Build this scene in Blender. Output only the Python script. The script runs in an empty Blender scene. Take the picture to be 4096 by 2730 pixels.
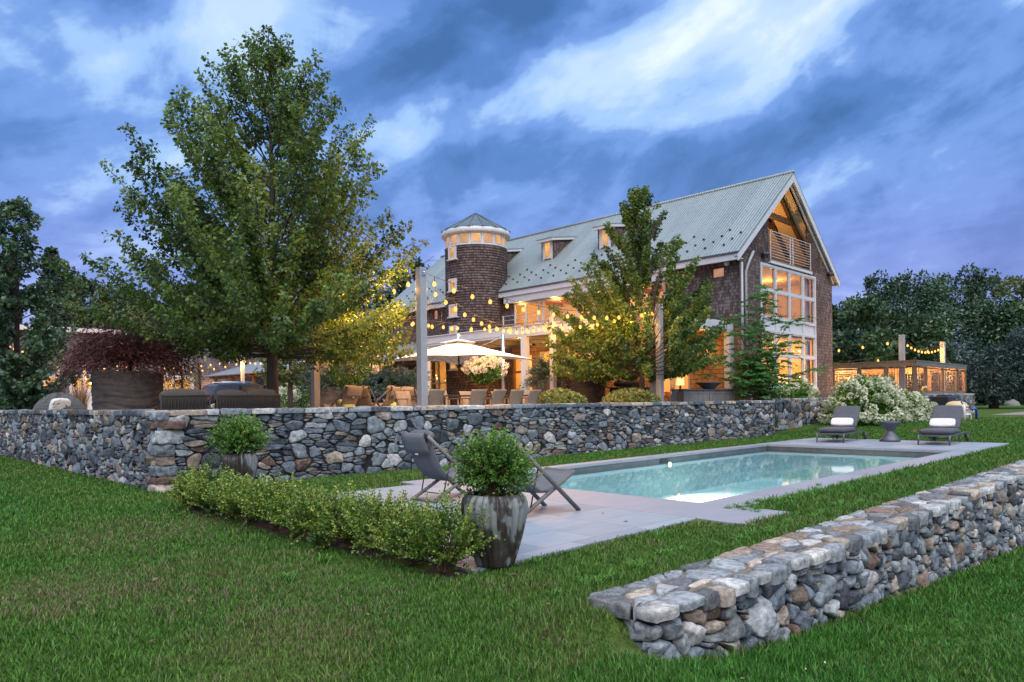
import bpy, math, random
import numpy as np
from mathutils import Vector, Matrix, noise as mnoise, kdtree
PI = math.pi
R = math.radians
S = bpy.context.scene
COL = S.collection
random.seed(7)
RNG = np.random.default_rng(7)

# ------------------------------------------------------------------ camera
# site frame: X and Y follow the walls of the place, the camera stands at the origin
cam_d = bpy.data.cameras.new('camera')
cam = bpy.data.objects.new('camera', cam_d)
COL.objects.link(cam)
cam_d.sensor_fit = 'HORIZONTAL'
cam_d.sensor_width = 36.0
cam_d.lens = 2851.3 / 4096 * 36
cam_d.shift_y = 0.05907
cam_d.clip_start = 0.05
cam_d.clip_end = 3000
YAW = 0.792538
cam.matrix_world = Matrix.Translation((0, 0, 1.5)) @ Matrix.Rotation(YAW - PI / 2, 4, 'Z') @ Matrix.Rotation(PI / 2, 4, 'X') @ Matrix.Rotation(-0.01198, 4, 'Z')
S.camera = cam
S.render.resolution_x = 1024
S.render.resolution_y = 682

# ------------------------------------------------------------------ exposure
S.render.engine = 'CYCLES'
S.view_settings.view_transform = 'Standard'
S.view_settings.look = 'None'
S.view_settings.exposure = 0.6
S.view_settings.gamma = 1.0
S.view_settings.use_curve_mapping = False
S.cycles.use_denoising = True
S.cycles.max_bounces = 8
S.cycles.diffuse_bounces = 3
S.cycles.glossy_bounces = 3
S.cycles.transmission_bounces = 6
S.cycles.transparent_max_bounces = 12
S.cycles.sample_clamp_indirect = 4.0
S.cycles.caustics_reflective = False
S.cycles.caustics_refractive = False

# ------------------------------------------------------------------ sky
SUN_EL, SUN_AZ = R(58), R(215)
world = bpy.data.worlds.new('World')
S.world = world
world.use_nodes = True


class NT:
    """tiny node-tree builder"""
    def __init__(self, tree):
        self.t = tree

    def n(self, typ, inp=None, **props):
        nd = self.t.nodes.new(typ)
        for k, v in props.items():
            setattr(nd, k, v)
        for k, v in (inp or {}).items():
            self.set(nd.inputs[k], v)
        return nd

    def set(self, sock, v):
        if isinstance(v, bpy.types.NodeSocket):
            self.t.links.new(v, sock)
        elif isinstance(v, bpy.types.Node):
            self.t.links.new(v.outputs[0], sock)
        else:
            if hasattr(sock, 'default_value') and isinstance(v, (tuple, list)) and len(v) == 3 and len(sock.default_value) == 4:
                v = (*v, 1.0)
            sock.default_value = v

    def math(self, op, a, b=None, c=None, clamp=False):
        nd = self.n('ShaderNodeMath', operation=op, use_clamp=clamp)
        for i, v in enumerate((a, b, c)):
            if v is not None:
                self.set(nd.inputs[i], v)
        return nd.outputs[0]

    def vmath(self, op, a, b=None):
        nd = self.n('ShaderNodeVectorMath', operation=op)
        self.set(nd.inputs[0], a)
        if b is not None:
            self.set(nd.inputs[1], b)
        return nd.outputs['Value'] if op in ('DOT_PRODUCT', 'LENGTH', 'DISTANCE') else nd.outputs[0]

    def noise(self, vec, scale, detail=4, rough=0.55, dist=0.0):
        nd = self.n('ShaderNodeTexNoise', {'Scale': scale, 'Detail': detail, 'Roughness': rough, 'Distortion': dist})
        if vec is not None:
            self.set(nd.inputs['Vector'], vec)
        return nd.outputs[0]

    def mix(self, fac, a, b, blend='MIX'):
        nd = self.n('ShaderNodeMix', data_type='RGBA', blend_type=blend)
        self.set(nd.inputs[0], fac)
        self.set(nd.inputs[6], a)
        self.set(nd.inputs[7], b)
        return nd.outputs[2]

    def ramp(self, fac, stops, interp='LINEAR'):
        nd = self.n('ShaderNodeValToRGB')
        nd.color_ramp.interpolation = interp
        els = nd.color_ramp.elements
        while len(els) < len(stops):
            els.new(0.5)
        for e, (p, c) in zip(els, stops):
            e.position = p
            e.color = (*c, 1) if len(c) == 3 else c
        self.set(nd.inputs[0], fac)
        return nd.outputs[0]

    def maprange(self, v, a, b, c=0.0, d=1.0, smooth=False):
        nd = self.n('ShaderNodeMapRange', interpolation_type='SMOOTHSTEP' if smooth else 'LINEAR')
        for i, x in enumerate((v, a, b, c, d)):
            self.set(nd.inputs[i], x)
        return nd.outputs[0]


def sky_dir(px, py):
    """direction from the place towards a spot in the sky (azimuth / height of a cloud)"""
    u = (px - 2048) / 2851.3
    v = (1607 - py) / 2851.3
    f = Vector((math.cos(YAW), math.sin(YAW), 0))
    r = Vector((math.sin(YAW), -math.cos(YAW), 0))
    return (f + r * u + Vector((0, 0, v))).normalized()


def build_world():
    w = NT(world.node_tree)
    w.t.nodes.clear()
    d = w.n('ShaderNodeTexCoord').outputs['Generated']
    d = w.vmath('NORMALIZE', d)
    fwd = Vector((math.cos(YAW), math.sin(YAW), 0))
    rgt = Vector((math.sin(YAW), -math.cos(YAW), 0))
    ca, sa = math.cos(R(27)), math.sin(R(27))
    ax = rgt * ca + Vector((0, 0, sa))
    nx = rgt * -sa + Vector((0, 0, ca))
    comb = w.n('ShaderNodeCombineXYZ')
    w.set(comb.inputs[0], w.math('MULTIPLY', w.vmath('DOT_PRODUCT', d, tuple(ax)), 1.0))
    w.set(comb.inputs[1], w.math('MULTIPLY', w.vmath('DOT_PRODUCT', d, tuple(nx)), 2.7))
    w.set(comb.inputs[2], w.math('MULTIPLY', w.vmath('DOT_PRODUCT', d, tuple(fwd)), 1.0))
    n1 = w.noise(comb.outputs[0], 2.3, 6, 0.48, 0.5)
    comb2 = w.n('ShaderNodeVectorMath', {0: comb.outputs[0], 1: (1.0, 0.62, 1.0)}, operation='MULTIPLY').outputs[0]
    n2 = w.noise(comb2, 5.0, 8, 0.58, 0.5)
    n3 = w.noise(comb2, 12.0, 6, 0.60, 0.6)
    val = w.math('ADD', w.math('MULTIPLY', n1, 1.25), w.math('ADD', w.math('MULTIPLY', n2, 0.72), w.math('MULTIPLY', n3, 0.24)))
    val = w.math('SUBTRACT', val, 0.635)

    wn = w.n('ShaderNodeTexNoise', {'Vector': d, 'Scale': 4.5, 'Detail': 5, 'Roughness': 0.55}).outputs['Color']
    wn = w.n('ShaderNodeVectorMath', {0: w.vmath('SUBTRACT', wn, (0.5, 0.5, 0.5)), 'Scale': 0.20}, operation='SCALE').outputs[0]
    dw = w.vmath('ADD', d, wn)

    sp_ = w.n('ShaderNodeSeparateXYZ', {0: d}).outputs
    den = w.math('ADD', w.math('MAXIMUM', sp_[2], 0.0), 0.16)
    pl_ = w.n('ShaderNodeCombineXYZ', {0: w.math('DIVIDE', sp_[0], den), 1: w.math('DIVIDE', sp_[1], den), 2: 0.37}).outputs[0]
    n4 = w.noise(pl_, 1.55, 9, 0.56, 0.7)
    val = w.math('ADD', val, w.math('MULTIPLY', w.math('SUBTRACT', n4, 0.5), 0.75))

    def blob(px, py, sig, amp, prev, el=1.0):
        c = sky_dir(px, py)
        df = w.vmath('SUBTRACT', dw, tuple(c))
        a = w.math('MULTIPLY', w.vmath('DOT_PRODUCT', df, tuple(ax)), 1.0 / el)
        b = w.vmath('DOT_PRODUCT', df, tuple(nx))
        cc = w.vmath('DOT_PRODUCT', df, tuple(fwd))
        r2 = w.math('ADD', w.math('ADD', w.math('MULTIPLY', a, a), w.math('MULTIPLY', b, b)), w.math('MULTIPLY', cc, cc))
        g = w.math('MULTIPLY', w.math('EXPONENT', w.math('MULTIPLY', r2, -1.0 / (sig * sig))), amp * 0.72)
        return w.math('ADD', prev, g)
    for args in SKY_BLOBS:
        val = blob(*args[:4], val, args[4] if len(args) > 4 else 1.0)
    z = w.n('ShaderNodeSeparateXYZ', {0: d}).outputs[2]
    cl = w.ramp(val, [(0.10, (0.028, 0.088, 0.245)), (0.30, (0.052, 0.135, 0.36)), (0.46, (0.110, 0.215, 0.50)), (0.60, (0.235, 0.375, 0.62)), (0.76, (0.36, 0.48, 0.65)), (0.98, (0.56, 0.63, 0.68))], 'EASE')
    low = w.ramp(val, [(0.15, (0.082, 0.105, 0.34)), (0.40, (0.145, 0.165, 0.46)), (0.60, (0.215, 0.240, 0.54)), (0.82, (0.36, 0.40, 0.64))], 'EASE')
    fac = w.maprange(z, 0.02, 0.34, 1.0, 0.0, True)
    c = w.mix(fac, cl, low)
    sky = w.n('ShaderNodeTexSky', sky_type='NISHITA', sun_disc=False, sun_elevation=R(15), sun_rotation=SUN_AZ)
    bg1 = w.n('ShaderNodeBackground', {'Color': c, 'Strength': SKY_STRENGTH})
    bg2 = w.n('ShaderNodeBackground', {'Color': sky.outputs[0], 'Strength': 0.012})
    add = w.n('ShaderNodeAddShader', {0: bg1.outputs[0], 1: bg2.outputs[0]})
    out = w.n('ShaderNodeOutputWorld', {'Surface': add.outputs[0]})


SKY_STRENGTH = 1.0
# cloud masses: (towards px, py of the photo, angular size, brightness, stretch along the streaks)
SKY_BLOBS = [
    (3020, 30, 0.065, 0.34, 1.8), (2720, 190, 0.05, 0.20, 2.2), (2200, 400, 0.040, 0.16, 3.0), (1700, 520, 0.035, 0.34, 2.6), (3080, 330, 0.032, 0.30, 2.4), (2780, 500, 0.032, 0.24, 2.6), (2450, 560, 0.03, 0.15, 2.4), (3350, 210, 0.03, 0.16, 2.0), (2050, 450, 0.03, 0.18, 2.5),
    (3300, 560, 0.03, 0.12, 1.6), (60, 60, 0.09, 0.28, 1.2), (620, 620, 0.035, 0.24, 1.6), (420, 760, 0.03, 0.16, 1.6), (250, 860, 0.05, 0.12, 1.5), (1500, 90, 0.035, 0.16, 1.6),
    (1700, 260, 0.085, -0.26, 1.7), (2000, 80, 0.07, -0.22, 1.8), (1350, 20, 0.05, -0.10, 1.5), (3380, 450, 0.060, -0.20, 1.9), (3850, 40, 0.09, -0.16, 1.6), (3900, 420, 0.12, 0.08, 1.4), (2650, 620, 0.05, -0.14, 2.6), (2050, 640, 0.04, -0.10, 2.4),
    (330, 480, 0.10, -0.14, 1.3), (2000, 820, 0.05, 0.05, 2.5), (2300, 760, 0.035, 0.10, 2.4), (3850, 820, 0.2, 0.05, 1.2),
]
build_world()

sun_d = bpy.data.lights.new('sun', 'SUN')
sun_d.energy = 3.1
sun_d.angle = R(80)
sun_d.color = (1.0, 0.97, 0.93)
sun = bpy.data.objects.new('sun', sun_d)
COL.objects.link(sun)
sun.rotation_euler = (PI / 2 - SUN_EL, 0, SUN_AZ - PI)  # placed by direction below
_sd = Vector((math.cos(R(238)) * math.cos(SUN_EL), math.sin(R(238)) * math.cos(SUN_EL), math.sin(SUN_EL)))
sun.rotation_euler = _sd.to_track_quat('Z', 'Y').to_euler()

# ------------------------------------------------------------------ materials
MATS = {}


def new_mat(name):
    m = bpy.data.materials.new(name)
    m.use_nodes = True
    m.node_tree.nodes.clear()
    return m, NT(m.node_tree)


def finish(nt, shader, disp=None):
    o = nt.n('ShaderNodeOutputMaterial', {'Surface': shader})
    return o


def pbsdf(nt, color, rough=0.6, metal=0.0, spec=0.5, bump=None, bump_s=0.3, bump_d=0.02, **kw):
    b = nt.n('ShaderNodeBsdfPrincipled', {'Base Color': color, 'Roughness': rough, 'Metallic': metal, 'Specular IOR Level': spec})
    for k, v in kw.items():
        nt.set(b.inputs[k], v)
    if bump is not None:
        bp = nt.n('ShaderNodeBump', {'Strength': bump_s, 'Distance': bump_d, 'Height': bump})
        nt.set(b.inputs['Normal'], bp.outputs[0])
    return b.outputs[0]


def plain(name, col, rough=0.6, metal=0.0, var=0.12, scale=6.0, bump=0.0, spec=0.5, bscale=60.0):
    """painted / plain surface with slight wear variation"""
    m, n = new_mat(name)
    tc = n.n('ShaderNodeTexCoord').outputs['Object']
    nz = n.noise(tc, scale, 5, 0.6)
    lo = tuple(c * (1 - var) for c in col)
    hi = tuple(min(1, c * (1 + var)) for c in col)
    c = n.mix(n.maprange(nz, 0.3, 0.7), lo, hi)
    if bump > 0:
        sh = pbsdf(n, c, rough, metal, spec, n.noise(tc, bscale, 4), bump, 0.01)
    else:
        sh = pbsdf(n, c, n.maprange(nz, 0.3, 0.7, rough * 0.85, min(1, rough * 1.15)), metal, spec)
    finish(n, sh)
    MATS[name] = m
    return m


def emit(name, col, strength):
    m, n = new_mat(name)
    e = n.n('ShaderNodeEmission', {'Color': col, 'Strength': strength})
    finish(n, e.outputs[0])
    MATS[name] = m
    m.cycles.emission_sampling = 'NONE'
    return m


def wood(name, a, b, rough=0.65, along='uv', scale=1.0):
    m, n = new_mat(name)
    uv = n.n('ShaderNodeTexCoord').outputs['Object']
    mp = n.n('ShaderNodeMapping', {'Vector': uv, 'Scale': (14 * scale, 14 * scale, 1.6 * scale)})
    nz = n.noise(mp, 2.0, 6, 0.65, 0.6)
    nz2 = n.noise(uv, 1.1, 3, 0.5)
    c = n.mix(n.maprange(nz, 0.3, 0.72), a, b)
    c = n.mix(n.maprange(nz2, 0.35, 0.7, 0, 0.5), c, tuple(x * 0.55 for x in a))
    finish(n, pbsdf(n, c, rough, 0, 0.35, nz, 0.25, 0.01))
    MATS[name] = m
    return m


def shingle(name, dark, mid, light, w=0.16, h=0.2):
    """cedar shingles: level courses by uv metres, dark shadow gap under every butt"""
    m, n = new_mat(name)
    uv = n.n('ShaderNodeUVMap').outputs[0]
    br = n.n('ShaderNodeTexBrick', {'Vector': uv, 'Color1': (0, 0, 0), 'Color2': (1, 1, 1), 'Mortar': (0.5, 0.5, 0.5), 'Scale': 1.0,
                                    'Mortar Size': 0.0035, 'Mortar Smooth': 0.2, 'Brick Width': w, 'Row Height': h}, offset=0.43, squash=0.72, squash_frequency=3)
    rnd = n.n('ShaderNodeSeparateColor', {0: br.outputs['Color']}).outputs[0]
    v = n.n('ShaderNodeSeparateXYZ', {0: uv}).outputs[1]
    saw = n.math('FRACT', n.math('DIVIDE', v, h))
    gap = n.math('MAXIMUM', n.math('LESS_THAN', saw, 0.07), n.math('GREATER_THAN', saw, 0.97))
    st = n.n('ShaderNodeMapping', {'Vector': uv, 'Scale': (22, 1.6, 1)})
    streak = n.noise(st, 1.0, 4, 0.6)
    big = n.noise(uv, 0.7, 4, 0.6)
    t = n.math('ADD', n.math('MULTIPLY', rnd, 0.26), n.math('ADD', n.math('MULTIPLY', streak, 0.50), n.math('MULTIPLY', big, 0.34)))
    c = n.ramp(t, [(0.28, dark), (0.54, mid), (0.86, light)])
    c = n.mix(n.math('MULTIPLY', gap, 0.8), c, tuple(x * 0.3 for x in dark))
    c = n.mix(n.math('MULTIPLY', br.outputs['Fac'], 0.25), c, tuple(x * 0.4 for x in dark))
    hgt = n.math('ADD', n.math('SUBTRACT', 1.0, saw), n.math('MULTIPLY', rnd, 0.2))
    finish(n, pbsdf(n, c, 0.85, 0, 0.2, hgt, 0.9, 0.03))
    MATS[name] = m
    return m


def metal_roof(name, a, b):
    m, n = new_mat(name)
    uv = n.n('ShaderNodeUVMap').outputs[0]
    sx = n.n('ShaderNodeSeparateXYZ', {0: uv}).outputs
    wave = n.math('SINE', n.math('MULTIPLY', sx[0], 2 * PI / 0.155))
    seam = n.math('FRACT', n.math('DIVIDE', sx[0], 0.93))
    seamm = n.math('LESS_THAN', n.math('ABSOLUTE', n.math('SUBTRACT', seam, 0.5)), 0.025)
    mp = n.n('ShaderNodeMapping', {'Vector': uv, 'Scale': (7, 0.5, 1)})
    st = n.noise(mp, 1.4, 5, 0.65)
    big = n.noise(uv, 0.35, 4)
    pan = n.n('ShaderNodeTexWhiteNoise', {'W': n.math('FLOOR', n.math('DIVIDE', n.math('ADD', sx[0], 0.465), 0.93))}, noise_dimensions='1D').outputs[0]
    t = n.math('ADD', n.math('MULTIPLY', st, 0.55), n.math('ADD', n.math('MULTIPLY', big, 0.35), n.math('MULTIPLY', pan, 0.22)))
    c = n.mix(n.maprange(t, 0.32, 0.85), a, b)
    # fixing screws in rows
    fu = n.math('SUBTRACT', n.math('FRACT', n.math('DIVIDE', sx[0], 0.465)), 0.5)
    fv = n.math('SUBTRACT', n.math('FRACT', n.math('DIVIDE', sx[1], 0.62)), 0.5)
    dd = n.math('ADD', n.math('POWER', n.math('MULTIPLY', fu, 0.465), 2.0), n.math('POWER', n.math('MULTIPLY', fv, 0.62), 2.0))
    scr = n.math('LESS_THAN', dd, 0.0011)
    c = n.mix(n.math('MULTIPLY', n.math('MAXIMUM', scr, n.math('MULTIPLY', seamm, 0.45)), 0.75), c, (0.05, 0.06, 0.065))
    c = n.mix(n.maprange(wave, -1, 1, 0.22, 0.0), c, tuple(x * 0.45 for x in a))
    finish(n, pbsdf(n, c, 0.45, 0.25, 0.5, wave, 0.6, 0.02))
    MATS[name] = m
    return m


def foliage(name, dark, mid, light, trans=0.25, rough=0.5):
    """leaf colour varies leaf by leaf through the mesh attribute 'tint'"""
    m, n = new_mat(name)
    at = n.n('ShaderNodeAttribute', attribute_name='tint').outputs['Fac']
    c = n.ramp(at, [(0.0, dark), (0.5, mid), (1.0, light)])
    d = pbsdf(n, c, rough * 0.85, 0, 0.5)
    tr = n.n('ShaderNodeBsdfTranslucent', {'Color': c}).outputs[0]
    mx = n.n('ShaderNodeMixShader', {0: trans, 1: d, 2: tr}).outputs[0]
    finish(n, mx)
    MATS[name] = m
    return m


def tinted(name, rough=0.85, grain=18.0, bump=0.5, dist=0.02):
    """stone: colour from the mesh attribute 'Col', with mineral grain"""
    m, n = new_mat(name)
    at = n.n('ShaderNodeAttribute', attribute_name='Col').outputs['Color']
    tc = n.n('ShaderNodeTexCoord').outputs['Object']
    g = n.noise(tc, grain, 8, 0.7)
    g2 = n.noise(tc, grain * 4.5, 3, 0.7)
    st = n.n('ShaderNodeMapping', {'Vector': tc, 'Scale': (3, 3, 22)})
    lay = n.noise(st, 2.0, 4, 0.6)
    c = n.mix(n.maprange(g, 0.32, 0.68), n.mix(1.0, at, (0.36, 0.37, 0.40), 'MULTIPLY'), n.mix(1.0, at, (1.75, 1.72, 1.66), 'MULTIPLY'))
    c = n.mix(n.maprange(g2, 0.60, 0.72, 0, 0.55), c, (0.50, 0.50, 0.48))
    c = n.mix(n.maprange(lay, 0.52, 0.75, 0, 0.45), c, n.mix(1.0, at, (0.45, 0.40, 0.36), 'MULTIPLY'))
    lich = n.noise(tc, 2.3, 5, 0.7)
    c = n.mix(n.maprange(lich, 0.60, 0.72, 0, 0.35), c, (0.30, 0.32, 0.25))
    h = n.math('ADD', n.math('MULTIPLY', g, 1.0), n.math('ADD', n.math('MULTIPLY', g2, 0.25), n.math('MULTIPLY', lay, 0.5)))
    finish(n, pbsdf(n, c, rough, 0, 0.3, h, bump, dist))
    MATS[name] = m
    return m


def glass_pane(name, tint=(0.93, 0.96, 1.0), refl=0.10):
    m, n = new_mat(name)
    tr = n.n('ShaderNodeBsdfTransparent', {'Color': tint}).outputs[0]
    gl = n.n('ShaderNodeBsdfGlossy', {'Color': (1, 1, 1), 'Roughness': 0.02}).outputs[0]
    fr = n.n('ShaderNodeFresnel', {'IOR': 1.45}).outputs[0]
    fac = n.math('MULTIPLY', fr, refl * 10, clamp=True)
    finish(n, n.n('ShaderNodeMixShader', {0: fac, 1: tr, 2: gl}).outputs[0])
    MATS[name] = m
    return m


plain('white_trim', (0.50, 0.52, 0.55), 0.5, var=0.06)
plain('post_paint', (0.30, 0.30, 0.31), 0.45, var=0.05)
plain('cream_wall', (0.72, 0.62, 0.46), 0.8, var=0.05)
plain('interior_floor', (0.35, 0.22, 0.12), 0.5, var=0.2)
plain('interior_wood', (0.26, 0.12, 0.055), 0.6, var=0.3, scale=3)
plain('dark_metal', (0.035, 0.036, 0.042), 0.45, 0.3)
plain('grey_metal', (0.10, 0.105, 0.125), 0.45, 0.4)
plain('chrome', (0.72, 0.72, 0.72), 0.18, 1.0, var=0.04)
plain('cable_black', (0.015, 0.015, 0.015), 0.6)
plain('cushion_grey', (0.075, 0.078, 0.092), 0.92, var=0.12, bump=0.25, bscale=300)
plain('sling_grey', (0.125, 0.128, 0.138), 0.9, var=0.10, bump=0.3, bscale=260)
plain('pillow_white', (0.62, 0.62, 0.60), 0.9, var=0.08, bump=0.2, bscale=120)
plain('taupe_fabric', (0.27, 0.21, 0.15), 0.92, var=0.12, bump=0.25, bscale=260)
plain('sofa_fabric', (0.085, 0.068, 0.055), 0.92, var=0.12, bump=0.25, bscale=200)
plain('lime_cushion', (0.55, 0.60, 0.16), 0.9, var=0.08)
plain('canvas_white', (0.66, 0.68, 0.72), 0.85, var=0.05)
plain('wicker_brown', (0.022, 0.017, 0.014), 0.7, var=0.3, scale=30)
plain('wicker_grey', (0.085, 0.085, 0.085), 0.8, var=0.25, scale=40)
plain('car_paint', (0.035, 0.042, 0.055), 0.22, 0.5, var=0.05)
plain('car_glass', (0.02, 0.025, 0.03), 0.05, 0.0, var=0.05)
plain('rubber', (0.02, 0.02, 0.02), 0.8)
plain('pvc_white', (0.6, 0.6, 0.62), 0.4, var=0.06)
plain('filter_tan', (0.50, 0.40, 0.24), 0.5, var=0.08)
plain('heater_black', (0.018, 0.02, 0.024), 0.4)
plain('blue_plastic', (0.02, 0.06, 0.30), 0.5)
plain('rust_orange', (0.35, 0.10, 0.03), 0.8)
plain('soil', (0.018, 0.013, 0.009), 0.95, var=0.4, scale=30, bump=0.6)
plain('picture_dark', (0.03, 0.025, 0.02), 0.6, var=0.5, scale=9)
plain('picture_warm', (0.40, 0.14, 0.06), 0.6, var=0.7, scale=5)
plain('yellow_cap', (0.6, 0.36, 0.03), 0.5)
wood('teak_grey', (0.11, 0.105, 0.095), (0.24, 0.225, 0.20))
wood('deck_wood', (0.12, 0.075, 0.045), (0.27, 0.18, 0.11))
wood('cabinet_wood', (0.13, 0.125, 0.12), (0.27, 0.25, 0.23), scale=0.7)
wood('beam_wood', (0.09, 0.045, 0.02), (0.20, 0.10, 0.05))
wood('bark', (0.035, 0.028, 0.02), (0.12, 0.10, 0.08), 0.9, scale=1.3)
wood('bark_brown', (0.06, 0.035, 0.02), (0.16, 0.10, 0.06), 0.9)
wood('bark_dark', (0.018, 0.013, 0.011), (0.05, 0.04, 0.035), 0.9)
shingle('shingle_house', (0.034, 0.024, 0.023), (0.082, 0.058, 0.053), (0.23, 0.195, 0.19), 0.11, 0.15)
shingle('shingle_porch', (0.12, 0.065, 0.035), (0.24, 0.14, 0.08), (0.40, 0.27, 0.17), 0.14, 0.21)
shingle('shingle_garage', (0.05, 0.046, 0.055), (0.10, 0.09, 0.105), (0.22, 0.20, 0.22), 0.16, 0.2)
metal_roof('roof_metal', (0.21, 0.25, 0.245), (0.34, 0.385, 0.375))
metal_roof('roof_metal_low', (0.19, 0.22, 0.25), (0.28, 0.31, 0.34))
tinted('stone', grain=14)
glass_pane('window_glass')
emit('bulb_glow', (1.0, 0.42, 0.085), 2.0)
emit('lamp_glow', (1.0, 0.72, 0.36), 7.0)
emit('shade_glow', (1.0, 0.62, 0.25), 1.3)
emit('pool_lamp', (1.0, 0.93, 0.62), 5.0)
emit('downlight_glow', (1.0, 0.60, 0.22), 3.0)
LEAF = dict(
    maple=foliage('leaf_maple', (0.016, 0.042, 0.010), (0.095, 0.175, 0.030), (0.27, 0.34, 0.065), 0.45),
    box=foliage('leaf_box', (0.020, 0.060, 0.010), (0.085, 0.205, 0.030), (0.28, 0.42, 0.09), 0.25, 0.32),
    hedge=foliage('leaf_hedge', (0.020, 0.060, 0.008), (0.105, 0.195, 0.022), (0.42, 0.48, 0.09), 0.25, 0.4),
    round=foliage('leaf_round', (0.05, 0.065, 0.012), (0.16, 0.19, 0.045), (0.34, 0.34, 0.10), 0.2, 0.4),
    juniper=foliage('leaf_juniper', (0.014, 0.036, 0.024), (0.045, 0.085, 0.056), (0.12, 0.18, 0.11), 0.15, 0.6),
    red=foliage('leaf_red', (0.036, 0.010, 0.013), (0.155, 0.044, 0.036), (0.34, 0.12, 0.07), 0.4, 0.5),
    sumac=foliage('leaf_sumac', (0.018, 0.075, 0.014), (0.060, 0.190, 0.034), (0.13, 0.32, 0.06), 0.35, 0.5),
    left=foliage('leaf_left', (0.016, 0.048, 0.020), (0.055, 0.120, 0.055), (0.18, 0.29, 0.17), 0.3, 0.4),
    birch=foliage('leaf_birch', (0.035, 0.055, 0.014), (0.110, 0.140, 0.036), (0.25, 0.26, 0.08), 0.3, 0.5),
    conifer=foliage('leaf_conifer', (0.006, 0.015, 0.012), (0.018, 0.035, 0.026), (0.04, 0.07, 0.05), 0.1, 0.6),
    dark=foliage('leaf_dark', (0.008, 0.024, 0.013), (0.040, 0.088, 0.038), (0.12, 0.20, 0.085), 0.2, 0.5),
    mid=foliage('leaf_mid', (0.014, 0.038, 0.014), (0.050, 0.100, 0.034), (0.12, 0.20, 0.07), 0.2, 0.5),
    silver=foliage('leaf_silver', (0.012, 0.030, 0.026), (0.046, 0.080, 0.072), (0.13, 0.19, 0.17), 0.2, 0.5),
    bloom=foliage('bloom_white', (0.26, 0.32, 0.14), (0.54, 0.57, 0.38), (0.72, 0.72, 0.58), 0.15, 0.8),
    bloomwarm=foliage('bloom_cream', (0.45, 0.38, 0.24), (0.66, 0.60, 0.46), (0.78, 0.74, 0.64), 0.2, 0.8),
    weed=foliage('leaf_weed', (0.02, 0.05, 0.012), (0.05, 0.12, 0.03), (0.10, 0.2, 0.06), 0.2, 0.5),
    reed=foliage('leaf_reed', (0.07, 0.045, 0.025), (0.16, 0.10, 0.055), (0.28, 0.19, 0.10), 0.2, 0.7),
)

# ------------------------------------------------------------------ mesh helpers


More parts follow.
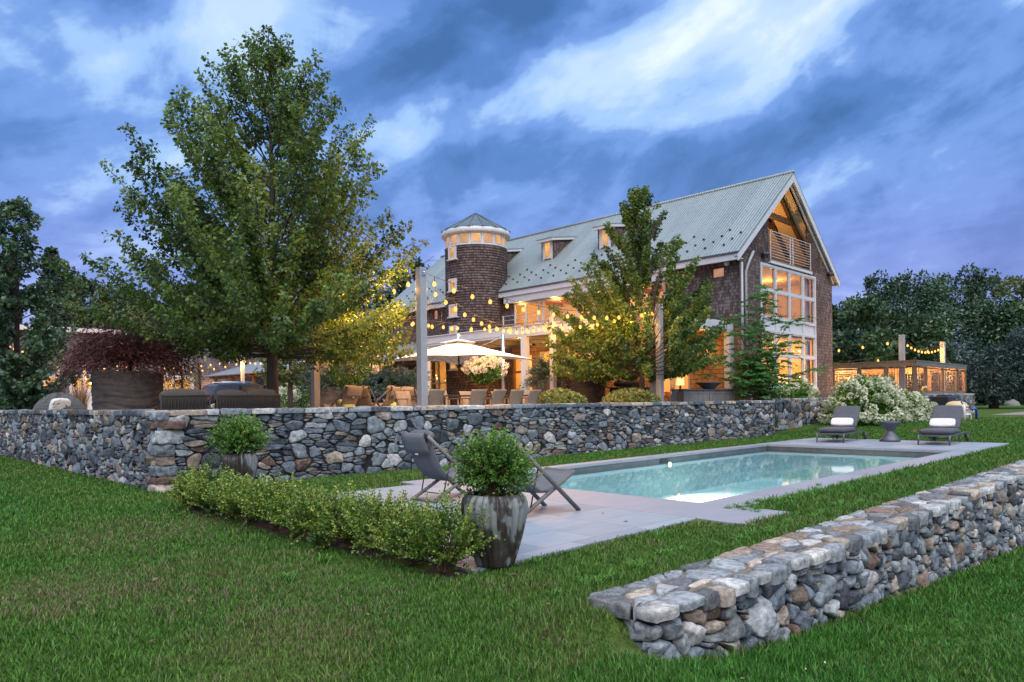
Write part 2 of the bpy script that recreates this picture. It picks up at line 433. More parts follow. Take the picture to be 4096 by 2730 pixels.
class MB:
    """collects shapes in site coordinates and links them as ONE mesh object"""
    def __init__(self):
        self.v = []
        self.f = []
        self.smooth = []

    def add(self, vs, fs, smooth=False):
        o = len(self.v)
        self.v.extend([tuple(x) for x in vs])
        self.f.extend([tuple(i + o for i in f) for f in fs])
        self.smooth.extend([smooth] * len(fs))
        return self

    def box(self, x0, x1, y0, y1, z0, z1):
        x0, x1 = min(x0, x1), max(x0, x1)
        y0, y1 = min(y0, y1), max(y0, y1)
        z0, z1 = min(z0, z1), max(z0, z1)
        return self.add([(x0, y0, z0), (x1, y0, z0), (x1, y1, z0), (x0, y1, z0), (x0, y0, z1), (x1, y0, z1), (x1, y1, z1), (x0, y1, z1)],
                        [(0, 3, 2, 1), (4, 5, 6, 7), (0, 1, 5, 4), (1, 2, 6, 5), (2, 3, 7, 6), (3, 0, 4, 7)])

    def hexa(self, bot, top):
        """8 corners: bottom loop and top loop (ccw from above)"""
        return self.add(list(bot) + list(top), [(0, 3, 2, 1), (4, 5, 6, 7), (0, 1, 5, 4), (1, 2, 6, 5), (2, 3, 7, 6), (3, 0, 4, 7)])

    def bar(self, a, b, w, h, up=(0, 0, 1)):
        a, b = Vector(a), Vector(b)
        d = (b - a).normalized()
        u = Vector(up)
        if abs(d.dot(u)) > 0.98:
            u = Vector((1, 0, 0))
        s = d.cross(u).normalized() * (w / 2)
        t = s.cross(d).normalized() * (h / 2)
        q = [a - s - t, a + s - t, a + s + t, a - s + t]
        q2 = [p + (b - a) for p in q]
        return self.add(q + q2, [(0, 1, 2, 3), (7, 6, 5, 4), (0, 4, 5, 1), (1, 5, 6, 2), (2, 6, 7, 3), (3, 7, 4, 0)])

    def tube(self, pts, r, n=8, cap=True, smooth=True):
        pts = [Vector(p) for p in pts]
        rs = r if isinstance(r, (list, tuple)) else [r] * len(pts)
        vs, fs = [], []
        prev = None
        for i, p in enumerate(pts):
            d = (pts[min(i + 1, len(pts) - 1)] - pts[max(i - 1, 0)])
            if d.length < 1e-9:
                d = Vector((0, 0, 1))
            d.normalize()
            if prev is None:
                u = Vector((0, 0, 1)) if abs(d.z) < 0.9 else Vector((1, 0, 0))
                u = (u - d * u.dot(d)).normalized()
            else:
                u = (prev - d * prev.dot(d))
                u = u.normalized() if u.length > 1e-6 else d.orthogonal().normalized()
            prev = u
            w = d.cross(u)
            for k in range(n):
                a = 2 * PI * k / n
                vs.append(p + (u * math.cos(a) + w * math.sin(a)) * rs[i])
        for i in range(len(pts) - 1):
            for k in range(n):
                fs.append((i * n + k, i * n + (k + 1) % n, (i + 1) * n + (k + 1) % n, (i + 1) * n + k))
        if cap:
            fs.append(tuple(range(n))[::-1])
            fs.append(tuple((len(pts) - 1) * n + k for k in range(n)))
        return self.add(vs, fs, smooth)

    def lathe(self, prof, c=(0, 0, 0), n=24, smooth=True, a0=0.0, a1=2 * PI, rfun=None):
        """prof: (radius, z)"""
        full = abs(a1 - a0 - 2 * PI) < 1e-6
        m = n if full else n + 1
        vs, fs = [], []
        for (r, z) in prof:
            for k in range(m):
                a = a0 + (a1 - a0) * k / n
                rr = r if rfun is None else rfun(r, z, a)
                vs.append((c[0] + rr * math.cos(a), c[1] + rr * math.sin(a), c[2] + z))
        for i in range(len(prof) - 1):
            for k in range(n):
                k2 = (k + 1) % m if full else k + 1
                fs.append((i * m + k, i * m + k2, (i + 1) * m + k2, (i + 1) * m + k))
        if full:
            if prof[0][0] > 1e-5:
                fs.append(tuple(range(m))[::-1])
            if prof[-1][0] > 1e-5:
                fs.append(tuple((len(prof) - 1) * m + k for k in range(m)))
        return self.add(vs, fs, smooth)

    def prism(self, poly, axis, a, b):
        """poly of 2-tuples in the two other axes, extruded along axis from a to b"""
        def P(u, v, w):
            return {'x': (w, u, v), 'y': (u, w, v), 'z': (u, v, w)}[axis]
        n = len(poly)
        vs = [P(u, v, a) for u, v in poly] + [P(u, v, b) for u, v in poly]
        fs = [tuple(range(n))[::-1], tuple(range(n, 2 * n))]
        fs += [(i, (i + 1) % n, n + (i + 1) % n, n + i) for i in range(n)]
        return self.add(vs, fs)

    def sphere(self, c, r, n=10, sz=1.0):
        prof = [(max(1e-6, r * math.sin(PI * i / n)), -r * sz * math.cos(PI * i / n)) for i in range(n + 1)]
        return self.lathe(prof, c, n * 2)

    def pad(self, x0, x1, y0, y1, z0, z1, puff=0.03, n=8):
        """soft cushion: a box with rounded edges and a puffed top"""
        vs, fs = [], []
        hx, hy, hz = (x1 - x0) / 2, (y1 - y0) / 2, (z1 - z0) / 2
        cx, cy, cz = (x0 + x1) / 2, (y0 + y1) / 2, (z0 + z1) / 2

        def sg(t, e):
            return math.copysign(abs(t) ** e, t)
        m, k = 24, 12
        for i in range(k + 1):
            ph = -PI / 2 + PI * i / k
            for j in range(m):
                th = 2 * PI * j / m
                e1, e2 = 0.35, 0.22
                cp = sg(math.cos(ph), e1)
                x = sg(math.cos(th), e2) * cp
                y = sg(math.sin(th), e2) * cp
                z = sg(math.sin(ph), e1)
                pf = puff * (1 - x * x) * (1 - y * y)
                vs.append((cx + hx * x, cy + hy * y, cz + hz * z + (pf if z > 0 else -pf)))
        for i in range(k):
            for j in range(m):
                fs.append((i * m + j, i * m + (j + 1) % m, (i + 1) * m + (j + 1) % m, (i + 1) * m + j))
        return self.add(vs, fs, True)

    def build(self, name, mat, parent=None, world=True, bevel=0.0):
        me = bpy.data.meshes.new(name)
        off = parent_origin(parent) if (parent is not None and world) else Vector((0, 0, 0))
        me.from_pydata([(x - off[0], y - off[1], z - off[2]) for x, y, z in self.v], [], self.f)
        me.polygons.foreach_set('use_smooth', self.smooth)
        auto_uv(me)
        me.materials.append(mat if not isinstance(mat, str) else MATS[mat])
        o = bpy.data.objects.new(name, me)
        COL.objects.link(o)
        if parent is not None:
            o.parent = parent
        if bevel > 0:
            md = o.modifiers.new('bevel', 'BEVEL')
            md.width = bevel
            md.segments = 2
            md.limit_method = 'ANGLE'
        me.update()
        return o


def parent_origin(p):
    v = Vector((0, 0, 0))
    while p is not None:
        v = v + Vector(p.location)
        p = p.parent
    return v


def auto_uv(me):
    nv = len(me.vertices)
    if nv == 0:
        return
    uvl = me.uv_layers.new(name='UVMap')
    nl = len(me.loops)
    co = np.empty(nv * 3)
    me.vertices.foreach_get('co', co)
    co = co.reshape(-1, 3)
    li = np.empty(nl, dtype=np.int64)
    me.loops.foreach_get('vertex_index', li)
    nf = len(me.polygons)
    nor = np.empty(nf * 3)
    me.polygons.foreach_get('normal', nor)
    nor = nor.reshape(-1, 3)
    tot = np.empty(nf, dtype=np.int64)
    me.polygons.foreach_get('loop_total', tot)
    fn = np.repeat(nor, tot, axis=0)
    t = np.stack([-fn[:, 1], fn[:, 0], np.zeros(len(fn))], axis=1)
    l = np.linalg.norm(t, axis=1)
    flat = l < 0.05
    t[flat] = (1, 0, 0)
    l[flat] = 1
    t /= l[:, None]
    b = np.cross(fn, t)
    p = co[li]
    uv = np.stack([(p * t).sum(1), (p * b).sum(1)], axis=1)
    uvl.data.foreach_set('uv', uv.ravel())


def np_mesh(name, verts, faces, mat, parent=None, col=None, tint=None, smooth=False):
    """fast mesh from arrays; faces (M,k). col: (N,3) point colours, tint: (N,) point floats"""
    verts = np.asarray(verts, dtype=np.float32)
    faces = np.asarray(faces, dtype=np.int32)
    me = bpy.data.meshes.new(name)
    k = faces.shape[1]
    me.vertices.add(len(verts))
    me.vertices.foreach_set('co', verts.ravel())
    me.loops.add(faces.size)
    me.loops.foreach_set('vertex_index', faces.ravel())
    me.polygons.add(len(faces))
    me.polygons.foreach_set('loop_start', np.arange(0, faces.size, k, dtype=np.int32))
    me.polygons.foreach_set('loop_total', np.full(len(faces), k, dtype=np.int32))
    if smooth:
        me.polygons.foreach_set('use_smooth', np.ones(len(faces), dtype=bool))
    me.update(calc_edges=True)
    if col is not None:
        a = me.attributes.new('Col', 'FLOAT_COLOR', 'POINT')
        c4 = np.ones((len(verts), 4), dtype=np.float32)
        c4[:, :3] = col
        a.data.foreach_set('color', c4.ravel())
    if tint is not None:
        a = me.attributes.new('tint', 'FLOAT', 'POINT')
        a.data.foreach_set('value', np.asarray(tint, dtype=np.float32))
    me.materials.append(MATS[mat] if isinstance(mat, str) else mat)
    o = bpy.data.objects.new(name, me)
    COL.objects.link(o)
    if parent is not None:
        o.parent = parent
    return o


def tag(o, label=None, cat=None, group=None, kind=None):
    if label:
        o['label'] = label
    if cat:
        o['category'] = cat
    if group:
        o['group'] = group
    if kind:
        o['kind'] = kind
    return o


def thing(name, loc, label, cat, group=None, rz=0.0):
    o = bpy.data.objects.new(name, None)
    o.empty_display_size = 0.2
    COL.objects.link(o)
    o.location = loc
    o.rotation_euler = (0, 0, rz)
    return tag(o, label, cat, group)


KIDS = {}


def kids(o):
    return [c for c in COL.objects if c.parent == o]


def copy_tree(o, parent=None):
    c = o.copy()
    COL.objects.link(c)
    if parent is not None:
        c.parent = parent
    for ch in kids(o):
        copy_tree(ch, c)
    return c


def place(proto, loc, rz, label, group=None, first=False):
    o = proto if first else copy_tree(proto)
    o.location = loc
    o.rotation_euler = (0, 0, rz)
    o['label'] = label
    if group:
        o['group'] = group
    return o


def lamp(name, loc, power, col, parent=None, radius=0.05, typ='POINT'):
    ld = bpy.data.lights.new(name, typ)
    ld.energy = power
    ld.color = col
    if typ == 'POINT':
        ld.shadow_soft_size = radius
    o = bpy.data.objects.new(name, ld)
    COL.objects.link(o)
    if parent is not None:
        off = parent_origin(parent)
        o.parent = parent
        o.location = Vector(loc) - off
    else:
        o.location = loc
    return o


WARM = (1.0, 0.45, 0.10)
# ------------------------------------------------------------------ ground
def sstep(x, a, b):
    t = np.clip((np.asarray(x, dtype=float) - a) / (b - a), 0, 1)
    return t * t * (3 - 2 * t)


def ground_z(p, q):
    p = np.asarray(p, dtype=float)
    q = np.asarray(q, dtype=float)
    low = np.interp(p, [1.0, 2.6, 3.6, 4.0, 5.0, 7.0, 10.0, 16.0, 24.0, 60.0], [0, -0.05, -0.16, -0.26, -0.50, -0.68, -0.90, -1.30, -1.7, -2.0])
    w1 = 1 - sstep(q, 2.85, 3.2)
    w0 = 1 - sstep(q, 1.6, 3.7)
    k = sstep(p, 3.3, 4.2)
    w = w0 * (1 - k) + w1 * k
    up = 0.35 * sstep(p, 27.5, 36) * sstep(q, 2, 6)
    return low * w + up * (1 - w)


POOL = (9.2, 22.4, 5.45, 10.8)
WATER_Z = -0.16


def grid_lines(a, b, fine0, fine1, step, extra=()):
    l = list(np.arange(fine0, fine1 + 1e-6, step))
    x, s = fine0, step
    while x > a:
        s *= 1.6
        x -= s
        l.append(x)
    x, s = fine1, step
    while x < b:
        s *= 1.6
        x += s
        l.append(x)
    l = [v for v in l if all(abs(v - e) > 0.06 for e in extra)] + list(extra)
    return np.array(sorted(l))


def build_lawn():
    gp = grid_lines(-300, 500, -4, 42, 0.3, (POOL[0] - 0.15, POOL[1] + 0.15))
    gq = grid_lines(-300, 500, -4, 30, 0.3, (POOL[2] - 0.15, POOL[3] + 0.15, 2.85, 3.2))
    P_, Q_ = np.meshgrid(gp, gq, indexing='ij')
    Z = ground_z(P_, Q_) - 0.03
    Z += 0.012 * np.sin(P_ * 1.3) * np.cos(Q_ * 1.7) * (np.abs(P_) < 60)
    n, m = len(gp), len(gq)
    idx = np.arange(n * m).reshape(n, m)
    f = np.stack([idx[:-1, :-1], idx[1:, :-1], idx[1:, 1:], idx[:-1, 1:]], axis=-1).reshape(-1, 4)
    cp = ((P_[:-1, :-1] + P_[1:, 1:]) / 2).ravel()
    cq = ((Q_[:-1, :-1] + Q_[1:, 1:]) / 2).ravel()
    hole = (cp > POOL[0] - 0.16) & (cp < POOL[1] + 0.16) & (cq > POOL[2] - 0.16) & (cq < POOL[3] + 0.16)
    v = np.stack([P_.ravel(), Q_.ravel(), Z.ravel()], axis=1)
    m_, nt = new_mat('lawn')
    tc = nt.n('ShaderNodeNewGeometry').outputs['Position']
    a = nt.noise(tc, 0.55, 5, 0.6)
    b = nt.noise(tc, 9.0, 5, 0.7)
    c = nt.mix(nt.maprange(b, 0.3, 0.7), (0.028, 0.052, 0.010), (0.080, 0.140, 0.026))
    c = nt.mix(nt.maprange(a, 0.55, 0.75, 0, 0.6), c, (0.095, 0.085, 0.032))
    finish(nt, pbsdf(nt, c, 0.95, 0, 0.1, b, 0.8, 0.05))
    MATS['lawn'] = m_
    o = np_mesh('lawn', v, f[~hole], m_, smooth=True)
    tag(o, 'wide green lawn around pool and walls', 'lawn', kind='structure')


build_lawn()

# grass blades -----------------------------------------------------
DRY = DRY_SPOTS = [(3.5, 9.2, 1.5), (2.6, 9.6, 1.3), (2.2, 6.2, 1.4), (1.0, 7.3, 1.0), (2.7, 4.9, 0.8), (1.6, 6.9, 0.7)]


def blocked(p, q):
    b = (p > POOL[0] - 1.27) & (p < POOL[0]) & (q > 4.16) & (q < 11.12)            # near coping band
    b |= (p > 4.2) & (p < 8.0) & (q > 4.78) & (q < 10.58)                            # patio
    b |= (p > POOL[0] - 0.2) & (p < 26.9) & (q > 4.82) & (q < 11.12)                  # pool + coping + far patio
    b |= (q > 13.2) & (p > 4.36) & (p < 36.8)                                        # terrace
    b |= (q > 13.9) & (p > 28)
    b |= (q > 11.8) & (p > 39.6) & (p < 52)
    b |= (q > 2.84) & (q < 3.36) & (p > 4.1) & (p < 24)                               # retaining wall
    b |= (p > 3.90) & (p < 4.22) & (q > 4.72) & (q < 11.0)                            # hedge bed
    return b


def build_grass():
    th = RNG.uniform(YAW - R(47), YAW + R(45), 900000)
    # radius with density ~ r^-1.45
    u = RNG.random(len(th))
    r0, r1, e = 2.6, 46.0, 0.55
    r = (r0 ** e + u * (r1 ** e - r0 ** e)) ** (1 / e)
    p, q = r * np.cos(th), r * np.sin(th)
    ok = ~blocked(p, q)
    p, q, r = p[ok], q[ok], r[ok]
    n = min(len(p), 430000)
    p, q, r = p[:n], q[:n], r[:n]
    nz = np.array([mnoise.noise((a * 0.7, b * 0.7, 3.1)) for a, b in zip(p, q)])
    nz2 = np.array([mnoise.noise((a * 3.3, b * 3.3, 7.7)) for a, b in zip(p, q)])
    lush = np.exp(-((p - 0.5) ** 2 / 9 + (q - 14) ** 2 / 30)) + (q < 2.7) * (p > 3) * 0.8 + (p > 10) * (q > 3.3) * 0.5
    dry = np.zeros(n)
    for a, b, s in DRY:
        dry += np.exp(-((p - a) ** 2 + (q - b) ** 2) / (s * s)) * 0.45
    dry = np.clip(dry + nz * 0.4 + nz2 * 0.35 - lush * 0.9 - 0.04, 0, 1)
    h = RNG.uniform(0.022, 0.052, n) * (1 + 0.35 * np.clip(lush, 0, 1)) * (1 + 0.5 * nz2) * (1 - 0.3 * dry)
    edge = ((np.abs(q - 4.5) < 0.5) & (p > 8) & (p < 24)) | ((np.abs(q - 2.6) < 0.3) & (p > 4)) | ((np.abs(q - 3.55) < 0.25) & (p > 3.5))
    h = np.where(edge, h * RNG.uniform(1.0, 2.0, n), h)
    w = (0.0020 + 0.00052 * r) * RNG.uniform(0.7, 1.3, n)
    h = h * (1 + 0.008 * r)
    a = RNG.uniform(0, 2 * PI, n)
    lean = RNG.uniform(0.1, 0.9, n) * h
    la = a + RNG.normal(0, 0.7, n) + PI / 2
    z = ground_z(p, q) - 0.03
    dx, dy = np.cos(a) * w, np.sin(a) * w
    lx, ly = np.cos(la) * lean, np.sin(la) * lean
    V = np.empty((n, 5, 3))
    V[:, 0] = np.stack([p - dx, q - dy, z], 1)
    V[:, 1] = np.stack([p + dx, q + dy, z], 1)
    V[:, 2] = np.stack([p - dx * 0.7 + lx * 0.35, q - dy * 0.7 + ly * 0.35, z + h * 0.62], 1)
    V[:, 3] = np.stack([p + dx * 0.7 + lx * 0.35, q + dy * 0.7 + ly * 0.35, z + h * 0.62], 1)
    V[:, 4] = np.stack([p + lx, q + ly, z + h], 1)
    i = np.arange(n) * 5
    F = np.concatenate([np.stack([i, i + 1, i + 3], 1), np.stack([i, i + 3, i + 2], 1), np.stack([i + 2, i + 3, i + 4], 1)])
    rv = RNG.random(n)
    g0, g1 = np.array([0.028, 0.076, 0.012]), np.array([0.110, 0.240, 0.034])
    gl = np.array([0.024, 0.175, 0.020])
    d0, d1 = np.array([0.105, 0.088, 0.040]), np.array([0.235, 0.200, 0.110])
    green = g0 + (g1 - g0) * rv[:, None]
    green = green * (1 - 0.45 * np.clip(lush, 0, 1)[:, None]) + gl * (0.45 * np.clip(lush, 0, 1)[:, None]) * (0.5 + rv[:, None])
    yel = np.clip(nz * 1.1 + nz2 * 0.4 + 0.12, 0, 0.75)[:, None] * (1 - np.clip(lush, 0, 1)[:, None] * 0.7)
    green = green * (1 - yel) + np.array([0.150, 0.215, 0.045]) * (0.45 + 0.75 * rv[:, None]) * yel
    dcol = d0 + (d1 - d0) * RNG.random(n)[:, None]
    isdry = RNG.random(n) < dry * 0.7 + 0.03
    c = np.where(isdry[:, None], dcol, green)
    col = np.repeat(c, 5, axis=0)
    m_, nt = new_mat('grass_blade')
    at = nt.n('ShaderNodeAttribute', attribute_name='Col').outputs['Color']
    d = pbsdf(nt, at, 0.55, 0, 0.25)
    tr = nt.n('ShaderNodeBsdfTranslucent', {'Color': at}).outputs[0]
    finish(nt, nt.n('ShaderNodeMixShader', {0: 0.25, 1: d, 2: tr}).outputs[0])
    MATS['grass_blade'] = m_
    o = np_mesh('grass', V.reshape(-1, 3), F, m_, col=col)
    tag(o, 'short lawn grass with dry brownish patches', 'grass', kind='stuff')
    # fallen leaves on lawn and paving
    lr = random.Random(4)
    LV, LF, LT_ = [], [], []
    for _ in range(120):
        x0, y0 = (lr.uniform(0.5, 9.5), lr.uniform(2.0, 11.5)) if lr.random() < 0.7 else (lr.uniform(9.2, 26), lr.choice((4.5, 11.6, 5.1)) + lr.gauss(0, 0.3))
        if (4.3 < x0 < 9.1 and 4.9 < y0 < 10.5):
            if lr.random() < 0.75:
                continue
            zz = 0.004
        elif bool(blocked(np.array([x0]), np.array([y0]))[0]):
            continue
        else:
            zz = float(ground_z(x0, y0)) + 0.012
        a_, L_ = lr.uniform(0, 2 * PI), lr.uniform(0.02, 0.045)
        c_, s_ = math.cos(a_) * L_, math.sin(a_) * L_
        o_ = len(LV)
        LV += [(x0 - c_, y0 - s_, zz), (x0 - s_ * 0.5, y0 + c_ * 0.5, zz + L_ * 0.35), (x0 + c_, y0 + s_, zz + 0.004), (x0 + s_ * 0.5, y0 - c_ * 0.5, zz + L_ * 0.25)]
        LF.append((o_, o_ + 1, o_ + 2, o_ + 3))
        LT_ += [lr.random()] * 4
    o = np_mesh('fallen_leaves', LV, LF, LEAF['reed'], tint=np.array(LT_))
    tag(o, 'scattered brown fallen leaves on lawn and paving', 'leaves', kind='stuff')
    # crab-grass tufts along the paving and the low wall
    TV, TF, TC = [], [], []
    rt = random.Random(17)
    for _ in range(150):
        k_ = rt.random()
        if k_ < 0.45:
            x0, y0 = rt.uniform(8.9, 14.5), 4.62 + rt.gauss(0, 0.16)
        elif k_ < 0.8:
            x0, y0 = rt.uniform(4.0, 14.0), 3.62 + abs(rt.gauss(0, 0.12))
        else:
            x0, y0 = rt.uniform(-0.5, 9.0), rt.uniform(1.2, 9.0)
        if bool(blocked(np.array([x0]), np.array([y0]))[0]) and not (k_ < 0.45):
            continue
        z0 = float(ground_z(x0, y0)) - 0.02
        sc = rt.uniform(0.6, 1.2)
        for j in range(26):
            a_ = rt.uniform(0, 2 * PI)
            L_ = rt.uniform(0.05, 0.13) * sc
            w_ = rt.uniform(0.003, 0.006) * sc
            dx_, dy_ = math.cos(a_), math.sin(a_)
            o_ = len(TV)
            xb, yb = x0 + rt.gauss(0, 0.03) * sc, y0 + rt.gauss(0, 0.03) * sc
            TV += [(xb - dy_ * w_, yb + dx_ * w_, z0), (xb + dy_ * w_, yb - dx_ * w_, z0), (xb + dx_ * L_ * 0.5 + dy_ * w_, yb + dy_ * L_ * 0.5 - dx_ * w_, z0 + L_ * 0.62), (xb + dx_ * L_ * 0.5 - dy_ * w_, yb + dy_ * L_ * 0.5 + dx_ * w_, z0 + L_ * 0.62), (xb + dx_ * L_, yb + dy_ * L_, z0 + L_ * 0.6)]
            TF += [(o_, o_ + 1, o_ + 2), (o_, o_ + 2, o_ + 3), (o_ + 3, o_ + 2, o_ + 4)]
            g_ = rt.uniform(0.7, 1.3)
            TC += [(0.085 * g_, 0.22 * g_, 0.030 * g_)] * 5
    o = np_mesh('grass_tufts', TV, TF, m_, col=np.array(TC))
    tag(o, 'coarser bright grass tufts along paving and low wall', 'grass', kind='stuff')
    # white clover heads in the lush corner, broad clover leaves low right
    cp = [(0.4, 10.8, 0.45, 40), (0.1, 11.6, 0.5, 40), (5.2, 1.7, 0.5, 14)]
    vs, fs = [], []
    for a, b, s, k in cp:
        for _ in range(k):
            x, y = random.gauss(a, s), random.gauss(b, s)
            z0 = float(ground_z(x, y)) + 0.035
            rr = random.uniform(0.008, 0.013)
            o_ = len(vs)
            vs += [(x + rr, y, z0), (x, y + rr, z0), (x - rr, y, z0), (x, y - rr, z0), (x, y, z0 + rr), (x, y, z0 - rr)]
            fs += [(o_ + i, o_ + (i + 1) % 4, o_ + 4) for i in range(4)] + [(o_ + (i + 1) % 4, o_ + i, o_ + 5) for i in range(4)]
    o = np_mesh('clover_flowers', vs, fs, LEAF['bloom'], tint=np.full(len(vs), 0.8))
    tag(o, 'tiny white clover flower heads scattered in lawn', 'clover', kind='stuff')


build_grass()


# ------------------------------------------------------------------ patio and pool
def slab_mat(name, cols, bw, bh, rot=0.0, joint=(0.10, 0.10, 0.105)):
    m, n = new_mat(name)
    pos = n.n('ShaderNodeNewGeometry').outputs['Position']
    mp = n.n('ShaderNodeMapping', {'Vector': pos, 'Rotation': (0, 0, rot)})
    br = n.n('ShaderNodeTexBrick', {'Vector': mp, 'Color1': (0, 0, 0), 'Color2': (1, 1, 1), 'Mortar': (0.5, 0.5, 0.5), 'Scale': 1.0, 'Mortar Size': 0.004,
                                    'Mortar Smooth': 0.3, 'Brick Width': bw, 'Row Height': bh}, offset=0.37, squash=0.7, squash_frequency=2)
    rnd = n.n('ShaderNodeSeparateColor', {0: br.outputs['Color']}).outputs[0]
    st = n.n('ShaderNodeMapping', {'Vector': pos, 'Scale': (1.2, 4.0, 1), 'Rotation': (0, 0, 0.5)})
    cloud = n.noise(st, 1.3, 6, 0.6, 0.8)
    fine = n.noise(pos, 45, 4, 0.6)
    t = n.math('ADD', n.math('MULTIPLY', rnd, 0.34), n.math('ADD', n.math('MULTIPLY', cloud, 0.52), n.math('MULTIPLY', fine, 0.12)))
    c = n.ramp(t, [(0.2, cols[0]), (0.5, cols[1]), (0.85, cols[2])])
    c = n.mix(n.math('MULTIPLY', br.outputs['Fac'], 0.8), c, joint)
    stain = n.noise(pos, 1.7, 5, 0.7)
    c = n.mix(n.maprange(stain, 0.62, 0.78, 0, 0.35), c, (0.16, 0.14, 0.12))
    hgt = n.math('ADD', n.math('MULTIPLY', br.outputs['Fac'], -1.0), n.math('MULTIPLY', fine, 0.25))
    finish(n, pbsdf(n, c, 0.6, 0, 0.3, hgt, 0.4, 0.006))
    MATS[name] = m
    return m


slab_mat('bluestone', ((0.175, 0.208, 0.250), (0.240, 0.280, 0.325), (0.305, 0.340, 0.375)), 1.15, 0.62)
slab_mat('coping_stone', ((0.195, 0.20, 0.235), (0.245, 0.25, 0.285), (0.285, 0.29, 0.32)), 2.4, 1.3, PI / 2)
slab_mat('terrace_paving', ((0.22, 0.19, 0.17), (0.28, 0.25, 0.22), (0.33, 0.30, 0.27)), 0.9, 0.6)


def build_patio():
    b = MB()
    b.box(4.2, 7.945, 4.76, 10.6, -0.12, 0.0)
    b.box(22.86, 26.9, 5.0, 11.15, -0.12, 0.0)
    o = b.build('patio', 'bluestone')
    tag(o, 'pale bluestone patio paving at both pool ends', 'patio', kind='structure')
    c = MB()
    p0, p1, q0, q1 = POOL
    c.box(7.95, p0, 4.14, 11.12, -0.07, 0.002)          # near band
    c.box(p0 + 0.002, p1 - 0.002, q1, 11.12, -0.07, 0.002)
    c.box(p0 + 0.002, p1 - 0.002, 4.82, q0, -0.07, 0.002)
    c.box(p1, 22.855, 4.82, 11.12, -0.07, 0.002)
    o = c.build('pool_coping', 'coping_stone', bevel=0.006)
    tag(o, 'purplish grey stone coping around pool', 'coping', kind='structure')
    # basin
    m, n = new_mat('pool_plaster')
    pos = n.n('ShaderNodeNewGeometry').outputs['Position']
    nz = n.noise(pos, 7, 4, 0.6)
    col = n.mix(n.maprange(nz, 0.3, 0.7), (0.58, 0.76, 0.79), (0.63, 0.81, 0.84))
    finish(n, pbsdf(n, col, 0.8))
    MATS['pool_plaster'] = m
    w = MB()
    e = 0.03
    zf = -1.1
    w.add([(p0 - e, q0 - e, zf), (p1 + e, q0 - e, zf), (p1 + e, q1 + e, zf), (p0 - e, q1 + e, zf),
           (p0 - e, q0 - e, -0.24), (p1 + e, q0 - e, -0.24), (p1 + e, q1 + e, -0.24), (p0 - e, q1 + e, -0.24)],
          [(0, 1, 2, 3), (0, 4, 5, 1), (1, 5, 6, 2), (2, 6, 7, 3), (3, 7, 4, 0)])
    o = w.build('pool_basin', m)
    tag(o, 'turquoise plastered pool basin under the water', 'pool basin', kind='structure')
    t = MB()
    t.add([(p0 - e, q0 - e, -0.24), (p1 + e, q0 - e, -0.24), (p1 + e, q1 + e, -0.24), (p0 - e, q1 + e, -0.24),
           (p0 - e, q0 - e, -0.069), (p1 + e, q0 - e, -0.069), (p1 + e, q1 + e, -0.069), (p0 - e, q1 + e, -0.069)],
          [(0, 4, 5, 1), (1, 5, 6, 2), (2, 6, 7, 3), (3, 7, 4, 0)])
    plain('waterline_tile', (0.095, 0.095, 0.10), 0.35, var=0.25, scale=4)
    o = t.build('waterline_tiles', 'waterline_tile')
    tag(o, 'dark tile band at the pool waterline', 'tile band', kind='structure')
    # water sheet
    m, n = new_mat('water')
    pos = n.n('ShaderNodeNewGeometry').outputs['Position']
    rip = n.noise(pos, 1.6, 3, 0.5)
    bp = n.n('ShaderNodeBump', {'Strength': 0.05, 'Distance': 0.03, 'Height': rip})
    gl = n.n('ShaderNodeBsdfGlossy', {'Color': (1, 1, 1), 'Roughness': 0.03, 'Normal': bp.outputs[0]}).outputs[0]
    tr = n.n('ShaderNodeBsdfTransparent', {'Color': (0.78, 0.94, 0.95)}).outputs[0]
    fr = n.n('ShaderNodeFresnel', {'IOR': 1.33, 'Normal': bp.outputs[0]}).outputs[0]
    finish(n, n.n('ShaderNodeMixShader', {0: fr, 1: tr, 2: gl}).outputs[0])
    MATS['water'] = m
    s = MB()
    s.add([(p0 - e, q0 - e, WATER_Z), (p1 + e, q0 - e, WATER_Z), (p1 + e, q1 + e, WATER_Z), (p0 - e, q1 + e, WATER_Z)], [(0, 1, 2, 3)])
    o = s.build('pool_water', m)
    tag(o, 'still turquoise pool water', 'water', kind='structure')
    # underwater lamps on the wall side
    for p_, lab in ((10.35, 'glowing pool lamp near the deck chairs end'), (16.6, 'glowing pool lamp midway along the long pool side')):
        t = thing('pool_light', (p_, q1 + 0.02, -0.25), lab, 'pool light', 'lamps in the pool wall')
        b = MB()
        b.tube([(p_, q1 + 0.03, -0.26), (p_, q1 - 0.03, -0.26)], 0.085, 16)
        b.build('housing', 'chrome', t)
        b = MB()
        b.tube([(p_, q1 - 0.03, -0.26), (p_, q1 - 0.04, -0.26)], 0.07, 16)
        b.build('lens', 'pool_lamp', t)
        pl_ = lamp('pool_lamp', (p_, q1 - 0.06, -0.42), 650, (1.0, 0.95, 0.74), t, 0.35, 'SPOT')
        pl_.rotation_euler = (-PI / 2, 0, 0)
        pl_.data.spot_size = R(165)
        pl_.data.spot_blend = 1.0
        pl_.data.shadow_soft_size = 0.08
    # skimmer mouths and step nosing
    o = MB().box(16.2, 16.55, q1 + 0.004, q1 + 0.029, -0.20, -0.10).build('skimmer', 'heater_black')
    tag(o, 'dark skimmer slot beside the far pool lamp', 'skimmer')


build_patio()


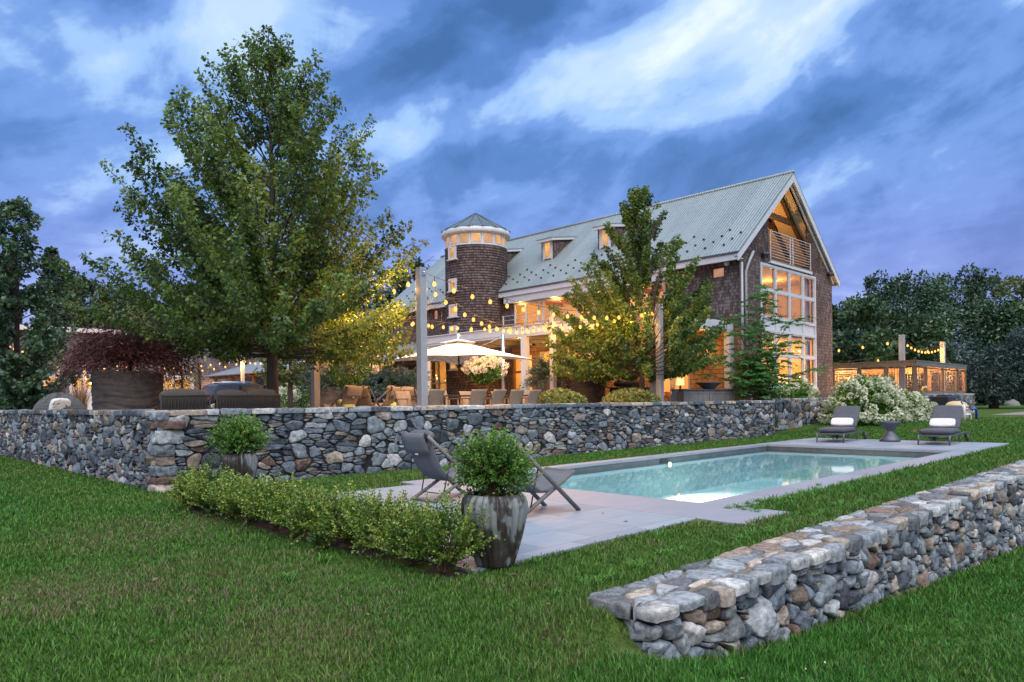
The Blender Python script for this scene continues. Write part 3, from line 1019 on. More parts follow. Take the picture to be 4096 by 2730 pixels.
# ------------------------------------------------------------------ dry-laid stone
STONE_PAL = [((0.125, 0.148, 0.172), 5), ((0.185, 0.210, 0.232), 5), ((0.075, 0.092, 0.112), 4), ((0.255, 0.272, 0.280), 3), ((0.24, 0.205, 0.175), 2.2),
             ((0.30, 0.25, 0.205), 1.6), ((0.16, 0.12, 0.095), 1.3), ((0.36, 0.35, 0.34), 1.2), ((0.13, 0.085, 0.065), 0.6), ((0.055, 0.062, 0.075), 2.2)]
_pw = [w for _, w in STONE_PAL]


def clip_half(poly, nx, ny, c):
    """keep nx*x+ny*y <= c"""
    out = []
    k = len(poly)
    for i in range(k):
        ax, ay = poly[i]
        bx, by = poly[(i + 1) % k]
        da = nx * ax + ny * ay - c
        db = nx * bx + ny * by - c
        if da <= 0:
            out.append((ax, ay))
        if (da < 0 < db) or (db < 0 < da):
            t = da / (da - db)
            out.append((ax + (bx - ax) * t, ay + (by - ay) * t))
    return out


def stone_cells(u0, u1, v0, v1, size, aspect=1.35, slabs=0.35, rnd=None, big=0.3):
    """irregular packing of stones in a strip: power diagram, some cells split into thin slabs"""
    rnd = rnd or random
    area = (u1 - u0) * (v1 - v0)
    target = size * size * aspect
    pts = []
    n = int(area / target * 1.25)
    gridr = {}
    tries = 0
    while len(pts) < n and tries < n * 30:
        tries += 1
        x = rnd.uniform(u0, u1) / aspect
        y = rnd.uniform(v0, v1)
        rad = size * (rnd.uniform(0.75, 1.15) if rnd.random() < big else rnd.uniform(0.30, 0.62))
        ok = True
        ci, cj = int(x / size), int(y / size)
        for di in (-1, 0, 1):
            for dj in (-1, 0, 1):
                for (a, b, r) in gridr.get((ci + di, cj + dj), ()):
                    if (a - x) ** 2 + (b - y) ** 2 < (0.5 * (r + rad)) ** 2:
                        ok = False
        if ok:
            pts.append((x, y, rad))
            gridr.setdefault((ci, cj), []).append((x, y, rad))
    kd = kdtree.KDTree(len(pts))
    for i, (x, y, r) in enumerate(pts):
        kd.insert((x, y, 0), i)
    kd.balance()
    cells = []
    for i, (x, y, r) in enumerate(pts):
        poly = [(u0 / aspect, v0), (u1 / aspect, v0), (u1 / aspect, v1), (u0 / aspect, v1)]
        for co, j, d in kd.find_n((x, y, 0), 26):
            if j == i:
                continue
            x2, y2, r2 = pts[j]
            nx, ny = x2 - x, y2 - y
            dd = nx * nx + ny * ny
            # power bisector
            t = 0.5 + (0.23 * (r * r - r2 * r2)) / dd
            t = max(0.12, min(0.88, t))
            mx, my = x + nx * t, y + ny * t
            poly = clip_half(poly, nx, ny, nx * mx + ny * my)
            if len(poly) < 3:
                break
        if len(poly) < 3:
            continue
        poly = [(a * aspect, b) for a, b in poly]
        ys = [b for _, b in poly]
        hh = max(ys) - min(ys)
        if rnd.random() < slabs and hh > size * 0.45:
            k = rnd.choice((2, 2, 3, 3, 4)) if hh > size * 0.7 else 2
            cur = poly
            y0 = min(ys)
            tilt = rnd.uniform(-0.15, 0.15)
            for s in range(1, k + 1):
                if s < k:
                    yy = y0 + hh * (s + rnd.uniform(-0.22, 0.22)) / k
                    cx = sum(a for a, _ in poly) / len(poly)
                    c = yy - tilt * cx
                    lo = clip_half(cur, -tilt, 1, c)
                    cur = clip_half(cur, tilt, -1, -c)
                else:
                    lo = cur
                if len(lo) >= 3:
                    cells.append((lo, True))
        else:
            cells.append((poly, False))
    return cells


class Stones:
    def __init__(self, seed=1):
        self.V, self.F, self.C = [], [], []
        self.r = random.Random(seed)

    def stone(self, poly, fn, slab, gap=0.008, depth=0.06, rings=3, seg=0.07, flat=False, col=None):
        r = self.r
        k = len(poly)
        cx = sum(a for a, _ in poly) / k
        cy = sum(b for _, b in poly) / k
        # shrink
        sh = []
        for a, b in poly:
            dx, dy = a - cx, b - cy
            l = math.hypot(dx, dy) or 1
            g = min(gap * 1.3, l * 0.3)
            sh.append((a - dx / l * g, b - dy / l * g))
        # subdivide outline, then cut the corners
        out = []
        for i in range(k):
            a, b = sh[i], sh[(i + 1) % k]
            l = math.hypot(a[0] - b[0], a[1] - b[1])
            m = max(1, min(6, int(l / seg + 0.5)))
            for s in range(m):
                t = s / m
                out.append([a[0] + (b[0] - a[0]) * t, a[1] + (b[1] - a[1]) * t])
        n = len(out)
        if n < 4:
            return
        out = [[out[i][0] * 0.68 + (out[i - 1][0] + out[(i + 1) % n][0]) * 0.16, out[i][1] * 0.68 + (out[i - 1][1] + out[(i + 1) % n][1]) * 0.16] for i in range(n)]
        xs = [a for a, _ in out]
        ys = [b for _, b in out]
        size = min(max(xs) - min(xs), max(ys) - min(ys))
        if size < 0.012:
            return
        jit = min(0.010, size * 0.06)
        out = [[a + r.uniform(-jit, jit), b + r.uniform(-jit, jit)] for a, b in out]
        dep = depth * r.uniform(0.55, 1.15) * (0.8 if slab else 1.0)
        if flat:
            dep = depth * r.uniform(0.8, 1.1)
        tx, ty = r.uniform(-0.22, 0.22), r.uniform(-0.22, 0.22)
        if flat:
            tx *= 0.2
            ty *= 0.2
        base = r.choices(STONE_PAL, _pw)[0][0] if col is None else col
        m = r.uniform(0.8, 1.25)
        if slab:
            m *= r.uniform(0.55, 0.95)
        c = tuple(min(0.6, x * m) for x in base)
        fr = [1.0, 1.0, 0.93, 0.62, 0.30][:rings + 1]
        dd = [0.0, 0.70, 0.97, 1.0, 1.0][:rings + 1]
        o = len(self.V)
        seed = r.uniform(0, 100)
        fa = [r.uniform(0, 2 * PI) for _ in range(3)]
        planes = [(math.cos(a_) * r.uniform(0.25, 0.75), math.sin(a_) * r.uniform(0.25, 0.75), r.uniform(0.0, 0.018)) for a_ in fa]
        hs_ = size * 0.5
        nzs = 1.0 / max(0.05, size)
        for f_, d_ in zip(fr, dd):
            for a, b in out:
                x, y = cx + (a - cx) * f_, cy + (b - cy) * f_
                z = d_ * dep
                if d_ > 0.3:
                    z += (tx * (x - cx) + ty * (y - cy)) * d_
                    if not flat:
                        z += max(-0.6 * dep, min(0.012, *[px_ * (x - cx) + py_ * (y - cy) + c0_ + 0.01 for px_, py_, c0_ in planes])) * d_
                    z += (mnoise.noise((x * nzs * 2.1 + seed, y * nzs * 2.1, seed)) * 0.20 + mnoise.noise((x * 26, y * 26, seed)) * 0.07) * min(size, 0.25) * (0.22 if flat else 0.6)
                if d_ == 0.0:
                    z = -0.05
                self.V.append(fn(x, y, z))
                self.C.append(c)
        self.V.append(fn(cx, cy, dep * 1.05 + mnoise.noise((seed, cx, cy)) * 0.02))
        self.C.append(c)
        ce = len(self.V) - 1
        for q in range(len(fr) - 1):
            for i in range(n):
                a, b = o + q * n + i, o + q * n + (i + 1) % n
                self.F.append((a, b, b + n))
                self.F.append((a, b + n, a + n))
        q = len(fr) - 1
        for i in range(n):
            self.F.append((o + q * n + i, o + q * n + (i + 1) % n, ce))

    def face(self, u0, u1, v0, v1, size, fn, aspect=1.35, slabs=0.35, big=0.3, **kw):
        for poly, slab in stone_cells(u0, u1, v0, v1, size, aspect, slabs, self.r, big):
            self.stone(poly, fn, slab, **kw)

    def build(self, name, parent=None):
        off = np.array(parent_origin(parent)) if parent is not None else np.zeros(3)
        return np_mesh(name, np.array(self.V) - off, self.F, 'stone', parent, col=np.array(self.C))


plain('wall_core', (0.012, 0.012, 0.014), 0.95, var=0.4, scale=14, bump=0.5)
plain('cap_joint', (0.16, 0.135, 0.10), 0.95, var=0.4, scale=22, bump=0.6)
QW = 13.3       # front of the long wall
PW = 4.34       # front of the wall that runs away on the left
WT = 1.42


def build_long_wall():
    t = thing('stone_wall', (16, QW + 0.25, 0), 'long dry-laid stone wall behind the pool holding up the terrace', 'stone wall')
    b = MB()
    b.box(PW + 0.05, 28.25, QW + 0.05, QW + 0.55, -0.3, WT - 0.035)
    b.box(PW + 0.05, PW + 0.55, QW + 0.55, 40.0, -0.3, WT - 0.035)
    b.build('wall_core', 'wall_core', t)
    s = Stones(11)
    s.face(PW - 0.02, 28.3, -0.12, WT, 0.235, lambda u, v, d: (u, QW + 0.05 - d, v), 1.5, 0.58, 0.30, depth=0.06, gap=0.011)
    s.face(QW - 0.02, 40.0, -0.12, WT, 0.24, lambda u, v, d: (PW + 0.05 - d, u, v), 1.2, 0.45, 0.30, depth=0.06, gap=0.011)
    s.face(QW, QW + 0.55, -0.1, WT, 0.26, lambda u, v, d: (28.25 + d, u, v), 1.2, 0.4, 0.3, depth=0.05)
    # corner blocks
    z = -0.1
    rr = random.Random(5)
    while z < WT - 0.03:
        h = min(rr.uniform(0.13, 0.26), WT - z)
        w = rr.uniform(0.28, 0.5)
        w2 = rr.uniform(0.2, 0.34)
        if rr.random() < 0.5:
            w, w2 = w2, w
        base = rr.choices(STONE_PAL, _pw)[0][0]
        mm = rr.uniform(0.8, 1.1)
        c = tuple(x * mm for x in base)
        s.stone([(PW - 0.02, z), (PW + w, z), (PW + w, z + h), (PW - 0.02, z + h)], lambda u, v, d: (u, QW - 0.012 - d, v), False, depth=0.05, col=c)
        s.stone([(QW - 0.02, z), (QW + w2, z), (QW + w2, z + h), (QW - 0.02, z + h)], lambda u, v, d: (PW - 0.012 - d, u, v), False, depth=0.05, col=c)
        z += h
    # caps
    s.face(PW - 0.03, 28.3, QW - 0.03, QW + 0.58, 0.42, lambda u, v, d: (u, v, WT - 0.05 + d), 1.4, 0.0, 0.6, depth=0.05, flat=True)
    s.face(PW - 0.03, PW + 0.58, QW + 0.6, 40.0, 0.42, lambda u, v, d: (u, v, WT - 0.05 + d), 1.0, 0.0, 0.6, depth=0.05, flat=True)
    s.build('stones', t)


def build_second_wall():
    t = thing('stone_wall', (32, 14.2, 0.3), 'short brown grey stone wall between long wall end and hydrangeas', 'stone wall')
    b = MB().box(28.9, 36.5, 14.08, 14.5, -0.1, 1.45)
    b.build('wall_core', 'wall_core', t)
    s = Stones(23)
    s.face(28.9, 36.55, 0.1, 1.5, 0.34, lambda u, v, d: (u, 14.08 - d, v), 1.35, 0.3, 0.45, depth=0.06)
    s.face(14.03, 14.5, 0.1, 1.5, 0.3, lambda u, v, d: (36.5 + d, u, v), 1.2, 0.3, 0.4, depth=0.05)
    s.face(28.9, 36.55, 14.03, 14.5, 0.42, lambda u, v, d: (u, v, 1.45 + d), 1.4, 0.0, 0.6, depth=0.05, flat=True)
    s.build('stones', t)


def build_low_wall():
    """retaining wall between the upper and the lower lawn"""
    t = thing('retaining_wall', (12, 3.1, -0.4), 'foreground stone retaining wall with a flat capped top beside the pool lawn', 'stone wall')
    pa, pb = 4.12, 24.0
    q0, q1 = 2.80, 3.40
    b = MB()
    ps = [pa + 0.06 + (pb - pa) * i / 20 for i in range(21)]
    for a, c in zip(ps[:-1], ps[1:]):
        za, zc = float(ground_z(a, 2.0)) - 0.3, float(ground_z(c, 2.0)) - 0.3
        b.hexa([(a, q0 + 0.07, za), (c, q0 + 0.07, zc), (c, q1 - 0.03, zc), (a, q1 - 0.03, za)],
               [(a, q0 + 0.07, 0.0), (c, q0 + 0.07, 0.0), (c, q1 - 0.03, 0.0), (a, q1 - 0.03, 0.0)])
    b.build('wall_core', 'wall_core', t)
    j = MB()
    j.box(pa + 0.1, pb, q0 + 0.10, q1 - 0.05, 0.001, 0.012)
    j.build('cap_joints', 'cap_joint', t)
    s = Stones(42)

    def zb(p):
        return float(ground_z(p, 2.0)) - 0.06
    for poly, slab in stone_cells(pa, pb, -1.75, -0.075, 0.215, 1.12, 0.26, s.r, 0.40):
        c = sum(a for a, _ in poly) / len(poly)
        zm = max(b_ for _, b_ in poly)
        if zm < zb(c):
            continue
        s.stone(poly, lambda u, v, d: (u, q0 + 0.07 - d, v), slab, depth=0.095, rings=4, seg=0.045, gap=0.011)
    # end face
    s.face(q0 + 0.02, q1 - 0.02, -0.45, -0.075, 0.24, lambda u, v, d: (pa + 0.06 - d, u, v), 1.2, 0.2, 0.4, depth=0.06, rings=4, seg=0.045)
    # front edge blocks of the cap: thick stones that show a face
    p_ = pa - 0.03
    rr = random.Random(9)
    while p_ < pb:
        w = rr.uniform(0.15, 0.50)
        dq = rr.uniform(0.14, 0.30)
        h = rr.uniform(0.07, 0.17)
        base = rr.choices(STONE_PAL, _pw)[0][0]
        mm = rr.uniform(0.85, 1.25)
        c = tuple(min(0.42, x * mm + e_) for x, e_ in zip(base, (0.035, 0.03, 0.02)))
        q0_ = q0 + rr.uniform(-0.02, 0.03)
        top = rr.uniform(0.015, 0.055)
        g = 0.012
        # a rough block: noise-displaced box
        nx, ny, nz = 5, 4, 3
        o = len(s.V)
        idx = {}
        sd = rr.uniform(0, 50)
        for i in range(nx + 1):
            for jx in range(ny + 1):
                for kx in range(nz + 1):
                    if 0 < i < nx and 0 < jx < ny and 0 < kx < nz:
                        continue
                    u, v_, w_ = i / nx, jx / ny, kx / nz
                    # rounded box corners
                    x = p_ + g + (w - 2 * g) * (0.5 + (u - 0.5) * (1 - 0.06 * abs(v_ - 0.5) * 2 - 0.03 * abs(w_ - 0.5) * 2))
                    y = q0_ - 0.035 + dq * (0.5 + (v_ - 0.5) * (1 - 0.06 * abs(u - 0.5) * 2 - 0.03 * abs(w_ - 0.5) * 2))
                    z = top - h + h * (0.5 + (w_ - 0.5) * (1 - 0.10 * abs(u - 0.5) * 2 * abs(v_ - 0.5) * 2))
                    k = 0.017
                    x += mnoise.noise((x * 7 + sd, y * 7, z * 7)) * k
                    y += mnoise.noise((x * 7, y * 7 + sd, z * 7)) * k
                    z += mnoise.noise((x * 7, y * 7, z * 7 + sd)) * k * 0.5
                    idx[(i, jx, kx)] = len(s.V)
                    s.V.append((x, y, z))
                    s.C.append(c)

        def quad(a, b_, c_, d_):
            s.F.append((idx[a], idx[b_], idx[c_]))
            s.F.append((idx[a], idx[c_], idx[d_]))
        for i in range(nx):
            for jx in range(ny):
                quad((i, jx, nz), (i + 1, jx, nz), (i + 1, jx + 1, nz), (i, jx + 1, nz))
            for kx in range(nz):
                quad((i, 0, kx), (i + 1, 0, kx), (i + 1, 0, kx + 1), (i, 0, kx + 1))
                quad((i + 1, ny, kx), (i, ny, kx), (i, ny, kx + 1), (i + 1, ny, kx + 1))
        for jx in range(ny):
            for kx in range(nz):
                quad((0, jx + 1, kx), (0, jx, kx), (0, jx, kx + 1), (0, jx + 1, kx + 1))
                quad((nx, jx, kx), (nx, jx + 1, kx), (nx, jx + 1, kx + 1), (nx, jx, kx + 1))
        p_ += w
    # flat caps behind the edge blocks
    for poly, slab in stone_cells(pa, pb, q0 + 0.20, q1 + 0.04, 0.25, 1.45, 0.0, s.r, 0.35):
        base = s.r.choices(STONE_PAL, _pw)[0][0]
        c = tuple(min(0.45, x * 1.1 + e_) for x, e_ in zip(base, (0.04, 0.033, 0.022)))
        s.stone(poly, lambda u, v, d: (u, v, -0.012 + d), False, depth=0.045, flat=True, rings=3, seg=0.05, gap=0.014, col=c)
    s.build('stones', t)


build_long_wall()
build_second_wall()
build_low_wall()
# terrace
o = MB().box(4.8, 28.2, 13.72, 61.9, -0.2, 0.95).box(28.202, 36.3, 14.52, 61.9, -0.2, 0.95).build('terrace', 'terrace_paving')
tag(o, 'raised stone terrace behind the long wall', 'terrace', kind='structure')
plain('gravel', (0.20, 0.18, 0.16), 0.95, var=0.35, scale=40, bump=0.5)
o = MB().box(5.0, 28.0, 38.0, 61.9, 0.9, 0.955).build('driveway', 'gravel')
tag(o, 'gravel driveway in front of the garage', 'driveway', kind='structure')
o = MB().box(52, 66, 8.6, 10.6, 0.2, 0.335).build('path', 'gravel')
tag(o, 'pale sandy path crossing the far lawn', 'path', kind='structure')
# ------------------------------------------------------------------ the house
HP0, HP1, HQ0, HQ1 = 29.08, 39.28, 15.2, 41.9
RIDGE_P, RIDGE_Z = 34.18, 12.5
EAVE_P, EAVE_Z = 28.6, 7.9
SL = (RIDGE_Z - EAVE_Z) / (RIDGE_P - EAVE_P)
FL = 0.95


def roof_z(p):
    return RIDGE_Z - SL * abs(p - RIDGE_P)


def rects_minus(u0, u1, v0, v1, holes):
    us = sorted({u0, u1, *[min(max(h[i], u0), u1) for h in holes for i in (0, 1)]})
    out = []
    for a, b in zip(us[:-1], us[1:]):
        if b - a < 1e-6:
            continue
        hs = sorted([(h[2], h[3]) for h in holes if h[0] < (a + b) / 2 < h[1]])
        v = v0
        for c, d in hs:
            if c > v + 1e-6:
                out.append((a, b, v, c))
            v = max(v, d)
        if v < v1 - 1e-6:
            out.append((a, b, v, v1))
    return out


def frame_p(parent, name, p, q0, q1, z0, z1, cols, rows, fw=0.07, depth=0.08, mat='white_trim', pane='window_glass', sill=False, casing=0.0, mw=None):
    """window in a wall that faces -p: frame mesh with its pane as sub-part"""
    b = MB()
    mw = mw or fw
    b.box(p - depth / 2, p + depth / 2, q0, q0 + fw, z0, z1)
    b.box(p - depth / 2, p + depth / 2, q1 - fw, q1, z0, z1)
    b.box(p - depth / 2, p + depth / 2, q0 + fw, q1 - fw, z0, z0 + fw)
    b.box(p - depth / 2, p + depth / 2, q0 + fw, q1 - fw, z1 - fw, z1)
    cw = cols if isinstance(cols, (list, tuple)) else [q0 + (q1 - q0) * i / cols for i in range(1, cols)]
    rw = rows if isinstance(rows, (list, tuple)) else [z0 + (z1 - z0) * i / rows for i in range(1, rows)]
    for c in cw:
        b.box(p - depth / 2 + 0.004, p + depth / 2 - 0.004, c - mw / 2, c + mw / 2, z0 + fw, z1 - fw)
    for r in rw:
        b.box(p - depth / 2 + 0.009, p + depth / 2 - 0.009, q0 + fw, q1 - fw, r - mw / 2, r + mw / 2)
    if sill:
        b.box(p - depth / 2 - 0.06, p + 0.02, q0 - 0.06, q1 + 0.06, z0 - 0.05, z0 - 0.002)
    f = b.build(name, mat, parent)
    g = MB()
    g.add([(p + 0.006, q0 + fw, z0 + fw), (p + 0.006, q1 - fw, z0 + fw), (p + 0.006, q1 - fw, z1 - fw), (p + 0.006, q0 + fw, z1 - fw)], [(0, 3, 2, 1)])
    g.build('pane', pane, f)
    return f


def frame_q(parent, name, q, p0, p1, z0, z1, cols, rows, fw=0.07, depth=0.08, mat='white_trim', pane='window_glass', panels=()):
    b = MB()
    b.box(p0, p0 + fw, q - depth / 2, q + depth / 2, z0, z1)
    b.box(p1 - fw, p1, q - depth / 2, q + depth / 2, z0, z1)
    b.box(p0 + fw, p1 - fw, q - depth / 2, q + depth / 2, z0, z0 + fw)
    b.box(p0 + fw, p1 - fw, q - depth / 2, q + depth / 2, z1 - fw, z1)
    cw = cols if isinstance(cols, (list, tuple)) else [p0 + (p1 - p0) * i / cols for i in range(1, cols)]
    rw = rows if isinstance(rows, (list, tuple)) else [z0 + (z1 - z0) * i / rows for i in range(1, rows)]
    for c in cw:
        b.box(c - fw / 2, c + fw / 2, q - depth / 2 + 0.004, q + depth / 2 - 0.004, z0 + fw, z1 - fw)
    for r in rw:
        b.box(p0 + fw, p1 - fw, q - depth / 2 + 0.009, q + depth / 2 - 0.009, r - fw / 2, r + fw / 2)
    # thin sash profile inside each light
    xs = [p0 + fw / 2] + list(cw) + [p1 - fw / 2]
    zs = [z0 + fw / 2] + list(rw) + [z1 - fw / 2]
    for a, c in zip(xs[:-1], xs[1:]):
        for d, e in zip(zs[:-1], zs[1:]):
            if any(d >= pa - 0.05 and e <= pb + 0.05 for pa, pb in panels):
                b.box(a + fw / 2, c - fw / 2, q - 0.012, q + 0.02, d + fw / 2, e - fw / 2)
                continue
            x0, x1, y0, y1 = a + fw / 2 + 0.012, c - fw / 2 - 0.012, d + fw / 2 + 0.012, e - fw / 2 - 0.012
            s = 0.035
            for bx in ((x0, x0 + s, y0, y1), (x1 - s, x1, y0, y1), (x0 + s, x1 - s, y0, y0 + s), (x0 + s, x1 - s, y1 - s, y1)):
                b.box(bx[0], bx[1], q - depth / 2 + 0.018, q + 0.01, bx[2], bx[3])
    f = b.build(name, mat, parent)
    g = MB()
    for d, e in zip(zs[:-1], zs[1:]):
        if any(d >= pa - 0.05 and e <= pb + 0.05 for pa, pb in panels):
            continue
        g.add([(p0 + fw, q + 0.006, d), (p1 - fw, q + 0.006, d), (p1 - fw, q + 0.006, e), (p0 + fw, q + 0.006, e)], [(0, 1, 2, 3)])
    g.build('pane', pane, f)
    return f


emit('lit_pane', (1.0, 0.56, 0.19), 0.80)
emit('lit_pane_dim', (0.9, 0.40, 0.14), 0.45)


def lit_pane(name, strength, col=(1.0, 0.58, 0.20)):
    """lit room seen through a small window: brighter and dimmer patches of wall"""
    m, n = new_mat(name)
    pos = n.n('ShaderNodeTexCoord').outputs['Object']
    nz = n.noise(pos, 1.7, 2, 0.5)
    e = n.n('ShaderNodeEmission', {'Color': col, 'Strength': n.maprange(nz, 0.3, 0.7, strength * 0.6, strength * 1.3)}).outputs[0]
    gl = n.n('ShaderNodeBsdfGlossy', {'Color': (1, 1, 1), 'Roughness': 0.03}).outputs[0]
    finish(n, n.n('ShaderNodeMixShader', {0: 0.10, 1: e, 2: gl}).outputs[0])
    MATS[name] = m
    m.cycles.emission_sampling = 'NONE'


lit_pane('lit_pane', 0.55, (1.0, 0.50, 0.15))
lit_pane('lit_pane_dim', 0.33, (0.95, 0.42, 0.18))


def zigzag(a, b, z0, z1, zt, step):
    pts = []
    y = a
    k = 0
    while y < b:
        pts.append((y, z0 if k % 2 else z1))
        y += step / 2
        k += 1
    return pts + [(pts[-1][0], zt), (a, zt)]


def build_house():
    H = thing('barn_house', (34.18, 28, FL), 'large shingled barn house with metal roof, round tower and glowing windows', 'house')
    # ---- front wall (faces the pool terrace)
    W = 0.2
    holes = [(19.0, 29.3, 4.95, 7.15), (35.44, 37.3, 1.15, 4.25), (27.75, 29.45, FL, 4.25), (22.75, 27.3, FL, 4.25), (17.75, 19.75, FL, 3.9),
             (38.8, 40.25, FL, 3.75), (15.95, 16.55, 6.95, 7.4), (17.75, 18.2, 6.95, 7.4), (36.3, 36.75, 6.9, 7.5), (38.0, 38.45, 6.9, 7.5), (40.2, 40.65, 6.9, 7.5)]
    b, lo = MB(), MB()
    for (a, c, z0, z1) in rects_minus(HQ0, HQ1, 0.6, roof_z(HP0) - 0.1, holes):
        # under the porch a warmer, lighter shingle: lamp glow put into its colour
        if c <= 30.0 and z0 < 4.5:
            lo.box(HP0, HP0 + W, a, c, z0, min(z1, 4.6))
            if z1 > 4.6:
                b.box(HP0, HP0 + W, a, c, 4.6, z1)
        else:
            b.box(HP0, HP0 + W, a, c, z0, z1)
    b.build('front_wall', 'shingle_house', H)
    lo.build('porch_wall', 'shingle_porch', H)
    # ---- gable wall with the balcony opening
    g = MB()
    go = [(31.0, 37.07, 2.02, 7.74)]
    for (a, c, z0, z1) in rects_minus(HP0 + W + 0.002, HP1, 0.6, 8.0, go):
        if a < HP0 + 0.5 or c > HP1 - 0.01:
            pass
        g.box(a, c, HQ0, HQ0 + W, z0, min(z1, 8.0))
    op0, op1 = 31.9, 36.46
    t = 0.25
    g.prism([(HP0 + 0.05, 8.002), (op0, 8.002), (op0, roof_z(op0) - t), (HP0 + 0.05, roof_z(HP0 + 0.05) - t)], 'y', HQ0, HQ0 + W)
    g.prism([(op1, 8.002), (HP1 - 0.05, 8.002), (HP1 - 0.05, roof_z(HP1 - 0.05) - t), (op1, roof_z(op1) - t)], 'y', HQ0, HQ0 + W)
    g.build('gable_wall', 'shingle_house', H)
    # other outer walls
    k = MB()
    k.box(HP1 - W, HP1 - 0.003, HQ0 + W + 0.002, HQ1, 0.6, roof_z(HP1) - 0.12)
    k.box(HP0 + W + 0.002, HP1 - W - 0.003, HQ1 - W, HQ1 - 0.003, 0.6, 8.0)
    k.prism([(HP0 + 0.3, 8.002), (HP1 - 0.3, 8.002), (RIDGE_P, RIDGE_Z - 0.3)], 'y', HQ1 - W, HQ1 - 0.004)
    k.build('rear_wall', 'shingle_house', H)
    # ---- roof
    q0, q1 = HQ0 - 0.23, HQ1 + 0.2
    th = 0.10
    r = MB()
    for sgn in (-1, 1):
        e = RIDGE_P + sgn * (RIDGE_P - EAVE_P)
        zt, ze = RIDGE_Z, EAVE_Z
        vs = [(e, q0, ze), (e, q1, ze), (RIDGE_P, q1, zt), (RIDGE_P, q0, zt)]
        lo_ = [(x, y, z - th) for x, y, z in vs]
        fs = [(0, 1, 2, 3), (7, 6, 5, 4), (0, 4, 5, 1), (1, 5, 6, 2), (3, 7, 4, 0)]
        if sgn < 0:
            fs = [f[::-1] for f in fs]
        r.add(vs + lo_, fs)
    R_ = r.build('roof', 'roof_metal', H)
    c = MB()
    c.tube([(RIDGE_P, q0 - 0.01, RIDGE_Z + 0.01), (RIDGE_P, q1 + 0.01, RIDGE_Z + 0.01)], 0.09, 10)
    c.build('ridge_cap', 'roof_metal', R_)
    # ragged corrugated drip edge
    d = MB().prism(zigzag(q0 + 0.02, q1 - 0.02, EAVE_Z - 0.10, EAVE_Z - 0.06, EAVE_Z - 0.012, 0.155), 'x', EAVE_P - 0.03, EAVE_P - 0.001)
    d.build('drip_edge', 'grey_metal', R_)
    first = None
    count = 0
    y = q0 + 0.7
    i = 0
    while y < q1 - 0.4:
        for kk in range(4):
            if (kk == 3 and i % 2 == 0) or count >= 100:
                continue
            count += 1
            pp = EAVE_P + 0.55 + 0.36 * kk
            yy = y - 0.22 * kk + 0.3
            z = roof_z(pp)
            if first is None:
                first = MB().tube([(0, 0, -0.02), (-0.02, 0, 0.075)], [0.045, 0.06], 8).build('snow_guard', 'dark_metal', R_, world=False)
                g_ = first
            else:
                g_ = first.copy()
                COL.objects.link(g_)
            g_.location = Vector((pp, yy, z)) - parent_origin(R_)
        y += 0.93
        i += 1
    # trim: eaves, rakes, header over the upper glazing
    tr = MB()
    tr.box(EAVE_P + 0.03, EAVE_P + 0.10, q0 + 0.02, q1 - 0.02, EAVE_Z - 0.36, EAVE_Z - 0.10)
    tr.box(EAVE_P + 0.102, HP0 - 0.003, q0 + 0.04, q1 - 0.03, EAVE_Z - 0.30, EAVE_Z - 0.27)
    e2 = 2 * RIDGE_P - EAVE_P
    tr.box(e2 - 0.10, e2 - 0.03, q0 + 0.02, q1 - 0.02, EAVE_Z - 0.36, EAVE_Z - 0.10)
    tr.build('eave_trim', 'white_trim', H)
    rk = MB()
    for sgn in (-1, 1):
        e = RIDGE_P + sgn * (RIDGE_P - EAVE_P + 0.02)
        a0, a1 = (e, EAVE_Z - 0.11 - 0.02 * SL), (RIDGE_P, RIDGE_Z - 0.105)
        rk.prism([(a0[0], a0[1]), (a1[0], a1[1]), (a1[0], a1[1] - 0.36), (a0[0], a0[1] - 0.30)], 'y', q0 + 0.0, q0 + 0.06)
        # soffit board between wall and rake, and frieze on the wall
        rk.prism([(a0[0] + sgn * -0.05, a0[1] - 0.10), (a1[0], a1[1] - 0.06), (a1[0], a1[1] - 0.10), (a0[0] + sgn * -0.05, a0[1] - 0.14)], 'y', q0 + 0.062, HQ0 - 0.003)
        rk.prism([(a0[0] - sgn * 0.4, a0[1] + 0.4 * SL - 0.24), (a1[0], a1[1] - 0.2), (a1[0], a1[1] - 0.5), (a0[0] - sgn * 0.4, a0[1] + 0.4 * SL - 0.50)], 'y', HQ0 - 0.055, HQ0 - 0.002)
    rk.build('rake_trim', 'white_trim', H)
    hb = MB()
    hb.box(EAVE_P + 0.12, HP0 + 0.05, 18.7, 29.72, 7.16, EAVE_Z - 0.32)
    hb.build('header', 'white_trim', H)
    # ---- gable window wall
    frame_q(H, 'window_wall', HQ0 + 0.03, 31.0, 37.07, 2.02, 7.74, 4, [3.55, 4.67, 5.24, 6.53], 0.11, 0.16, panels=((4.6, 5.3),))
    MB().box(30.95, 37.12, HQ0 - 0.10, HQ0 - 0.053, 1.86, 2.018).build('window_sill', 'white_trim', H)
    # ---- attic balcony
    bl = MB()
    bl.box(op0 - 0.05, op1 + 0.05, HQ0 - 0.12, HQ0 - 0.003, 7.80, 7.92)
    bl.build('balcony_trim', 'white_trim', H)
    MB().box(op0 - 0.1, op1 + 0.1, HQ0 - 0.10, HQ0 + 0.25, 7.925, 8.0).build('balcony_sill', 'teak_grey', H)
    rl = MB()
    for pp in (op0 + 0.05, 34.05, 34.35, op1 - 0.05):
        rl.box(pp - 0.02, pp + 0.02, HQ0 - 0.08, HQ0 - 0.04, 8.0, 9.34)
    for i in range(10):
        z = 8.14 + i * 0.132
        rl.tube([(op0, HQ0 - 0.06, z), (op1, HQ0 - 0.06, z)], 0.014 if i < 9 else 0.022, 6)
    rl.build('balcony_rail', 'white_trim', H)
    rc = MB()
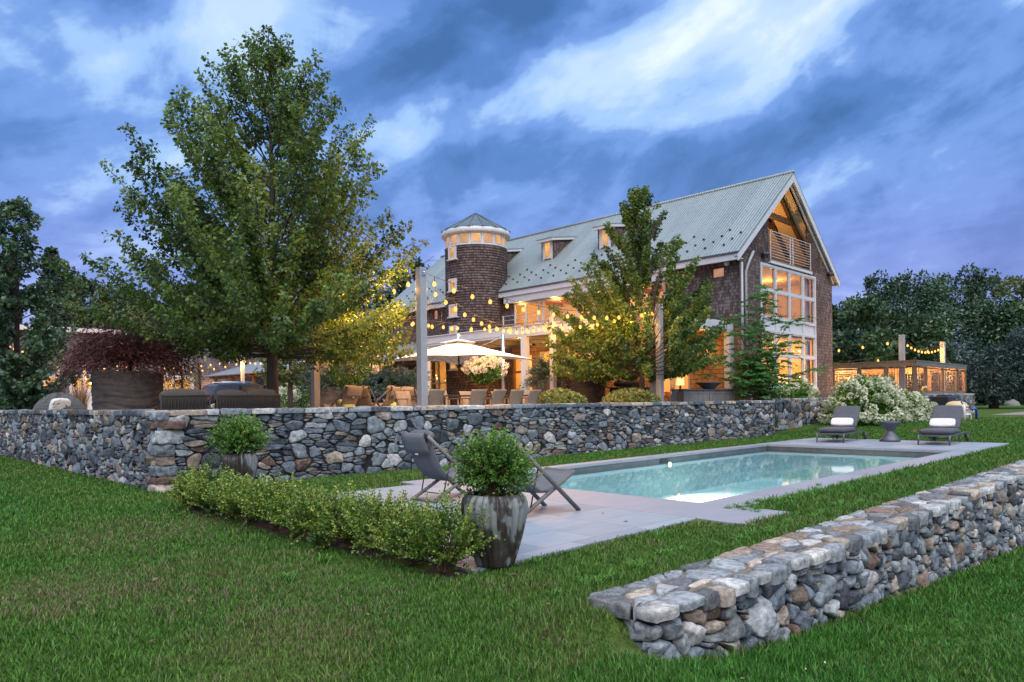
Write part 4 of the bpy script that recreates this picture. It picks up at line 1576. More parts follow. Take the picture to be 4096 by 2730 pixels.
    rc.box(op0 - 0.6, op1 + 0.6, HQ0 + W + 0.25, 18.2, 7.86, 7.95)
    rc.prism([(op0 - 1.2, 7.95), (op1 + 1.2, 7.95), (op1 + 1.2, roof_z(op1 + 1.2) - 0.33), (RIDGE_P, RIDGE_Z - 0.33), (op0 - 1.2, roof_z(op0 - 1.2) - 0.33)], 'y', 18.2, 18.3)
    rc.build('balcony_back', 'shingle_porch', H)
    ce = MB()
    for sgn in (-1, 1):
        x0 = RIDGE_P + sgn * 4.3
        a = [(x0, HQ0 + W + 0.002, roof_z(x0) - 0.32), (x0, 18.2, roof_z(x0) - 0.32), (RIDGE_P, 18.2, RIDGE_Z - 0.32), (RIDGE_P, HQ0 + W + 0.002, RIDGE_Z - 0.32)]
        ce.add(a + [(x, y, z + 0.04) for x, y, z in a], [(0, 1, 2, 3), (7, 6, 5, 4), (0, 4, 5, 1), (1, 5, 6, 2), (2, 6, 7, 3), (3, 7, 4, 0)])
    ce.build('balcony_ceiling', 'cream_wall', H)
    bm = MB()
    for yy in (15.9, 16.9, 17.9):
        for sgn in (-1, 1):
            x0 = RIDGE_P + sgn * 3.6
            bm.bar((x0, yy, roof_z(x0) - 0.45), (RIDGE_P, yy, RIDGE_Z - 0.45), 0.16, 0.2)
        bm.box(RIDGE_P - 1.75, RIDGE_P + 1.75, yy - 0.081, yy + 0.081, 10.35, 10.6)
    bm.build('rafter', 'beam_wood', H)
    lamp('balcony_lamp', (34.2, 16.8, 9.9), 75, WARM, H, 0.15)
    # ---- floors, ceilings, partitions inside
    fl = MB()
    fl.box(HP0 + W + 0.003, HP1 - W - 0.005, HQ0 + W + 0.003, HQ1 - W - 0.003, 0.75, FL)
    fl.build('ground_floor', 'interior_floor', H)
    cl = MB()
    cl.box(HP0 + W + 0.003, HP1 - W - 0.005, HQ0 + W + 0.003, HQ1 - W - 0.003, 4.5, 4.8)
    cl.box(HP0 + W + 0.003, HP1 - W - 0.005, HQ0 + W + 0.003, HQ1 - W - 0.003, 7.75, 7.85)
    # partitions
    cl.box(HP0 + W + 0.003, HP1 - 0.3, 21.2, 21.3, FL, 4.5)
    cl.box(34.4, 34.5, 21.3, 30.0, FL, 4.5)
    cl.box(HP0 + W + 0.003, 36, 30.0, 30.1, FL, 4.5)
    cl.box(33.0, 33.1, 30.1, 41.5, FL, 4.5)
    cl.box(HP0 + W + 0.003, HP1 - 0.3, 18.55, 18.65, 4.8, 7.75)
    cl.box(33.4, 33.5, 18.65, 30.0, 4.8, 7.75)
    cl.box(HP0 + W + 0.003, 36, 30.0, 30.1, 4.8, 7.75)
    cl.box(38.9, 38.98, HQ0 + W + 0.003, 21.2, FL, 7.75)
    cl.build('interior_walls', 'cream_wall', H)
    wd = MB()
    for yy in np.arange(19.4, 29.6, 1.1):
        wd.box(HP0 + 0.3, 33.38, yy - 0.07, yy + 0.07, 7.35, 7.74)
    wd.box(33.3, 33.39, 20.0, 23.0, 5.2, 6.9)
    wd.build('ceiling_beams', 'interior_wood', H)
    # ---- upper glazing
    frame_p(H, 'upper_glazing', HP0 + 0.10, 19.02, 29.28, 4.96, 7.14, [20.5, 22.9, 23.3, 27.0, 27.35, 28.35], [], 0.11, 0.12)
    # ---- ground floor glazing
    frame_p(H, 'porch_glazing', HP0 + 0.10, 22.77, 27.28, FL, 4.24, [24.2, 25.7], [3.3], 0.10, 0.12)
    frame_p(H, 'porch_door', HP0 + 0.10, 27.77, 29.43, FL, 4.24, [28.5], [3.2], 0.13, 0.12, mat='interior_wood')
    frame_p(H, 'left_glazing', HP0 + 0.10, 35.46, 37.28, 1.16, 4.24, 2, [2.75], 0.10, 0.12)
    d1 = frame_p(H, 'french_door', HP0 + 0.10, 17.77, 19.73, FL, 3.88, [18.75], [3.2], 0.10, 0.10, mw=0.22)
    hd = MB()
    for yy in (18.70, 18.80):
        hd.tube([(HP0 + 0.02, yy, 1.9), (HP0 + 0.02, yy, 2.2)], 0.018, 8)
    hd.build('handle', 'chrome', d1)
    frame_p(H, 'side_door', HP0 + 0.10, 38.82, 40.23, FL, 3.74, [39.9], [3.3], 0.12, 0.10)
    for (a, c, z0, z1) in holes[6:]:
        frame_p(H, 'square_window', HP0 + 0.10, a, c, z0, z1, 1, 1, 0.035, 0.08, mat='beam_wood', pane='lit_pane_dim')
    # corner boards and downspout
    dp = MB()
    dp.tube([(28.95, 15.02, 7.45), (28.95, 15.02, 1.0)], 0.055, 10)
    dp.tube([(29.42, 15.08, 1.0), (29.42, 15.08, 7.1), (29.62, 15.0, 7.6), (30.0, 15.0, 8.05)], 0.06, 10)
    dp.build('downspout', 'post_paint', H)
    cb = MB()
    cb.box(28.98, HP0 + 0.002, 15.5, 15.74, FL, 4.35)
    cb.build('corner_board', 'white_trim', H)
    # ---- interior dressing
    for (p_, q_, z_, pw) in ((32.0, 25.6, 3.9, 190), (31.4, 28.6, 3.8, 90), (31.5, 16.9, 4.1, 120), (34.5, 18.2, 4.1, 170), (37.2, 17.5, 3.6, 90), (31.2, 36.3, 3.7, 110), (31.0, 39.6, 3.4, 90),
                             (31.3, 27.6, 6.7, 85), (31.3, 24.0, 6.7, 100), (31.3, 20.6, 6.7, 70), (32.3, 17.2, 7.0, 36), (36.3, 17.2, 7.0, 62), (31.5, 19.9, 3.4, 70)):
        lamp('room_lamp', (p_, q_, z_), pw * 1.25, WARM, H, 0.12)
    for bx in ((33.36, 33.398, 25.0, 26.4, 5.6, 6.8), (32.95, 32.999, 36.6, 37.1, 1.9, 2.9), (32.95, 32.999, 39.2, 39.9, 1.5, 3.0), (37.6, 38.3, 21.14, 21.199, 2.6, 3.9), (30.6, 31.3, 21.14, 21.199, 2.2, 3.2)):
        MB().box(*bx).build('picture', 'picture_warm', H)
    pf = MB()
    pf.box(33.35, 33.40, 24.9, 26.5, 5.5, 5.597)
    pf.box(33.35, 33.40, 24.9, 26.5, 6.803, 6.9)
    pf.box(34.34, 34.398, 23.0, 29.0, 3.2, 3.3)
    pf.box(33.9, 34.398, 23.2, 28.8, FL, 1.9)
    pf.box(31.9, 32.8, 24.0, 28.0, FL, 1.86)
    pf.box(29.6, 33.0, 20.4, 21.18, FL, 1.75)
    pf.build('cabinets', 'interior_wood', H)
    cu = MB()
    for (a, c, q_) in ((30.9, 31.3, 15.6), (36.85, 37.2, 15.6)):
        for z0, z1 in ((2.0, 4.45), (4.85, 7.7)):
            for i in range(5):
                cu.tube([(a + (c - a) * i / 4, q_, z0), (a + (c - a) * i / 4, q_, z1)], 0.055, 8)
    cu.build('curtain', 'pillow_white', H)
    # table lamp and pendants seen through the glass
    for (p_, q_, z_, r_, hgt) in ((36.4, 16.6, 2.25, 0.30, 0.5), (31.2, 26.9, 3.75, 0.36, 0.36), (31.2, 25.2, 3.75, 0.36, 0.36), (30.6, 19.2, 2.2, 0.2, 0.34)):
        b = MB()
        b.lathe([(r_, 0), (r_ * 0.82, hgt)], (p_, q_, z_), 20)
        sh = b.build('lamp_shade', 'shade_glow', H)
        b = MB()
        if z_ > 3:
            b.tube([(p_, q_, z_ + hgt), (p_, q_, 4.49)], 0.012, 6)
        else:
            b.tube([(p_, q_, z_), (p_, q_, z_ - 0.5)], 0.05, 8)
            b.box(p_ - 0.4, p_ + 0.4, q_ - 0.3, q_ + 0.3, FL, z_ - 0.5)
        b.build('lamp_stem', 'dark_metal', sh)
    ch = MB()
    arm = MB()
    rr = random.Random(3)
    for i in range(11):
        a = 2 * PI * i / 11
        x, y, z = 34.6 + 1.5 * math.cos(a), 17.6 + 0.9 * math.sin(a), 3.72 + rr.uniform(-0.18, 0.22)
        ch.sphere((x, y, z), 0.05, 5)
        arm.tube([(34.6, 17.6, 3.75), (x, y, z - 0.05)], 0.008, 5)
    arm.tube([(34.6, 17.6, 3.75), (34.6, 17.6, 4.5)], 0.012, 6)
    co = arm.build('chandelier', 'dark_metal', H)
    ch.build('bulb', 'bulb_glow', co)
    so = MB()
    so.pad(30.2, 31.1, 16.2, 18.2, 1.2, 1.8, 0.05)
    so.build('sofa', 'rust_orange', H)
    # warm down lights under the upper eave
    dl = MB()
    for yy in (20.5, 23.2, 26.0, 28.6):
        dl.tube([(28.85, yy, 7.158), (28.85, yy, 7.15)], 0.06, 10)
        lamp('soffit_lamp', (28.95, yy, 7.05), 14, WARM, H, 0.05)
    dl.build('downlight', 'downlight_glow', H)

    # ---- dormers
    for dq, dw in ((28.18, 0.98), (23.95, 0.98), (32.6, 0.98)):
        f = 30.86
        z0, z1 = roof_z(f), roof_z(f) + 1.16
        b = MB()
        back = RIDGE_P - (RIDGE_Z - (z1 + 0.25)) / SL
        for yy in (dq - dw / 2, dq + dw / 2 - 0.1):
            b.prism([(f, z0 - 0.05), (f, z1), (back, z1 + 0.2), (back + 0.1, z1 + 0.15), (f + 0.2, z0 - 0.05)], 'y', yy, yy + 0.1)
        dm = b.build('dormer', 'shingle_house', H)
        b = MB()
        ov = 0.16
        vs = [(f - 0.32, dq - dw / 2 - ov, z1 + 0.0), (f - 0.32, dq + dw / 2 + ov, z1), (back + 0.35, dq + dw / 2 + ov, z1 + 0.40), (back + 0.35, dq - dw / 2 - ov, z1 + 0.40)]
        b.add(vs + [(x, y, z + 0.05) for x, y, z in vs], [(0, 1, 2, 3), (7, 6, 5, 4), (0, 4, 5, 1), (1, 5, 6, 2), (2, 6, 7, 3), (3, 7, 4, 0)])
        b.build('dormer_roof', 'roof_metal', dm)
        b = MB()
        vs2 = [(x, y, z - 0.14) for x, y, z in vs]
        b.add([(vs[0][0] + 0.02, vs[0][1] + 0.02, vs[0][2] - 0.003), (vs[1][0] + 0.02, vs[1][1] - 0.02, vs[1][2] - 0.003), (vs[2][0], vs[2][1] - 0.02, vs[2][2] - 0.003), (vs[3][0], vs[3][1] + 0.02, vs[3][2] - 0.003)] +
              [(vs2[0][0] + 0.02, vs2[0][1] + 0.02, vs2[0][2]), (vs2[1][0] + 0.02, vs2[1][1] - 0.02, vs2[1][2]), (vs2[2][0], vs2[2][1] - 0.02, vs2[2][2]), (vs2[3][0], vs2[3][1] + 0.02, vs2[3][2])],
              [(4, 5, 1, 0), (5, 6, 2, 1), (7, 4, 0, 3), (4, 7, 6, 5)])
        b.box(f - 0.02, f + 0.05, dq - dw / 2 + 0.1, dq - dw / 2 + 0.2, z0, z1 - 0.1)
        b.box(f - 0.02, f + 0.05, dq + dw / 2 - 0.2, dq + dw / 2 - 0.1, z0, z1 - 0.1)
        b.build('dormer_trim', 'white_trim', dm)
        frame_p(dm, 'dormer_window', f + 0.01, dq - dw / 2 + 0.2, dq + dw / 2 - 0.2, z0 + 0.06, z1 - 0.1, 1, 1, 0.07, 0.1, pane='lit_pane')

    # ---- round tower
    c = (28.6, 31.93)
    RT = 1.845
    az = math.atan2(-c[1], -c[0])          # towards the lawn

    def ring(r0, z0, z1, n=72):
        b = MB()
        vs, fs = [], []
        for k_ in range(n + 1):
            a = 2 * PI * k_ / n
            vs += [(c[0] + r0 * math.cos(a), c[1] + r0 * math.sin(a), z0), (c[0] + r0 * math.cos(a), c[1] + r0 * math.sin(a), z1)]
        for k_ in range(n):
            fs.append((2 * k_, 2 * k_ + 2, 2 * k_ + 3, 2 * k_ + 1))
        b.add(vs, fs, True)
        o = b.build('tower', 'shingle_house', H)
        uv = o.data.uv_layers[0].data
        for poly in o.data.polygons:
            k_ = poly.index
            for li in poly.loop_indices:
                vi = o.data.loops[li].vertex_index
                kk = vi // 2
                uv[li].uv = (r0 * 2 * PI * kk / n, o.data.vertices[vi].co.z)
        return o
    T = ring(RT, 0.8, 10.62)
    # real butt edges: every course is a slightly flared ring
    b = MB()
    z = 0.95
    while z < 10.6:
        b.lathe([(RT + 0.022, z), (RT + 0.004, z + 0.15)], (c[0], c[1], 0), 64)
        b.lathe([(RT + 0.001, z), (RT + 0.022, z)], (c[0], c[1], 0), 64)
        z += 0.15
    o = b.build('courses', 'shingle_house', T)
    uv = o.data.uv_layers[0].data
    for poly in o.data.polygons:
        aa = []
        for li in poly.loop_indices:
            v = o.data.vertices[o.data.loops[li].vertex_index].co + parent_origin_v(T)
            aa.append([li, math.atan2(v.y - c[1], v.x - c[0]) % (2 * PI), v.z])
        if max(x[1] for x in aa) - min(x[1] for x in aa) > PI:
            for x in aa:
                if x[1] < PI:
                    x[1] += 2 * PI
        for li, a, zz in aa:
            uv[li].uv = (a * RT, zz - 0.95)
    b = MB()
    b.lathe([(RT + 0.03, 10.56), (RT + 0.05, 10.60), (RT + 0.05, 10.66), (RT - 0.05, 10.68)], (c[0], c[1], 0), 64)
    b.lathe([(RT - 0.06, 11.28), (RT + 0.18, 11.30), (RT + 0.22, 11.34), (RT + 0.22, 11.58), (RT + 0.1, 11.60)], (c[0], c[1], 0), 64)
    nw = 16
    for i in range(nw):
        a = az + 2 * PI * (i + 0.5) / nw
        d = Vector((math.cos(a), math.sin(a), 0))
        s_ = Vector((-d.y, d.x, 0))
        p1 = Vector((c[0], c[1], 0)) + d * (RT - 0.05)
        b.bar(p1 + Vector((0, 0, 10.66)), p1 + Vector((0, 0, 11.30)), 0.10, 0.14, d)
    b.build('tower_trim', 'white_trim', T)
    for i in range(nw):
        a = az + 2 * PI * i / nw
        if math.cos(a - az) < -0.35:
            continue
        d = Vector((math.cos(a), math.sin(a), 0))
        s_ = Vector((-d.y, d.x, 0))
        ctr = Vector((c[0], c[1], 10.98)) + d * (RT - 0.07)
        hw, hh = 0.30, 0.30
        b = MB()
        for sx in (-1, 1):
            b.bar(ctr + s_ * sx * (hw - 0.025) + Vector((0, 0, -hh)), ctr + s_ * sx * (hw - 0.025) + Vector((0, 0, hh)), 0.05, 0.06, d)
            b.bar(ctr + s_ * -(hw - 0.05) + Vector((0, 0, sx * (hh - 0.025))), ctr + s_ * (hw - 0.05) + Vector((0, 0, sx * (hh - 0.025))), 0.05, 0.05, (0, 0, 1))
        f_ = b.build('tower_window', 'white_trim', T)
        b = MB()
        b.add([ctr - s_ * hw + Vector((0, 0, -hh)), ctr + s_ * hw + Vector((0, 0, -hh)), ctr + s_ * hw + Vector((0, 0, hh)), ctr - s_ * hw + Vector((0, 0, hh))], [(0, 1, 2, 3)])
        b.build('pane', 'lit_pane', f_)
    for z0, hh in ((10.17, 0.36), (8.32, 0.36), (6.82, 0.36), (5.58, 0.36), (3.79, 0.40)):
        a = az - R(47)
        d = Vector((math.cos(a), math.sin(a), 0))
        s_ = Vector((-d.y, d.x, 0))
        ctr = Vector((c[0], c[1], z0)) + d * (RT + 0.03)
        hw = 0.30
        b = MB()
        for sx in (-1, 1):
            b.bar(ctr + s_ * sx * (hw - 0.03) + Vector((0, 0, -hh)), ctr + s_ * sx * (hw - 0.03) + Vector((0, 0, hh)), 0.07, 0.16, d)
            b.bar(ctr + s_ * -(hw - 0.06) + Vector((0, 0, sx * (hh - 0.03))), ctr + s_ * (hw - 0.06) + Vector((0, 0, sx * (hh - 0.03))), 0.14, 0.07, (0, 0, 1))
        b.bar(ctr + s_ * -(hw + 0.1) + Vector((0, 0, -hh - 0.03)) + d * 0.03, ctr + s_ * (hw + 0.1) + Vector((0, 0, -hh - 0.03)) + d * 0.03, 0.2, 0.05, (0, 0, 1))
        f_ = b.build('tower_window', 'white_trim', T)
        b = MB()
        q_ = ctr + d * 0.005
        b.add([q_ - s_ * hw + Vector((0, 0, -hh)), q_ + s_ * hw + Vector((0, 0, -hh)), q_ + s_ * hw + Vector((0, 0, hh)), q_ - s_ * hw + Vector((0, 0, hh))], [(0, 1, 2, 3)])
        b.build('pane', 'lit_pane', f_)
    b = MB()
    n = 16
    for i in range(n):
        a0, a1 = az + 2 * PI * (i - 0.5) / n, az + 2 * PI * (i + 0.5) / n
        r_ = RT + 0.26
        b.add([(c[0] + r_ * math.cos(a0), c[1] + r_ * math.sin(a0), 11.60), (c[0] + r_ * math.cos(a1), c[1] + r_ * math.sin(a1), 11.60), (c[0], c[1], 12.83)], [(0, 1, 2)])
        b.add([(c[0] + r_ * math.cos(a0), c[1] + r_ * math.sin(a0), 11.597), (c[0] + r_ * math.cos(a1), c[1] + r_ * math.sin(a1), 11.597), (c[0], c[1], 11.597)], [(2, 1, 0)])
    plain('tower_roof_metal', (0.12, 0.155, 0.15), 0.4, 0.3, var=0.25, scale=2)
    tr_ = b.build('tower_roof', 'tower_roof_metal', T)
    b = MB()
    for i in range(n):
        a0 = az + 2 * PI * (i - 0.5) / n
        r_ = RT + 0.27
        b.tube([(c[0] + r_ * math.cos(a0), c[1] + r_ * math.sin(a0), 11.605), (c[0], c[1], 12.845)], 0.02, 5)
    b.build('seam', 'grey_metal', tr_)

    # ---- porch
    pb = MB()
    pb.box(22.92, 23.18, 15.47, 29.9, 4.42, 4.88)
    pb.box(23.182, 28.97, 15.47, 15.73, 4.42, 4.88)
    pb.box(23.182, 27.5, 29.62, 29.9, 4.42, 4.88)
    pb.box(22.86, 23.24, 15.40, 29.96, 4.883, 4.93)
    pb.box(22.895, 22.918, 15.45, 29.92, 4.52, 4.60)
    pb.box(23.0, 28.95, 15.46, 15.468, 4.52, 4.60)
    PB = pb.build('porch_beam', 'white_trim', H)
    for (x, y) in ((23.05, 29.72), (23.05, 22.5), (23.05, 15.62), (28.8, 15.62)):
        MB().box(x - 0.14, x + 0.14, y - 0.14, y + 0.14, FL, 4.418).build('porch_column', 'white_trim', H)
    pc = MB()
    pc.box(23.185, HP0 - 0.003, 15.735, 29.615, 4.60, 4.86)
    pc.build('porch_ceiling', 'cream_wall', H)
    cb = MB()
    for yy in (18.6, 22.5, 26.0):
        cb.box(23.185, HP0 - 0.003, yy - 0.12, yy + 0.12, 4.34, 4.598)
    cb.box(26.0, 26.24, 15.74, 29.61, 4.40, 4.597)
    cb.build('cross_beam', 'cabinet_wood', PB)
    for (x, y0) in ((25.3, 24.1), (25.3, 19.6)):
        b = MB().box(x - 0.12, x + 0.12, y0, y0 + 1.9, 4.22, 4.33)
        hh = b.build('heater', 'dark_metal', H)
        b = MB()
        for dx in (-0.05, 0.05):
            b.tube([(x + dx, y0 + 0.1, 4.21), (x + dx, y0 + 1.8, 4.21)], 0.02, 6)
        b.build('element', 'grey_metal', hh)
    dl = MB()
    for (x, y) in ((24.6, 27.6), (24.6, 24.3), (24.6, 20.5), (27.4, 27.6), (27.4, 24.3), (27.4, 20.5), (26.6, 17.3)):
        dl.tube([(x, y, 4.599), (x, y, 4.585)], 0.05, 10)
        lamp('porch_lamp', (x, y, 4.5), 78, WARM, H, 0.05)
    dl.build('downlight', 'downlight_glow', PB)
    # balcony rail over the porch
    b = MB()
    for z in (5.05, 5.28, 5.5, 5.72):
        b.tube([(24.6, 15.9, z), (24.6, 25.6, z)], 0.016, 6)
    for yy in np.arange(15.9, 25.7, 1.6):
        b.box(24.58, 24.62, yy - 0.02, yy + 0.02, 4.93, 5.75)
    b.build('balcony_rail', 'white_trim', H)
    b = MB().box(23.24, HP0 - 0.003, 15.74, 29.6, 4.865, 4.94)
    b.build('balcony_floor', 'teak_grey', H)
    # lanterns on the front wall
    for (y, z, pw) in ((16.85, 3.55, 26), (41.05, 3.72, 24), (21.1, 3.3, 20)):
        b = MB()
        for dx in (-0.09, 0.09):
            for dy in (-0.09, 0.09):
                b.box(HP0 - 0.16 + dx - 0.01, HP0 - 0.16 + dx + 0.01, y + dy - 0.01, y + dy + 0.01, z - 0.2, z + 0.2)
        b.box(HP0 - 0.27, HP0 - 0.05, y - 0.11, y + 0.11, z + 0.2, z + 0.24)
        b.box(HP0 - 0.27, HP0 - 0.002, y - 0.11, y + 0.11, z - 0.24, z - 0.2)
        ln = b.build('wall_lantern', 'dark_metal', H)
        b = MB()
        b.sphere((HP0 - 0.16, y, z), 0.07, 6)
        b.build('bulb', 'bulb_glow', ln)
        lamp('lantern_lamp', (HP0 - 0.32, y, z + 0.05), pw, WARM, H, 0.06)
    # flood lights on the gable
    for (x, z) in ((31.25, 8.1), (38.75, 8.05)):
        b = MB()
        b.sphere((x - 0.12, HQ0 - 0.16, z), 0.13, 6)
        b.sphere((x + 0.14, HQ0 - 0.16, z + 0.02), 0.13, 6)
        b.box(x - 0.1, x + 0.1, HQ0 - 0.08, HQ0 - 0.002, z - 0.06, z + 0.06)
        b.build('flood_light', 'dark_metal', H)
    b = MB()
    b.sphere((HP0 - 0.1, 15.75, 7.5), 0.12, 6)
    b.build('security_camera', 'white_trim', H)
    b = MB().box(29.35, 29.75, 14.95, 15.19, 0.95, 1.7)
    b.build('meter_box', 'post_paint', H)
    return H


def parent_origin_v(o):
    return Vector(parent_origin(o))


build_house()


# ------------------------------------------------------------------ breezeway and garage
def build_breezeway():
    B = thing('breezeway', (26, 50, FL), 'long low metal breezeway roof on timber posts between house and garage', 'breezeway')
    p0, z0, p1, z1 = 23.05, 3.85, HP0 - 0.01, 5.50
    qa, qb = 30.1, 59.5
    b = MB()
    vs = [(p0, qa, z0), (p0, qb, z0), (p1, qb + 2, z1), (p1, qa, z1)]
    lo = [(x, y, z - 0.09) for x, y, z in vs]
    b.add(vs + lo, [(3, 2, 1, 0), (4, 5, 6, 7), (1, 5, 4, 0), (2, 6, 5, 1), (0, 4, 7, 3)])
    vs = [(p1 + 0.02, 42.2, z1), (p1 + 0.02, qb + 2, z1), (p1 + 6, qb, z0), (p1 + 6, 42.2, z0)]
    lo = [(x, y, z - 0.09) for x, y, z in vs]
    b.add(vs + lo, [(3, 2, 1, 0), (4, 5, 6, 7), (2, 6, 5, 1), (3, 7, 6, 2), (0, 4, 7, 3)])
    b.build('roof', 'roof_metal_low', B)
    b = MB().prism(zigzag(qa, qb, z0 - 0.10, z0 - 0.05, z0 - 0.01, 0.16), 'x', p0 - 0.02, p0 - 0.002)
    b.build('drip_edge', 'grey_metal', B)
    r = MB()
    r.box(p0 + 0.75, p0 + 0.95, qa + 0.5, qb - 0.1, 3.62, 3.88)
    for yy in np.arange(qa + 0.6, qb - 0.2, 1.2):
        r.bar((p0 + 0.05, yy, z0 - 0.16), (p1 - 0.1, yy, z1 - 0.18), 0.09, 0.14)
    r.build('rafter', 'beam_wood', B)
    for yy in (43.6, 47.6, 51.9, 55.7, 59.0):
        MB().box(p0 + 0.74, p0 + 0.96, yy - 0.11, yy + 0.11, 0.95, 3.618).build('post', 'deck_wood', B)


def build_garage():
    G = thing('garage', (22, 62, FL), 'big grey shingled garage barn with white doors on the left', 'garage')
    q = 62.0
    g0, g1, zt = 4.0, 29.8, 7.35
    doors = [(16.4, 19.6), (20.35, 23.1)]
    doors = [(14.2, 17.6), (20.05, 23.05), (9.9, 13.2)]
    holes = [(a, b, 0.95, 3.85) for a, b in doors] + [(25.4, 26.4, 1.0, 3.1)]
    b = MB()
    for (a, c, z0, z1) in rects_minus(g0, g1, 0.6, zt, holes):
        b.box(a, c, q, q + 0.2, z0, z1)
    b.box(g0, g0 + 0.2, q + 0.202, q + 10, 0.6, zt)
    b.box(g1 - 0.2, g1, q + 0.202, q + 10, 0.6, zt)
    b.box(g0 + 0.2, g1 - 0.2, q + 9.8, q + 10, 0.6, zt)
    b.build('wall', 'shingle_garage', G)
    b = MB()
    b.hexa([(g0 - 0.3, q - 0.35, zt + 0.02), (g1 + 0.3, q - 0.35, zt + 0.02), (g1 + 0.3, q + 10.3, zt + 0.5), (g0 - 0.3, q + 10.3, zt + 0.5)],
           [(g0 - 0.3, q - 0.35, zt + 0.12), (g1 + 0.3, q - 0.35, zt + 0.12), (g1 + 0.3, q + 10.3, zt + 0.62), (g0 - 0.3, q + 10.3, zt + 0.62)])
    b.build('roof', 'roof_metal_low', G)
    b = MB()
    b.box(g0 - 0.32, g1 + 0.32, q - 0.40, q - 0.352, zt - 0.22, zt + 0.14)
    for a, c in doors:
        b.box(a - 0.16, a - 0.002, q - 0.04, q + 0.1, 0.95, 4.0)
        b.box(c + 0.002, c + 0.16, q - 0.04, q + 0.1, 0.95, 4.0)
        b.box(a, c, q - 0.04, q + 0.1, 3.852, 4.0)
    b.build('trim', 'white_trim', G)
    for a, c in doors:
        d = MB()
        d.box(a, c, q + 0.03, q + 0.08, 0.95, 2.88)
        d.box(a, c, q + 0.03, q + 0.08, 3.72, 3.85)
        for i in range(5):
            x = a + (c - a) * i / 4
            d.box(max(a, x - 0.06), min(c, x + 0.06), q + 0.028, q + 0.078, 2.882, 3.718)
        for i in range(4):
            for z0, z1 in ((1.05, 1.85), (1.98, 2.75)):
                x0, x1 = a + (c - a) * i / 4 + 0.08, a + (c - a) * (i + 1) / 4 - 0.08
                d.box(x0, x1, q + 0.015, q + 0.029, z0, z1)
        o = d.build('garage_door', 'white_trim', G)
        w = MB()
        w.add([(a, q + 0.06, 2.88), (c, q + 0.06, 2.88), (c, q + 0.06, 3.72), (a, q + 0.06, 3.72)], [(0, 1, 2, 3)])
        w.build('pane', 'lit_pane', o)
    frame_q(G, 'side_door', q + 0.05, 25.4, 26.4, 1.0, 3.1, 1, 1, 0.12, 0.1, pane='lit_pane_dim')
    b = MB()
    b.box(24.35, 24.6, q - 0.2, q - 0.002, 2.9, 3.2)
    ln = b.build('wall_lantern', 'dark_metal', G)
    b = MB()
    b.sphere((24.47, q - 0.28, 3.0), 0.12, 6)
    b.build('bulb', 'bulb_glow', ln)
    lamp('lantern_lamp', (24.47, q - 0.6, 3.0), 60, WARM, G, 0.1)


build_breezeway()
build_garage()
# ------------------------------------------------------------------ light posts and string lights
POST_Z = 4.93
POSTS = {
    'near': (11.1, 14.5, 'tallest grey square light post, nearest behind the long stone wall'),
    'right': (21.77, 14.5, 'square light post behind the long wall in front of the smaller tree'),
    'mid': (21.6, 19.5, 'square light post between dining table and juniper planter'),
    'tree': (11.1, 19.86, 'square light post with its top hidden in the big maple'),
    'far_a': (21.72, 43.3, 'slim far light post just right of the big maple trunk'),
    'far_b': (21.73, 49.0, 'slim far light post in front of the parked car'),
    'left_a': (11.1, 51.9, 'warm lit light post left of the red maple planter'),
    'left_b': (13.4, 55.3, 'grey light post half hidden by the red maple, beside big pot'),
}


def build_posts():
    first = None
    for k, (x, y, lab) in POSTS.items():
        if first is None:
            t = thing('light_post', (0, 0, 0), lab, 'light post', 'square posts carrying the string lights')
            b = MB()
            b.box(-0.1, 0.1, -0.1, 0.1, 0, POST_Z - FL)
            b.build('post', 'post_paint', t, bevel=0.008)
            b = MB()
            b.box(-0.06, 0.06, -0.125, -0.102, POST_Z - FL - 0.2, POST_Z - FL - 0.06)
            b.box(0.102, 0.125, -0.06, 0.06, POST_Z - FL - 0.2, POST_Z - FL - 0.06)
            b.tube([(0, -0.12, POST_Z - FL - 0.13), (0, -0.17, POST_Z - FL - 0.13)], 0.02, 8)
            b.build('bracket', 'chrome', t)
            first = t
            place(t, (x, y, FL), 0, lab, first=True)
        else:
            place(first, (x, y, FL), 0, lab)


build_posts()


def strand(a, b, sag, label, spacing=0.62, power=25.0, size=0.05, drop=0.16, light_every=1, phase=0.5):
    a, b = Vector(a), Vector(b)
    L = (b - a).length
    t = thing('string_light', a, label, 'string lights', 'warm bulb strings over the terrace and deck')
    n = max(12, int(L * 3))
    pts = []
    for i in range(n + 1):
        u = i / n
        p = a.lerp(b, u)
        p.z -= sag * 4 * u * (1 - u)
        pts.append(p)
    MB().tube(pts, 0.008, 5).build('cable', 'cable_black', t)
    k = max(1, int(L / spacing))
    for i in range(k):
        u = (i + phase) / k
        p = a.lerp(b, u)
        p.z -= sag * 4 * u * (1 - u)
        d = MB()
        d.tube([p, p - Vector((0, 0, drop - 0.05))], [0.006, 0.018], 6)
        so = d.build('socket', 'cable_black', t)
        bu = MB()
        bu.lathe([(0.0001, -size * 1.35), (size * 0.62, -size * 1.1), (size, -size * 0.3), (size * 0.85, size * 0.5), (size * 0.4, size * 1.2)], (p.x, p.y, p.z - drop - size * 0.6), 8)
        bu.build('bulb', 'bulb_glow', so)
        if i % light_every == 0:
            lamp('bulb_lamp', (p.x, p.y, p.z - drop - size * 2.0 - 0.05), power * light_every, WARM, so, 0.04)


def pt(k, dx=0.0, dy=0.0, dz=-0.12):
    x, y, _ = POSTS[k]
    return (x + dx, y + dy, POST_Z + dz)


